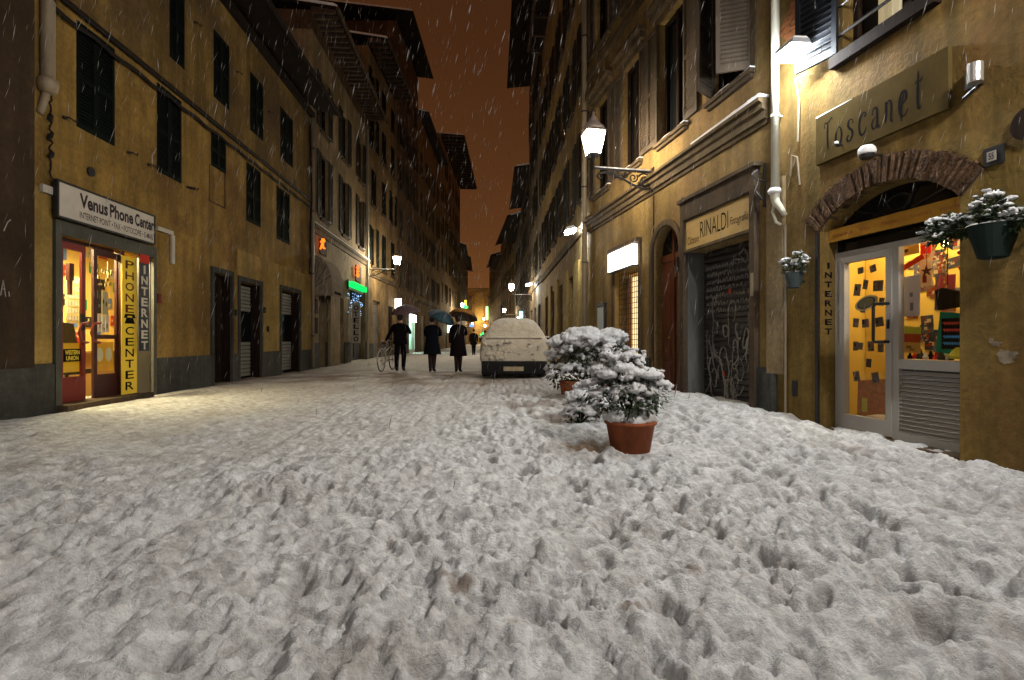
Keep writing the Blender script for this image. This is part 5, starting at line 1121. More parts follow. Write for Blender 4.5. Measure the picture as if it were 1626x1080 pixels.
# ------------------------------------------------------------------ right: building with the roller shutter shop, arched door and lit shop
def shutter_shop_building():
    W = WR; t = W.thing('building', 'yellow building with stone band, open louvred shutters and the shuttered shop', 'building')
    u0 = W.u(1222) + .004; u1 = W.u(933); H = 15.0
    cw = [W.u(1160), W.u(1066), W.u(1003), 0]; sp_ = (cw[2] - cw[0]) / 2; cs = [cw[0] + sp_ * i for i in range(4)]; cs = [c for c in cs if c + .6 < u1]
    wins = [(c - .49, c + .49, h, h + hh) for h, hh in ((4.92, 2.35), (8.75, 2.2), (12.0, 1.9)) for c in cs]
    # shuttered shop, arched door, lit shop
    s0, s1 = W.u(1198), W.u(1092); sh = 2.56
    a0, a1 = W.u(1080), W.u(1037); sp, cr_ = 2.68, 2.68 + (a1 - a0) / 2
    l0, l1 = W.u(1016), W.u(976); lh = 2.62
    b = W.mb(); cutwall(b, u0, u1, -.3, H, wins + [(s0, s1, -.2, sh), (a0, a1, -.2, cr_), (l0, l1, -.2, lh)], .38, 6)
    um = (a0 + a1) / 2; r = (a1 - a0) / 2; n = 16; arc = [(um - r * math.cos(math.pi * i / n), sp + r * math.sin(math.pi * i / n)) for i in range(n + 1)]
    for i in range(n):
        (x0, z0), (x1, z1) = arc[i], arc[i + 1]; b.quad((x0, 0, z0), (x1, 0, z1), (x1, 0, cr_), (x0, 0, cr_)); b.quad((x0, 0, z0), (x0, -.38, z0), (x1, -.38, z1), (x1, 0, z1))
    b.build('wall', M_yel3, t)
    styles = {0: 'open', 1: 'open', 2: 'open', 3: 'open'}
    for k, (h, hh) in enumerate(((4.92, 2.35), (8.75, 2.2), (12.0, 1.9))):
        for i, c in enumerate(cs):
            if k == 0 and i == 0:
                o = window(W, t, c, h, .98, hh, 'ajar', M_shutb, 34, snow=True, surround=M_mould)
            else: window(W, t, c, h, .98, hh, 'open' if (i + k) % 3 else 'open', M_shutb, 34 if k == 0 else 18, snow=k == 0, surround=M_mould, hood=(k == 0), sillm=M_mould)
    # stone band with snow on its ledge
    hb = 3.98
    strip(W, t, 'cornice', u0, u1, [(.002, hb), (.03, hb), (.04, hb + .06), (.07, hb + .07), (.07, hb + .17), (.11, hb + .20), (.12, hb + .27), (.17, hb + .29), (.17, hb + .34), (.002, hb + .37)], M_mould)
    q = W.mb(); n = 60
    for i in range(14):
        x0, x1 = u0 + (u1 - u0) * i / n, u0 + (u1 - u0) * (i + 1) / n; d = .026 * (1 - i / 15); d *= random.uniform(.7, 1.1); q.box((x0, .0, hb + .345), (x1, .165, hb + .37 + d))
    q.build('snow_cover', M_snow, t)
    b = W.mb(); b.box((u0 + .5, .001, 8.2), (u1, .09, 8.36)); b.build('cornice', M_mould, t)
    pieces(W, t, 'plinth', M_plinth, [((a, .002, -.3), (c, .05, .62)) for a, c in ((u0, s0 - .111), (s1 + .111, a0 - .12), (a1 + .12, l0 - .081), (l1 + .081, u1)) if c - a > .05])
    # shop surround in grey brown stone
    k = .11; f = W.mb(); f.box((s0 - k, .001, -.2), (s0, .09, 3.44)); f.box((s1, .001, -.2), (s1 + k, .09, 3.44)); f.box((s0, .001, 3.12), (s1, .088, 3.44)); f.box((s0 - k - .05, .001, 3.441), (s1 + k + .05, .13, 3.50)); f.build('shop_surround', M_stone, t)
    f = W.mb(); f.box((s0 - .10, .0905, 1.62), (s0 - .04, .10, 1.95)); f.build('wall_plate', M_pipe, t)
    rolldoor(W, t, s0, s1, sh - .02, .33, mat('black painted roller shutter', (.030, .027, .025), .45, .4, noise=(2.5, .5, (1, 1, 1))), label='black roller shutter scrawled with pale graffiti')
    j = W.mb(); j.box((s1 - .012, -.33, -.2), (s1 - .002, -.002, sh - .01)); j.build('jamb', mat('polished grey slate jamb', (.10, .10, .095), .25, .5, noise=(2, .5, (1, 1, .3))), t)
    # pale scrawls (loops, no words)
    g = W.mb(); rr = random.Random(12); W0, W1 = W.u(1197, -.33), W.u(1120, -.33)
    for row in range(7):
        z = 2.22 - row * .125; x = W0 + .05 + rr.uniform(0, .1)
        while x < W1 - .1:
            hh = rr.uniform(.045, .085); ww = rr.uniform(.04, .08); P = [(x, -.306, z), (x + ww * .2, -.306, z + hh), (x + ww * .7, -.306, z + hh * rr.uniform(.3, 1)), (x + ww, -.306, z + hh * rr.uniform(-.2, .3))]
            g.tube(P, .0065, 4); x += ww + rr.uniform(.02, .05)
    for kx in range(34):
        x = rr.uniform(W0 + .05, W1 - .1); z = rr.uniform(.1, 1.25); P = []; a = rr.uniform(0, 6); s = rr.uniform(.04, .13)
        for i in range(rr.randint(7, 15)): P.append((min(max(x, W0 - .1), W1), -.306, max(.02, z))); a += rr.uniform(-.4, 1.1); x += math.cos(a) * s * .5; z += math.sin(a) * s
        g.tube(P, rr.uniform(.006, .013), 4)
    g.tube([(W0 + .1, -.306, 2.30), (W0 + .2, -.306, 2.45), (W0 + .32, -.306, 2.36), (W0 + .22, -.306, 2.28), (W0 + .42, -.306, 2.30)], .012, 4)
    g.build('graffiti_scrawl', mat('pale spray paint', (.26, .24, .21), .7), t)
    g = W.mb(); g.box((W0 + .52, -.308, 1.76), (W0 + .60, -.302, 1.84)); g.box((W0 + .7, -.308, .40), (W0 + .76, -.302, .48)); g.build('red_paint_spots', mat('red spray paint', (.40, .04, .015)), t)
    tt = W.thing('shop_sign', 'ochre fascia sign with tall thin dark capitals above the black roller shutter', 'shop sign', 0, 0, 0); h0, h1 = 2.59, 3.09
    b = W.mb(); b.box((s0 + .02, .002, h0), (s1 - .02, .05, h1)); b.build('board', mat('ochre fascia', (.46, .31, .11), .6, .3, noise=(2, .2, (1, 1, 1))), tt)
    b = W.mb(); b.box((s0 + .002, .002, h0 - .045), (s1 - .002, .085, h0 - .001)); b.box((s0 + .002, .002, h1 + .001), (s1 - .002, .07, h1 + .025)); b.box((s0 + .002, .002, h0), (s0 + .019, .07, h1)); b.box((s1 - .019, .002, h0), (s1 - .002, .07, h1)); b.build('frame', M_mould, tt)
    Ls = s1 - s0; b = W.mb(); put_text(b, 'RINALDI', s1 - Ls * .27, s1 - Ls * .70, h0 + .13, h0 + .40, .052, bold=-.005); 
    b.build('lettering', M_black, tt); b = W.mb(); put_text(b, 'Calzature', s1 - Ls * .05, s1 - Ls * .25, h0 + .08, h0 + .21, .052, shear=.4); b.build('script_lettering', mat('rust script', (.05, .018, .008), .9, .05), tt); b = W.mb(); put_text(b, 'Fotografia', s1 - Ls * .72, s1 - Ls * .96, h0 + .12, h0 + .28, .052, shear=.4); b.build('script_lettering', mat('rust script', (.05, .018, .008), .9, .05), tt)
    # arched door
    f = W.mb(); f.prism([(um - (r + .11) * math.cos(math.pi * i / n), sp + (r + .11) * math.sin(math.pi * i / n)) for i in range(n + 1)] + [(um + r * math.cos(math.pi * i / n), sp + r * math.sin(math.pi * i / n)) for i in range(n + 1)], 1, .001, .04)
    f.box((a0 - .11, .001, .62), (a0, .039, sp)); f.box((a1, .001, .62), (a1 + .11, .039, sp)); f.build('arch_surround', M_mould, t)
    d = W.mb(); y = -.20; d.prism(arc + [(a1, sp - .1), (a0, sp - .1)], 1, y - .03, y); dk = d.build('fanlight', M_pane, t)
    g = W.mb()
    for k in range(1, 6): a = math.pi * k / 6; g.tube([(um, y + .01, sp), (um - r * math.cos(a), y + .01, sp + r * math.sin(a))], .012, 5)
    g.build('grille', M_iron, dk)
    d = W.mb(); d.box((a0, y - .03, sp - .12), (a1, y + .03, sp + .02)); d.box((um - .03, y, .1), (um + .03, y + .045, sp + r * .95))
    for sgn in (-1, 1):
        x0 = um + sgn * .04; x1 = um + sgn * (r - .01); xa, xb = min(x0, x1), max(x0, x1); d.box((xa, y - .04, -.1), (xb, y, sp - .12))
        for z0, z1 in ((.15, .55), (.62, .98), (1.08, 2.4)): d.prism([(xa + .05, z0), (xb - .05, z0), (xb - .05, z1), (xa + .05, z1)], 1, y, y + .022); d.prism([(xa + .09, z0 + .05), (xb - .09, z0 + .05), (xb - .09, z1 - .05), (xa + .09, z1 - .05)], 1, y + .022, y + .036)
    dd = d.build('door', M_wood, t); dd['label'] = 'tall panelled brown arched street door'
    h = W.mb(); h.lathe([(.001, -.03), (.03, -.02), (.03, .02), (.001, .03)], 8, (um + .1, y + .07, 1.05)); h.build('handle', mat('brass', (.70, .42, .10), .25, .5, .8), dd)
    # lit shop with grille
    room(W, t, l0 - .3, l1 + .3, 2.6, 2.0, -.40, mat('cream shop wall', (.72, .50, .20), .8), M_tile)
    f = W.mb(); f.box((l0 - .08, .001, -.2), (l0, .05, 3.12)); f.box((l1, .001, -.2), (l1 + .08, .05, 3.12)); f.box((l0 - .12, .001, 3.12), (l1 + .12, .14, 3.2)); f.build('shop_surround', M_stone, t)
    lm = W.u(1002, -.33); ln = W.u(987, -.33)
    d = W.mb(); d.box((lm, -.36, -.1), (ln, -.33, 2.5)); d.box((lm + .08, -.33, .9), (ln - .08, -.32, 2.3)); d.mi = 1; d.box((ln + .003, -.37, -.1), (l1, -.35, 2.5)); dd = d.build('door', [mat('lit orange wood', (.62, .20, .04), .5, .3, noise=(3, .4, (5, 5, .5))), M_cream], t)  # door orange brightened to stand in for shop light on it
    dp = W.mb(); dp.box((l0 + .01, -.365, .02), (lm - .004, -.36, 2.5)); dp.build('lit_pane', emitter('lit frosted pane', (1.0, .74, .34), 1.15), t)
    g = W.mb()
    for i in range(14):
        x = l0 + .02 + (l1 - l0 - .04) * i / 13; g.tube([(x, -.12, 0), (x, -.12, lh)], .006, 4)
    for i in range(22):
        z = .05 + i * .12; g.tube([(l0, -.12, z), (l1, -.12, z)], .009, 4)
    gg = g.build('security_grille', M_iron, t)
    tt = W.thing('light_box', 'white lit sign box above the grilled shop doorway', 'lit sign', 0, 0, 0); b = W.mb(); b.box((l0 + .0, .06, 2.64), (l1 - .0, .17, 3.08)); b.build('lit_panel', emitter('white sign light', (1.0, .93, .80), 7), tt); b = W.mb(); b.box((l0 - .02, .052, 2.62), (l1 + .02, .059, 3.10)); b.box((l0 - .02, .05, 2.60), (l1 + .02, .175, 2.635)); b.build('backing', M_iron, tt)
    interior_lamp(W, 'warm lamp strip inside the grilled shop', (l0 + lm) / 2, -.9, 2.5, .3, .8, 30, (1.0, .72, .30))
    tt = W.thing('display_case', 'narrow pale display case on the wall left of the grilled shop', 'display case', 0, 0, 0); ua, ub = W.u(963), W.u(952); hb_, ht_ = .6, W.h(957, 484)
    b = W.mb(); b.box((ua, .001, hb_), (ub, .07, ht_)); b.box((ua - .03, .001, ht_), (ub + .03, .1, ht_ + .05)); b.build('case', M_dark, tt); b = W.mb(); b.box((ua + .04, .0705, hb_ + .05), (ub - .04, .076, ht_ - .06)); b.build('notice', mat('pale blue grey sheet', (.36, .40, .42), .3, .5), tt)
    # iron hook and wall lamp fixings
    b = W.mb()
    for x, y in ((1086, 325), (1078, 418), (1075, 432)): u, h = W.u(x, .03), W.h(x, y); b.tube([(u, .0, h - .1), (u, .06, h - .1), (u, .06, h + .12)], .02, 5); 
    b.build('iron_fixings', M_iron, t)
    b = W.mb(); u = W.u(1040); b.tube([(u, .03, 0), (u, .03, 4.0), (u + .0, .14, 4.1)], .012, 5); b.build('cable', M_cable, t)
    eave(W, t, u0, u1, 15.0, 1.0, rafters=0)
    return t, u0, u1
t_sh, RU0, RU1 = shutter_shop_building()
lantern(WR, WR.u(1037), 4.42, 1.28, 'lit street lantern on a scrolled iron bracket above the arched door', (1.0, .84, .60), LANT_FRONT)
drain(WR, WR.u(928, .12), .12, .0, 14.8, .075, M_pipe, 'tall beige drainpipe behind the lit street lantern')

# ------------------------------------------------------------------ right: the rest of the row
def far_right():
    W = WR2; u = lambda Z: (Z - 13.9) * W.len / 24.1
    t = W.thing('building', 'narrow yellow building with bright floodlit pilasters past the tall beige drainpipe', 'building')
    ua, ub = u(14) - .1, u(28); H = 17
    wins = [(c - .5, c + .5, h, h + hh) for h, hh in ((5.3, 2.1), (8.7, 2.1), (12.2, 2.0)) for c in [ua + (ub - ua) * (i + .5) / 6 for i in range(6)]]
    ds = [(ua + .5, ua + 1.7), (ua + 2.9, ua + 4.2), (ua + 5.4, ua + 6.9), (ua + 8.1, ua + 9.3), (ua + 10.6, ua + 12.4)]
    b = W.mb(); cutwall(b, ua, ub - .002, -.3, H, wins + [(a, c, -.2, 3.2) for a, c in ds], .3, 6); b.build('wall', M_yel3, t)
    for a, c, h0, h1 in wins: window(W, t, (a + c) / 2, h0, 1.0, h1 - h0, 'open', M_shutg, 14)
    for i, (a, c) in enumerate(ds): (rolldoor if i % 2 else paneldoor)(W, t, a, c, 3.2, .22, M_dwood)
    pieces(W, t, 'pilaster', M_yel2, [((ds[i][1] + .08, .001, -.2), (ds[i + 1][0] - .08, .07, 3.5)) for i in range(4)])
    strip(W, t, 'cornice', ua, ub, [(.002, 4.2), (.08, 4.2), (.16, 4.32), (.16, 4.4), (.002, 4.45)], M_mould)
    eave(W, t, ua, ub, 17, .7, rafters=10, rise=.15)
    building(W, u(28) + .01, u(38), 19.8, 'tall dark building with a broad black eave against the sky on the right', M_grey, [(5.2, 2.1), (8.8, 2.1), (12.3, 2.1), (15.8, 2.0)], 4, ww=1.05, style=['open', 'closed'], sm=M_shutg, roof=dict(over=1.55, h=20.0, rise=.1, e1=.05), doors=[(u(29), u(30.4), 3.1, 'roll'), (u(32), u(33.4), 3.1, 'panel'), (u(35), u(37), 3.1, 'roll')], bands=[(4.3, .25, .14, M_mould)])
    W = WR4; u = lambda Z: (Z - 38) * W.len / 27
    building(W, .01, u(50), 13.8, 'brownish building with a jutting roof behind the parked car on the right', M_up, [(5.0, 2.0), (8.4, 2.0), (11.2, 1.6)], 5, ww=1.0, style=['open', 'closed'], sm=M_shutg, roof=dict(over=1.0, h=14.0, rise=.15), doors=[(2, 3.6, 3.2, 'roll'), (6, 7.4, 3.2, 'roll')], bands=[(4.2, .2, .1, M_mould)])
    building(W, u(50) + .01, W.len, 13.2, 'lower dim building on the right before the street narrows', M_grey, [(5.0, 2.0), (9, 2.0)], 5, ww=1.0, style=['open', 'closed'], sm=M_shutg, roof=dict(over=.9, h=13.3), doors=[(u(52), u(54), 3.2, 'roll'), (u(58), u(60), 3.2, 'panel')])
    building(WR6, .01, WR6.len, 16.8, 'building turning inward at the bend on the right', M_far2, [(5, 2.1), (9, 2.1), (13, 2.0)], 6, ww=1.0, style=['open', 'closed'], sm=M_shutg, roof=dict(over=.8, h=17.0), doors=[(3, 5, 3.2, 'roll'), (12, 14, 3.2, 'roll')])
    building(WR7, .01, 17, 15.0, 'narrow far building on the right side', M_far, [(5, 2.1), (9, 2.1), (12.4, 1.8)], 5, ww=1.0, sm=M_shutg, roof=dict(over=.7, h=15.2), doors=[(3, 5, 3.2, 'roll')])
    building(WR7, 17.01, WR7.len, 18.0, 'last building on the right beside the glowing end wall', M_far2, [(5, 2.1), (9, 2.1), (13, 2)], 5, ww=1.0, sm=M_shutg, roof=dict(over=.6, h=18.2), doors=[(22, 24, 3.2, 'roll')])
    # building that closes the street
    E = Wall(-15, 126, 1, 126.2, 1); t = thing('building', 'orange lit building with a cornice that closes the end of the street', 'building', (-15, 126, 0), E.rz)
    E.n = Vector((0, -1)); b = MB(-1); cutwall(b, 0, 15, -.3, 13.6, [(x - .6, x + .6, h, h + 2.2) for x in (1.5, 12.6) for h in (4.5, 8.6)], .3, 8); b.build('wall', plaster('orange plaster', (.55, .28, .07), (.4, .2, .06), .3, .3), t)
    b = MB(-1); b.box((5.6, .001, -.2), (7.9, .25, 12.9)); b.build('lit_bay', plaster('pale orange plaster', (.72, .44, .12), (.6, .34, .1), .3, .2), t)  # paler plaster puts the lamp light on this part into its colour
    b = MB(-1); b.prism([(.002, 13.0), (.3, 13.1), (.5, 13.5), (.7, 13.6), (.7, 13.9), (.002, 14.0)], 0, -.2, 15.2); b.box((-.2, .002, 12.0), (15.2, .12, 12.3)); b.build('cornice', plaster('orange cornice', (.5, .3, .1), (.4, .2, .08), .3, .3), t)
    for x in (4.6, 9.3):
        b = MB(-1); b.box((x - .35, .001, -.2), (x + .35, .2, 12.0)); b.build('pilaster', M_far, t)
far_right()

# ------------------------------------------------------------------ lamps down the street
lantern(WL3, .0 + .3, 4.95, 1.55, 'lit street lantern on a bracket at the pale drainpipe on the left side', (1.0, .86, .62), LANT_FAR)
far_em = (1.0, .80, .52)
lantern(WL3, 40, 5.2, 1.3, 'far lit lantern on the left above the neon cross', far_em, LANT_FAR * .8, 'far lanterns')
lantern(WR2, 21.3, 4.15, 1.45, 'lit lantern on a horizontal arm above the snow covered car', (1.0, .84, .6), LANT_FAR * .8)
lantern(WR4, 22.3, 4.0, 1.4, 'far lit lantern on the right just above the roof of the car', far_em, LANT_FAR * .7)
lantern(WL7, 14, 5.0, 1.3, 'tiny far lantern on the left, higher one beside the yellow umbrella', far_em, LANT_FAR * .8)
lantern(WL7, 30, 3.9, 1.3, 'tiny far lantern on the left, lower one beside the yellow umbrella', far_em, LANT_FAR * .8)
lantern(WR7, 26, 3.6, 1.5, 'tiny far lantern on the right beside the green cross', far_em, LANT_FAR * .8)
lantern(WR7, 38, 5.6, 1.2, 'tiny far lantern deepest in the street on the right', far_em, LANT_FAR * 1.4)
# unseen lanterns added to light the foreground snow and left walls
lantern(WR, .9, 4.3, 1.1, 'added unseen lantern high on the right frontage, lighting the snow from the side', (1.0, .96, .90), LANT_UNSEEN)
lantern(WL, -5.6, 5.0, 1.4, 'added unseen lantern behind the photographer on the left frontage', (1.0, .96, .90), LANT_UNSEEN * .5)
floodlight(WR2, WR2.u(905, .45), .45, 4.25, 'white floodlight on the yellow pilasters past the tall beige drainpipe', 230 * .8, .36, -14)
floodlight(WR2, 17.6, .5, 4.5, 'small white floodlight on the dark building behind the car', 230 * .7, .42, -14)
floodlight(WR4, 8, .4, 3.1, 'small white floodlight low behind the roof of the car', 230 * .5, .3, -14)
for W, u, v, h0, h1, w, col, st, lb in ((WL3, 51.5, .5, 5.7, 7.3, .32, (.9, .75, .05), 2.0, 'narrow vertical yellow lit sign far on the left'),
                                       (WR7, 23.5, .9, 5.4, 8.2, .5, (.35, 1.0, .30), 2.2, 'tall green and yellow lit sign far on the right'),
                                       (WR4, 2.4, .35, 2.5, 3.3, .28, (.35, 1.0, .85), 2.2, 'turquoise lit vertical sign behind the car'),
                                       (WL7, 26, .8, 3.7, 4.3, .9, (.15, .3, 1.0), 1.6, 'small blue lit sign deep in the street')):
    t = W.thing('light_box', lb, 'lit sign', u, 0, 0); b = W.mb(); b.box((-.06, v, h0), (.06, v + w, h1)); b.build('lit_panel', emitter(lb[:20], col, st), t); b = W.mb(); b.box((-.03, 0, h1 - .2), (.03, v, h1 - .14)); b.build('arm', M_iron, t)
def cross(W, u, v, h, s, lb):
    t = W.thing('neon_cross', lb, 'neon sign', u, 0, 0); b = W.mb(); k = s / 3; b.prism([(v, h - k * .5), (v, h + k * .5), (v + k, h + k * .5), (v + k, h + k * 1.5), (v + 2 * k, h + k * 1.5), (v + 2 * k, h + k * .5), (v + s, h + k * .5), (v + s, h - k * .5), (v + 2 * k, h - k * .5), (v + 2 * k, h - k * 1.5), (v + k, h - k * 1.5), (v + k, h - k * .5)], 0, -.06, .06); b.build('cross', emitter('green neon', (.04, 1.0, .18), 2.4), t); b = W.mb(); b.tube([(0, 0, h), (0, v, h)], .03, 5); b.build('arm', M_iron, t)
cross(WL3, 47, .5, 5.9, .95, 'green neon cross high on the left, beside the yellow lit sign')
cross(WL3, 49.5, .5, 4.4, .7, 'smaller green neon cross just below the other one on the left')
cross(WR7, 37, 1.0, 2.3, 1.1, 'green neon cross low at the end of the street')
# lit shop on the left with white fascia, street front window
def green_shop():
    W = WL3; t = W.thing('lit_shop', 'bright greenish white lit shop window behind the umbrellas', 'shop', 0, 0, 0); u0, u1 = 39.2 - 28, 41.6 - 28
    room(W, t, u0 - .3, u1 + .3, 3.0, 3.0, -.25, mat('mint shop wall', (.45, .62, .52), .7), M_tile)
    b = W.mb(); b.box((u0 + .01, .02, 2.45), (u1 - .01, .12, 3.03)); b.build('lit_fascia', emitter('cool sign light', (.90, 1.0, .95), 4.5), t)
    b = W.mb(); b.box((u0, -.1, -.1), (u0 + .08, -.02, 2.44)); b.box((u1 - .08, -.1, -.1), (u1, -.02, 2.44)); b.box((u0 + .08, -.1, .0), (u1 - .08, -.02, .25)); b.box(((u0 + u1) / 2 - .03, -.1, .25), ((u0 + u1) / 2 + .03, -.02, 2.44)); b.build('frame', M_alu, t)
    interior_lamp(W, 'cool ceiling lamp inside the greenish lit shop', (u0 + u1) / 2, -1.0, 2.9, 1.8, .5, 70, (.62, 1.0, .86))
    rr = random.Random(4); b = W.mb()
    for i in range(9): x = u0 + .2 + rr.random() * 2; b.tube([(x, -.7, -.1), (x, -.7, rr.uniform(.5, 1.3))], .06, 6)
    b.build('goods', mat('dark goods', (.05, .04, .05)), t)
    for (W_, u, h, w, hh, lb, c) in ((WL3, 6.0, 3.1, .42, .70, 'square white lit sign above the cyclist on the left', (1.0, .98, .9)), (WL3, 33.5, 1.9, .9, .9, 'small turquoise white lit square behind the blue umbrella', (.7, 1.0, .95))):
        q = W_.thing('light_box', lb, 'lit sign', u, 0, 0); b = W_.mb(); b.box((-.05, .12, h), (.05, .12 + w, h + hh)); b.build('lit_panel', emitter(lb[:16], c, 4), q); b = W_.mb(); b.box((-.02, 0, h + .3), (.02, .12, h + .36)); b.build('arm', M_iron, q)
green_shop()
for i, (Z, h) in enumerate(((62, 8.8), (74, 11.2))):
    t = thing('overhead_wire', ['lower', 'upper'][i] + ' thin wire strung across the street far away', 'wire', (0, Z, 0)); b = MB(); b.tube([(-8, 0, h), (-4, 0, h - .12), (.5 - i * 1.4, 0, h)], .02, 4); b.build('wire', M_pipe, t)

# ------------------------------------------------------------------ leaves, snow lumps, plants
M_psnow = mat('snow on leaves', (.60, .60, .61), .7, .2, bump=(60, .6), noise=(9, .15, (1, 1, 1)))
M_leaf = mat('dark evergreen leaf', (.030, .052, .020), .55, .4, noise=(9, .5, (1, 1, 1)))
M_leaf2 = mat('dark olive leaf', (.035, .035, .014), .6, .3, noise=(9, .5, (1, 1, 1)))
M_terra = mat('terracotta', (.26, .075, .028), .75, .25, noise=(5, .35, (1, 1, .5)), bump=(25, .3))
def ico(sub=1):
    bm = bmesh.new(); bmesh.ops.create_icosphere(bm, subdivisions=sub, radius=1); v = [tuple(x.co) for x in bm.verts]; f = [tuple(q.index for q in p.verts) for p in bm.faces]; bm.free(); return v, f
ICO1, ICO2 = ico(1), ico(2)
def blobs(name, parent, bl, voxel, m=None):
    """snow lumps: overlapping blobs fused into one surface"""
    vs, fs = [], []
    for (x, y, z, rx, ry, rz) in bl:
        k = len(vs); s = ICO2; vs += [(x + a * rx, y + b * ry, z + c * rz) for a, b, c in s[0]]; fs += [tuple(k + i for i in f) for f in s[1]]
    me = bpy.data.meshes.new(name); me.from_pydata(vs, [], fs); me.materials.append(m or M_psnow)
    o = link(name, me, parent); r = o.modifiers.new('fuse', 'REMESH'); r.mode = 'VOXEL'; r.voxel_size = voxel; r.use_smooth_shade = True
    s_ = o.modifiers.new('soft', 'SMOOTH'); s_.iterations = 2; s_.factor = .5
    tx = bpy.data.textures.get('lumps%d' % int(voxel * 1e4)) or bpy.data.textures.new('lumps%d' % int(voxel * 1e4), 'CLOUDS'); tx.noise_scale = voxel * 3.2; tx.noise_depth = 2
    d_ = o.modifiers.new('lump', 'DISPLACE'); d_.texture = tx; d_.strength = voxel * 3.6; d_.mid_level = .55
    dg = bpy.context.evaluated_depsgraph_get(); m2 = bpy.data.meshes.new_from_object(o.evaluated_get(dg)); o.modifiers.clear(); o.data = m2
    m2.polygons.foreach_set('use_smooth', [True] * len(m2.polygons)); bpy.data.meshes.remove(me); return o
def leafy(name_pl, parent, clumps, rnd, L=.05, per=34, mleaf=None, snow=True, vox=.011, droop=.5, stems_from=(0, 0, 0), snowk=1.0, lsnow=.28):
    """clumps: (x,y,z,r). leaves in whorls through each clump, fused snow sitting on the upper side"""
    b = MB(); bl = []
    for (cx, cy, cz, cr) in clumps:
        for i in range(int(per * (cr / .12) ** 2)):
            d = Vector((rnd.gauss(0, 1), rnd.gauss(0, 1), rnd.gauss(-.15, .8))).normalized(); q = cr * rnd.uniform(.45, 1.08)
            p = Vector((cx, cy, cz)) + Vector((d.x * q, d.y * q, d.z * q * .85)); ax = (d + Vector((0, 0, -droop * rnd.random()))).normalized(); sd_ = ax.cross(Vector((rnd.uniform(-.3, .3), rnd.uniform(-.3, .3), 1))).normalized()
            nl = ax.cross(sd_); l = L * rnd.uniform(.7, 1.35); w = l * .24
            P = [p, p + ax * l * .45 + sd_ * w + nl * w * .3, p + ax * l + nl * -w * .4, p + ax * l * .45 - sd_ * w + nl * w * .3, p + ax * l * .5]
            b.add([tuple(x) for x in P], [(0, 1, 4), (1, 2, 4), (2, 3, 4), (3, 0, 4)])
            if snow and d.z > .0 and rnd.random() < lsnow:
                s = l * rnd.uniform(.22, .4); m_ = p + ax * l * .4; bl.append((m_.x, m_.y, m_.z + s * .5, s * rnd.uniform(.9, 1.9), s * rnd.uniform(.9, 1.9), s * .7))
        if snow:
            n = int(15 * (cr / .12) ** 1.6 * snowk)
            for i in range(n):
                a = rnd.uniform(0, 6.283); q = cr * math.sqrt(rnd.random()) * .95; s = cr * rnd.uniform(.24, .46)
                bl.append((cx + q * math.cos(a), cy + q * math.sin(a), cz + cr * rnd.uniform(.7, .98) * math.sqrt(max(0, 1 - (q / cr) ** 2 * .85)) + s * .05, s * rnd.uniform(.8, 1.5), s * rnd.uniform(.8, 1.5), s * .55))
            for i in range(int(n * .45)):       # drooping fingers of snow on the rim leaves
                a = rnd.uniform(0, 6.283); q = cr * rnd.uniform(.8, 1.12); s = cr * rnd.uniform(.09, .19)
                bl.append((cx + q * math.cos(a), cy + q * math.sin(a), cz + cr * rnd.uniform(-.25, .5), s, s, s * rnd.uniform(.8, 1.5)))
    f = b.build('foliage', mleaf or M_leaf, parent)
    st = MB()
    for (cx, cy, cz, cr) in clumps:
        s0 = Vector(stems_from); e = Vector((cx, cy, cz)); mid = s0.lerp(e, .5) + Vector((rnd.uniform(-.03, .03), rnd.uniform(-.03, .03), .03)); st.tube([tuple(s0), tuple(mid), tuple(e)], [.011, .008, .005], 5)
    st.build('stems', M_dwood, parent)
    if snow and bl: blobs('snow_cover', parent, bl, vox)
def round_pot(t, r, h, m, rim=.12, base=.74):
    b = MB(); b.lathe([(r * base, 0), (r * .93, h * (1 - rim)), (r * 1.0, h * (1 - rim) + .002), (r * 1.02, h * .985), (r * .99, h), (r * .90, h), (r * .86, h * .8)], 32); o = b.build('pot', m, t, smooth=False)
    for p in o.data.polygons: p.use_smooth = len(p.vertices) == 4
    return o

# the terracotta pot in front
def front_pot():
    X, Z = 1.085, 4.62; t = thing('potted_shrub', 'snow laden shrub in the nearest terracotta pot', 'potted plant', (X, Z, -.02)); rd = random.Random(2)
    round_pot(t, .235, .29, M_terra)
    k = Z / F                      # metres per picture unit at this distance
    bl = []
    for i in range(46):
        a = rd.uniform(0, 6.283); q = .19 * math.sqrt(rd.random()); bl.append((q * math.cos(a), q * math.sin(a), .29 + .03 * rd.random(), .07, .07, .035 + .025 * rd.random()))
    bl += [(-.14, -.08, .33, .10, .1, .08), (.10, -.1, .34, .11, .1, .08), (0, -.02, .32, .16, .16, .07)]
    blobs('pot_snow', t, bl, .012)
    cl = []
    def c(px, py, r, dy=0): cl.append(((px - 1006) * k * .86, dy, 1.0 + (HY - py) * k + .02, r * k))
    for px, py, r, dy in ((1000, 585, 26, .0), (985, 610, 30, -.08), (1020, 612, 30, -.10), (960, 600, 24, .08), (940, 618, 22, .12), (1045, 622, 26, .0), (1000, 635, 28, -.14), (962, 633, 22, .0), (1030, 640, 22, -.1), (1052, 600, 15, .14), (1037, 597, 15, .12), (1024, 566, 15, .12), (1012, 585, 14, .1), (975, 575, 20, .1), (1050, 638, 12, -.04), (980, 560, 15, .16)): c(px, py, r, dy)
    leafy('shrub', t, cl, rd, L=.046, per=120, stems_from=(0, 0, .27), vox=.0085, snowk=.62)
front_pot()
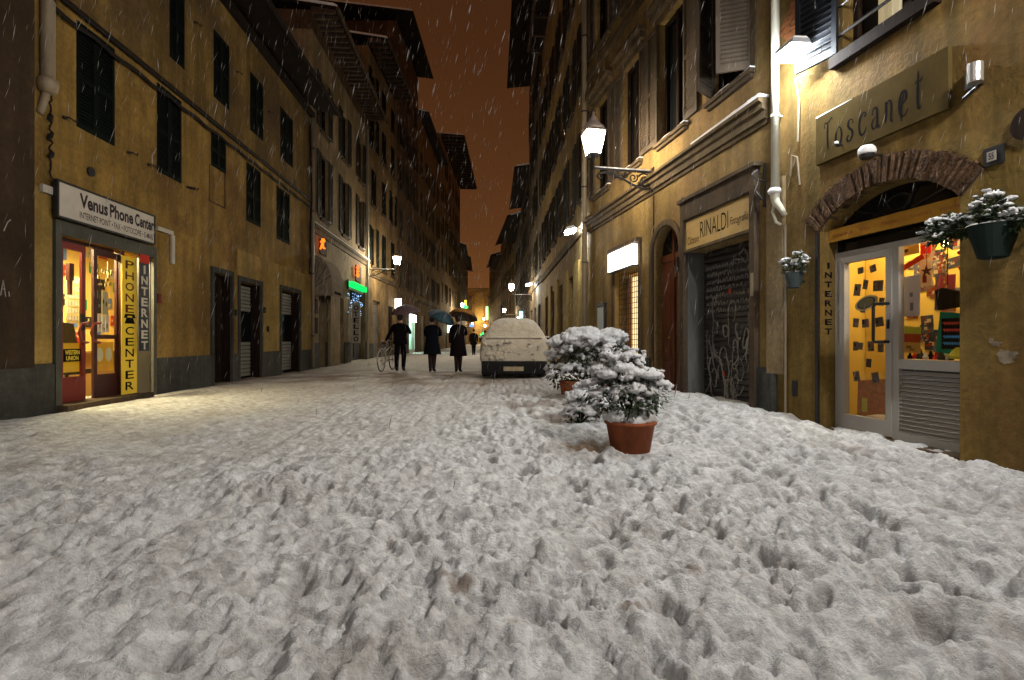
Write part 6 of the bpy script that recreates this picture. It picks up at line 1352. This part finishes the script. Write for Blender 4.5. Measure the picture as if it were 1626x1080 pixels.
def low_shrub():
    X, Z = .79, 6.0; t = thing('snowy_shrub', 'low white bush almost buried in snow left of the nearest pot', 'shrub', (X, Z, -.02)); rd = random.Random(5); k = Z / F; cl = []
    for px, py, r in ((925, 640, 22), (910, 652, 15), (945, 650, 17), (930, 622, 17), (912, 632, 13), (950, 628, 16), (958, 645, 14), (925, 660, 18), (945, 663, 14), (905, 664, 13), (918, 650, 16)): cl.append(((px - 918) * k, rd.uniform(-.1, .1), 1 + (HY - py) * k + .02, r * k))
    leafy('shrub', t, cl, rd, L=.05, per=60, stems_from=(0, 0, 0), vox=.010, snowk=1.5)
low_shrub()
def back_bush():
    X, Z = 1.28, 9.0; t = thing('potted_shrub', 'large rounded shrub under deep snow caps in the farther pot', 'potted plant', (X, Z, -.02)); rd = random.Random(8); k = Z / F; cl = []
    b = MB(); b.lathe([(.17, 0), (.215, .26), (.225, .27), (.225, .30), (.20, .30), (.19, .25)], 24, (-.22, -.02, 0)); b.build('pot', M_terra, t)
    b = MB(); b.lathe([(.17, 0), (.215, .26), (.225, .27), (.225, .30), (.20, .30), (.19, .25)], 24, (.32, .1, 0)); b.build('pot', M_terra, t)
    for px, py, r in ((900, 552, 25), (890, 572, 22), (925, 546, 26), (928, 575, 26), (950, 550, 24), (968, 545, 24), (985, 560, 18), (905, 590, 20), (960, 575, 24), (880, 588, 14), (940, 596, 20), (975, 590, 18), (915, 562, 24), (885, 604, 10), (990, 578, 14)):
        cl.append(((px - 927) * k, rd.uniform(-.25, .2), 1 + (HY - py) * k, r * k))
    leafy('shrub', t, cl, rd, L=.085, per=34, stems_from=(0, 0, .2), vox=.017, snowk=.45, mleaf=M_leaf2)
    bl = []
    for px, py, rx, rz in ((925, 530, 20, 12), (905, 537, 18, 9), (935, 536, 22, 12), (970, 530, 20, 10), (985, 535, 14, 9), (955, 542, 20, 10), (890, 547, 12, 8), (945, 548, 26, 10)): bl.append(((px - 927) * k, rd.uniform(-.12, .1), 1 + (HY - py) * k, rx * k, rx * k * .9, rz * k))
    blobs('snow_cap', t, bl, .02)
back_bush()
def wall_pots():
    W = WR
    for (px, pt, pb, r, v, lb, seed, clp, m) in ((1577, 357, 410, .155, .17, 'dark green wall pot with a straggling snowy plant beside the arch window', 4, None, (.012, .020, .017)), (1261, 432, 457, .10, .14, 'small blue grey wall pot with a snowy plant left of the arch', 6, None, (.05, .065, .07))):
        u = W.u(px, v); ht, hb = W.h(px, pt, v), W.h(px, pb, v); t = W.thing('wall_pot', lb, 'wall pot', u, v, hb); b = MB(); h = ht - hb
        b.lathe([(r * .45, 0), (r * .62, .01), (r * .92, h * .62), (r * 1.04, h * .9), (r * 1.1, h), (r * .98, h), (r * .9, h * .9)], 20); b.build('pot', mat('pot plastic %.3f' % m[0], m, .7, .06), t)
        b = MB(); b.box((-.02, -v, h * .4), (.02, -r * .7, h * .5)); b.build('hook', M_iron, t)
        rd = random.Random(seed); k = W.w(u, v)[1] / F
        if r > .12: cs = [((px - x) * k * 1.02, dy, h + (pt - y) * k, q * k * 1.2) for x, y, q, dy in ((1575, 330, 20, 0), (1562, 342, 17, 0), (1588, 345, 16, 0), (1572, 318, 13, 0), (1540, 352, 14, .05), (1520, 350, 17, .06), (1506, 345, 15, .08), (1500, 356, 14, .08), (1516, 366, 11, .08), (1528, 340, 10, .06), (1548, 358, 11, .05), (1605, 352, 14, 0), (1622, 353, 13, 0), (1612, 360, 10, 0))]
        else: cs = [((px - x) * k, dy, h + (pt - y) * k, q * k) for x, y, q, dy in ((1248, 420, 13, 0), (1262, 426, 13, 0), (1274, 415, 11, 0), (1270, 405, 7, 0), (1242, 412, 7, 0), (1280, 424, 8, 0))]
        leafy('plant', t, cs, rd, L=.046 if r > .12 else .034, per=300, stems_from=(0, 0, h * .8), vox=.006, snowk=.22 if r > .12 else .45, lsnow=.25)
        bl = [(rd.uniform(-.7, .7) * r, rd.uniform(-.7, .7) * r, h + .004, r * .35, r * .35, .018) for _ in range(16)]; blobs('pot_snow', t, bl, .007)
wall_pots()
# ------------------------------------------------------------------ snow covered parked car (seen from behind)
def parked_car():
    t = thing('parked_car', 'parked hatchback completely covered in snow, seen from behind', 'car', (.06, 13.2, 0))
    ST = [(0, .70, .80), (.03, .93, .84), (.09, 1.0, .865), (.16, 1.05, .87), (.30, 1.34, .875), (.42, 1.48, .88), (.62, 1.545, .88), (1.2, 1.57, .88), (1.9, 1.55, .88), (2.3, 1.42, .88), (2.75, 1.02, .875), (3.3, .93, .86), (3.75, .82, .82), (3.9, .66, .74)]
    def half(top, w, g=0.0):
        P = [(w - .04 + g, .40 - g * .2), (w + g, .50), (w + g, .66), (w - .01 + g, min(.9, top - .06) + g * .5)]
        if top > 1.06:
            hs = [1.0, 1.0 + (top - 1.0) * .45, 1.0 + (top - 1.0) * .82]; P += [(w - .035 - (h - 1.0) * .58 + g, h + g * .4) for h in hs]
            wt = w - .035 - (top - 1.0) * .58; P += [(wt - .07 + g * .6, top - .01 + g), (wt * .55, top + .02 + g), (0, top + .03 + g)]
        else: P += [(w - .05 + g, top - .03 + g), (w - .09 + g, top - .015 + g), (w - .14, top + g), (w - .22, top + .01 + g), (w * .4, top + .015 + g), (0, top + .02 + g)]
        return P
    def loft(g, ext, sub=1, noise=None):
        S2 = []
        for i in range(len(ST) - 1):
            for k in range(sub): f = k / sub; S2.append(tuple(ST[i][j] * (1 - f) + ST[i + 1][j] * f for j in range(3)))
        S2.append(ST[-1]); vs = []; n = None
        for j, (y, top, w) in enumerate(S2):
            h = half(top, w, g); full = h + [(-a, b) for a, b in h[-2::-1]]
            if sub > 1:
                q = []
                for i in range(len(full) - 1):
                    for k in range(3): f = k / 3; q.append((full[i][0] * (1 - f) + full[i + 1][0] * f, full[i][1] * (1 - f) + full[i + 1][1] * f))
                full = q + [full[-1]]
            yy = y - (ext if j == 0 else 0) + (ext if j == len(S2) - 1 else 0); n = len(full); vs += [(a, yy - ext, b) for a, b in full]
        fs = [(j * n + i, j * n + i + 1, (j + 1) * n + i + 1, (j + 1) * n + i) for j in range(len(S2) - 1) for i in range(n - 1)]
        # end faces as strips
        m = n // 2
        for base, rev in ((0, False), ((len(S2) - 1) * n, True)):
            rows = 5; prev = [base + i for i in range(n)]
            for i in range(m - 1): fs.append((prev[i], prev[n - 1 - i], prev[n - 2 - i], prev[i + 1]))
            if n % 2: fs.append((prev[m - 1], prev[n - m], prev[m]))
        b = MB(); b.add(vs, fs); return b
    body = loft(-.005, 0).build('body', mat('dark car paint', (.03, .032, .036), .3, .6), t)
    sc = loft(.035, .03).build('snow_cover', mat('crusted snow', (.47, .425, .35), .8, .1, noise=(6, .10, (1, 1, 1)), bump=(22, .8)), t)  # tan of the warm lamp light put into this snow colour
    sb = sc.modifiers.new('s', 'SUBSURF'); sb.levels = 3; sb.render_levels = 3; sb.subdivision_type = 'CATMULL_CLARK'
    tx = bpy.data.textures.new('crust', 'CLOUDS'); tx.noise_scale = .13; tx.noise_depth = 3; dm = sc.modifiers.new('d', 'DISPLACE'); dm.texture = tx; dm.strength = .035; dm.mid_level = .5
    # sunk rear window and ledge under it
    rw = MB(); rw.prism([(.045, 1.035), (.0, 1.05), (.02, 1.085), (.13, 1.085)], 0, -.74, .74); l = rw.build('window_ledge_snow', MATS['crusted snow'], t); bv = l.modifiers.new('b', 'BEVEL'); bv.width = .015; bv.segments = 2
    cl = MB(); rd = random.Random(3); bl = []
    for i in range(60): bl.append((rd.uniform(-.82, -.15) if i < 42 else rd.uniform(-.8, .8), -.07, rd.uniform(.5, .98), rd.uniform(.03, .07), .03, rd.uniform(.03, .06)))
    blobs('stuck_snow', t, bl, .018, MATS['crusted snow'])
    b = MB(); b.prism([(-.13, .09), (-.16, .14), (-.16, .40), (-.12, .45), (.3, .45), (.3, .09)], 0, -.85, .85); o = b.build('bumper', mat('black bumper plastic', (.005, .005, .006), .7, .2), t); bv = o.modifiers.new('b', 'BEVEL'); bv.width = .03; bv.segments = 3
    b = MB(); b.box((-.83, .3, .16), (.83, 3.7, .42)); b.build('underbody', M_black, t)
    b = MB(); b.box((-.28, -.172, .20), (.24, -.163, .31)); b.build('number_plate', mat('dim plate', (.34, .28, .18), .5, noise=(9, .3, (1, 1, 1))), t)
    b = MB(); b.tube([(.45, -.1, .13), (.45, .3, .14)], .03, 10); b.build('exhaust', M_iron, t)
    tl = MB(); tl.box((-.845, -.012, .56), (-.70, .02, .78)); tl.build('tail_light', mat('red lens', (.3, .01, .01), .2), t); tl = MB(); tl.box((.70, -.012, .56), (.845, .02, .78)); tl.build('tail_light', MATS['red lens'], t)
    for x in (-1, 1):
        for y in (.68, 3.12):
            w = MB(); w.tube([(x * .64, y, .30), (x * .86, y, .30)], .30, 26); wo = w.build('wheel', M_dark, t); r = MB(); r.tube([(x * .855, y, .30), (x * .872, y, .30)], .18, 18); r.build('rim', M_alu, wo)
        m = MB(); m.prism([(2.42, .93), (2.56, .93), (2.54, 1.06), (2.42, 1.08)], 0, min(x * .88, x * 1.08), max(x * .88, x * 1.08)); m.build('wing_mirror', M_dark, t); m = MB(); m.box((min(x * .93, x * 1.09), 2.40, 1.08), (max(x * .93, x * 1.09), 2.57, 1.12)); m.build('mirror_snow', M_snow, t)
parked_car()

# ------------------------------------------------------------------ people
M_skin = mat('skin', (.42, .24, .16), .6, .3)
def skinned(name, parent, V, E, Rd, mats, pick, sub=1):
    me = bpy.data.meshes.new(name); me.from_pydata(V, E, []); o = link(name, me, parent)
    md = o.modifiers.new('skin', 'SKIN'); md.use_smooth_shade = True; md.branch_smoothing = .4
    if not me.skin_vertices: raise RuntimeError('no skin layer')
    for i, r in enumerate(Rd): me.skin_vertices[0].data[i].radius = (r, r) if not isinstance(r, tuple) else r
    me.skin_vertices[0].data[0].use_root = True
    ss = o.modifiers.new('s', 'SUBSURF'); ss.levels = sub; ss.render_levels = sub
    dg = bpy.context.evaluated_depsgraph_get(); m2 = bpy.data.meshes.new_from_object(o.evaluated_get(dg)); o.modifiers.clear(); o.data = m2; bpy.data.meshes.remove(me)
    m2.materials.clear()
    for m in mats: m2.materials.append(m)
    for p in m2.polygons: p.material_index = pick(p.center); p.use_smooth = True
    return o
def person(label, X, Z, H, coat, hem, flare, armL, armR, stride=.14, hdg=0.0, trousers=None, hair=(.02, .014, .01), lt=.074, sx=.062, group=None):
    """faces away from the camera (+y). armL/armR: (elbow, wrist) points"""
    t = thing('person', label, 'person', (X, Z, -.015), hdg, group); k = H / 1.75
    V = []; E = []; Rd = []
    def add(p, r, par=None): V.append(tuple(c * k for c in p)); Rd.append(tuple(a * k for a in r) if isinstance(r, tuple) else r * k); i = len(V) - 1; (E.append((par, i)) if par is not None else None); return i
    pel = add((0, 0, .95), (.15, .11)); wa = add((0, 0, 1.10), (.135, .10), pel); ch = add((0, 0, 1.28), (.165, .115), wa); up = add((0, 0, 1.41), (.13, .09), ch); nk = add((0, .01, 1.50), .055, up); jw = add((0, .025, 1.57), (.062, .07), nk); hd = add((0, .02, 1.655), (.078, .092), jw); tp = add((0, .01, 1.735), (.05, .06), hd)
    add((0, .118, 1.635), .012, jw)
    add((.085, .01, 1.64), .014, hd); add((-.085, .01, 1.64), .014, hd)
    wrists = []
    for s, (el, wr) in ((-1, armL), (1, armR)):
        sh = add((s * .20, 0, 1.39), .078, up); e = add(el, .066, sh); w = add(wr, .046, e)
        d = (Vector(wr) - Vector(el)).normalized(); side = d.cross(Vector((0, 1, 0)) if abs(d.y) < .8 else Vector((0, 0, 1))).normalized(); nn = d.cross(side)
        pm = Vector(wr) + d * .07; p_ = add(tuple(pm), .028, w)
        for q in range(4):
            o_ = side * (-.030 + .02 * q); l = (.062, .074, .07, .055)[q]; a1 = add(tuple(pm + o_ + d * .03), .0095, p_); a2 = add(tuple(pm + o_ * 1.05 + d * (.03 + l * .5) + nn * .015), .0085, a1); add(tuple(pm + o_ + d * (.03 + l * .7) + nn * .04), .0075, a2)
        a1 = add(tuple(Vector(wr) + d * .035 + side * .034 + nn * .012), .010, w); add(tuple(Vector(wr) + d * .07 + side * .045 + nn * .035), .009, a1)
        wrists.append((Vector(wr) + d * .09) * k)
    for s in (-1, 1):
        y = s * stride * .5; hp = add((s * .085, 0, .87), .10, pel); kn = add((s * sx, y * .6 + .03, .48), lt, hp); an = add((s * (sx - .015), y - .02, .10), lt * .72, kn); add((s * (sx - .015), y + .03, .05), .046, an) ; ft = add((s * .10, y + .13, .035), .034, len(V) - 1)
    tr = trousers or M_black
    mats = [coat, M_skin, tr, M_dark]
    def pick(c):
        z = c.z / k
        if z > 1.50: return 1
        if z < .14: return 3
        if z < .92 and abs(c.x) < .24 * k and (hem < z + 2): 
            if all((Vector(c) - w).length > .14 for w in wrists): return 2
        for w in wrists:
            if (Vector(c) - w).length < .085: return 1
        return 0
    body = skinned('body', t, V, E, Rd, mats, pick)
    # coat
    b = MB(); n = 26; prof = [(1.49, .075, .07), (1.46, .12, .09), (1.43, .20, .12), (1.36, .225, .145), (1.25, .225, .15), (1.08, .195, .14), (.96, .21, .15), (.80, .22 + flare * .25, .15 + flare * .2)]
    z = .80
    while z - .12 > hem: z -= .12; f = (.80 - z) / max(.01, .8 - hem); prof.append((z, .22 + flare * (.25 + .75 * f), .15 + flare * (.2 + .7 * f)))
    if hem < .78: prof.append((hem, .22 + flare, .15 + flare * .9))
    else: prof = [q for q in prof if q[0] > hem] + [(hem, .22, .155)]
    vs = []
    for z, rx, ry in prof:
        fo = max(0, (1.0 - z)) * .05 + .004
        for i in range(n): a = i / n * 6.283; q = 1 + fo * math.sin(a * 5 + z * 3) + .5 * fo * math.sin(a * 9 + 1); vs.append((rx * q * math.cos(a) * k, ry * q * math.sin(a) * k, z * k))
    fs = [(j * n + i, j * n + (i + 1) % n, (j + 1) * n + (i + 1) % n, (j + 1) * n + i) for j in range(len(prof) - 1) for i in range(n)]
    b.add(vs, fs); b.build('coat', coat, t, smooth=True)
    hb = MB(); v, f = ICO2; hb.add([(a * .094 * k, (b_ * .10 - .004) * k, (c * .098 + 1.672 - max(0, -c) * .02) * k) for a, b_, c in v if True], f)
    hb.v = [(x, y - (.02 * k if y > .05 * k and zz < 1.7 * k else 0), zz) for x, y, zz in hb.v]; hb.build('hair', mat('dark hair %.3f' % hair[0], hair, .6, .3), t, smooth=True)
    return t, wrists, k
def umbrella(label, t, wr, rad, tilt, cols, height=.62, off=(0, 0)):
    """held umbrella: shaft from the hand up to a ribbed canopy"""
    p = Matrix.Rotation(t.rotation_euler.z, 4, 'Z') @ wr + t.location
    u = thing('umbrella', label, 'umbrella', tuple(p)); u.rotation_euler = tilt
    b = MB(); b.tube([(0, 0, -.10), (0, 0, height)], .007, 6); b.build('shaft', M_alu, u); b = MB(); b.tube([(0, 0, -.14), (0, 0, .0)], .014, 8); b.build('handle', M_dark, u)
    n, m = 8, 6; h = rad * .55; z0 = height
    for half in range(len(cols)):
        vs = []; fs = []; b = MB(); b.mi = 0
        for i in range(n):
            if len(cols) > 1 and ((i in (1, 2, 3, 4)) != (half == 0)): continue
            k0 = len(vs)
            for q in range(5):
                a = (i + q / 4) / n * 6.283; sag = 1 - .07 * math.sin(q / 4 * math.pi)
                for j in range(m + 1): s = j / m; r_ = rad * math.sin(s * 1.25) / math.sin(1.25) * (1 - (1 - sag) * s); vs.append((r_ * math.cos(a), r_ * math.sin(a), z0 - h * (1 - math.cos(s * 1.25)) / (1 - math.cos(1.25)) + (1 - sag) * .35 * rad * s))
            for q in range(4):
                for j in range(m): w = k0 + q * (m + 1) + j; fs.append((w, w + m + 1, w + m + 2, w + 1))
        b.add(vs, fs); o = b.build('canopy', cols[half], u, smooth=True); so = o.modifiers.new('th', 'SOLIDIFY'); so.thickness = .004
    r = MB()
    for i in range(n):
        a = i / n * 6.283; r.tube([(rad * math.sin(j / m * 1.25) / math.sin(1.25) * math.cos(a), rad * math.sin(j / m * 1.25) / math.sin(1.25) * math.sin(a), z0 - .006 - h * (1 - math.cos(j / m * 1.25)) / (1 - math.cos(1.25))) for j in range(m + 1)], .003, 4)
    r.build('ribs', M_iron, u); f = MB(); f.tube([(0, 0, z0), (0, 0, z0 + .05)], [.008, .002], 6); f.build('tip', M_dark, u)
    return u
C_black = mat('black coat cloth', (.006, .0055, .006), .95, .05); C_plum = mat('dark plum coat cloth', (.009, .0055, .007), .95, .05); C_navy = mat('dark navy coat cloth', (.005, .006, .009), .95, .05)
def cloth(n, c): return mat(n, c, .6, .3, noise=(6, .12, (1, 1, 1)))
t1, w1, k1 = person('person in a dark jacket and trousers pushing a bicycle under a mauve umbrella', -3.62, 16.3, 1.84, C_black, .84, .0, ((-.33, .06, 1.18), (-.47, .14, .97)), ((.30, .06, 1.16), (.20, .22, 1.34)), .16, 0.0, mat('dark trousers', (.006, .006, .007), .95, .05), lt=.085, sx=.10)
umbrella('mauve grey umbrella held by the person pushing the bicycle', t1, w1[1], .48, (R(10), R(-8), .3), [cloth('mauve nylon', (.11, .07, .075))], .70)
t2, w2, k2 = person('person in a knee length dark coat and boots under a blue grey umbrella', -2.52, 15.9, 1.76, C_navy, .56, .06, ((-.23, .10, 1.16), (-.12, .22, 1.12)), ((.26, .08, 1.15), (.12, .22, 1.28)), .06, 0.0, mat('dark tights', (.022, .010, .010), .8))
umbrella('blue grey umbrella tilted to the right over the middle walker', t2, w2[1], .48, (R(16), R(24), .2), [cloth('pale grey blue nylon', (.10, .115, .14)), cloth('teal nylon', (.022, .055, .075))], .66)
t3, w3, k3 = person('person in a long dark coat walking under an orange and white umbrella', -1.70, 15.9, 1.78, C_plum, .50, .05, ((-.24, .02, 1.16), (-.26, .06, .92)), ((.25, .08, 1.16), (.10, .22, 1.28)), .10, 0.0, mat('dark tights', (.022, .010, .010), .8))
umbrella('orange and white umbrella held by the walker nearest the car', t3, w3[1], .48, (R(16), R(12), 1.9), [cloth('orange nylon', (.30, .13, .015)), cloth('off white nylon', (.25, .2, .18))], .70)
person('distant person in dark clothes walking between the car and the orange umbrella', -2.55, 33.5, 1.75, C_black, .7, .04, ((-.25, .02, 1.15), (-.26, .08, .92)), ((.25, .02, 1.15), (.26, .08, .92)), .2)
person('second distant person in a dark coat half hidden by the left edge of the car', -1.75, 33.0, 1.65, C_plum, .6, .06, ((-.24, .02, 1.15), (-.22, .08, .92)), ((.24, .02, 1.15), (.24, .1, .94)), .2)

def bicycle():
    t = thing('bicycle', 'pale bicycle pushed along by the person under the mauve umbrella', 'bicycle', (-4.13, 16.0, 0), R(-6))
    for y, nm in ((-.05, 'wheel'), (1.0, 'wheel')):
        w = MB(); N = 32; r = .33
        w.tube([(0, y + r * math.cos(i / N * 6.283), .34 + r * math.sin(i / N * 6.283)) for i in range(N + 1)], .017, 6, cap=False); o = w.build('wheel', M_dark, t)
        s = MB(); 
        for i in range(14): a = i / 14 * 6.283; s.tube([(.0, y, .34), (0, y + r * math.cos(a), .34 + r * math.sin(a))], .0025, 3)
        s.tube([(-.05, y, .34), (.05, y, .34)], .02, 8); s.tube([(0, y + (r - .02) * math.cos(i / N * 6.283), .34 + (r - .02) * math.sin(i / N * 6.283)) for i in range(N + 1)], .009, 4, cap=False); s.build('rim', M_alu, o)
        f = MB(); f.tube([(0, y + .37 * math.cos(a / 10 * 3.0 + .2), .34 + .37 * math.sin(a / 10 * 3.0 + .2)) for a in range(11)], .02, 5); f.build('mudguard', mat('pale bicycle paint', (.42, .38, .30), .4, .5), t)
    f = MB(); bb = (0, .42, .30); st = (0, .28, .78); hd_ = (0, .84, .80); hb = (0, .86, .66)
    for a, b_, r in ((bb, st, .016), (bb, hb, .018), ((0, .33, .64), hd_, .016), (bb, (0, -.05, .34), .011), (st, (0, -.05, .34), .010), (hd_, hb, .02), (hb, (0, 1.0, .34), .014)): f.tube([a, b_], r, 8)
    f.build('frame', MATS['pale bicycle paint'], t)
    h = MB(); h.tube([hd_, (0, .82, .96)], .013, 6); h.tube([(-.28, .66, .96), (-.22, .80, 1.0), (0, .84, .97), (.22, .80, 1.0), (.28, .66, .96)], .012, 6); h.build('handlebar', M_alu, t)
    s = MB(); s.prism([(-.07, .16), (.07, .16), (.02, .40), (-.02, .40)], 2, .88, .93); s.tube([st, (0, .25, .88)], .012, 6); s.build('saddle', M_dark, t)
    p = MB(); p.tube([(-.09, .42, .22), (-.09, .42, .26), (0, .42, .30), (.09, .42, .36)], .01, 5); p.box((-.15, .38, .21), (-.08, .46, .23)); p.box((.08, .38, .35), (.15, .46, .37)); p.build('pedals', M_dark, t)
    r = MB(); r.box((-.07, -.18, .72), (.07, .16, .735)); r.tube([(0, -.12, .72), (.06, -.05, .34)], .006, 4); r.build('rack', M_alu, t)
bicycle()

# ------------------------------------------------------------------ falling snow: wet flakes driven by a light wind
def falling_snow():
    r = np.random.default_rng(5); N = 8000
    Y = 2.2 + 24 * r.random(N) ** .8; X = (r.random(N) * 2 - 1) * 1.05 * Y; k = (X > -6.2 - .06 * Y) & (X < 4.6 - .19 * np.minimum(Y, 14)) ; X, Y = X[k], Y[k]; N = len(X)
    Zt = 1 + np.minimum(Y * .70, 12); z = 1.05 + (Zt - 1.05) * r.random(N); z = np.where(r.random(N) < .06, r.uniform(.1, 1.1, N), z)
    w = (.0010 + .0024 * r.random(N) ** 2) * (.6 + Y / 11); l = (.028 + .040 * r.random(N)) * (.6 + Y / 8)
    sl = .22 + .10 * r.standard_normal(N)
    d = np.stack([sl, .1 * r.standard_normal(N), np.ones(N)], -1); d /= np.linalg.norm(d, axis=1)[:, None]
    c = np.stack([X, Y, z], -1); e1 = np.cross(d, [0, 1, 0]); e1 /= np.linalg.norm(e1, axis=1)[:, None]; e2 = np.cross(d, e1)
    V = np.stack([c + d * l[:, None], c + e1 * w[:, None], c + e2 * w[:, None], c - e1 * w[:, None], c - e2 * w[:, None], c - d * l[:, None]], 1).reshape(-1, 3)
    base = np.arange(N)[:, None, None] * 6; T = np.array([(0, 1, 2), (0, 2, 3), (0, 3, 4), (0, 4, 1), (5, 2, 1), (5, 3, 2), (5, 4, 3), (5, 1, 4)])[None]
    me = bpy.data.meshes.new('falling_snow'); me.from_pydata([tuple(v) for v in V], [], [tuple(f) for f in (base + T).reshape(-1, 3)]); me.polygons.foreach_set('use_smooth', [True] * len(me.polygons))
    fm = bpy.data.materials.new('snowflake'); fm.use_nodes = True; q = fm.node_tree; q.nodes.clear(); oo = q.nodes.new('ShaderNodeOutputMaterial'); ms = q.nodes.new('ShaderNodeMixShader'); df = q.nodes.new('ShaderNodeBsdfDiffuse'); tl = q.nodes.new('ShaderNodeBsdfTranslucent')
    df.inputs[0].default_value = (.38, .36, .35, 1); tl.inputs[0].default_value = (.38, .36, .35, 1); q.links.new(df.outputs[0], ms.inputs[1]); q.links.new(tl.outputs[0], ms.inputs[2]); q.links.new(ms.outputs[0], oo.inputs[0]); me.materials.append(fm); o = link('falling_snow', me); tag(o, 'loose snowflakes falling through the whole street', 'falling snow', kind='stuff')
falling_snow()

# glow of the sky and lamps on the snow filled air
lay = 0
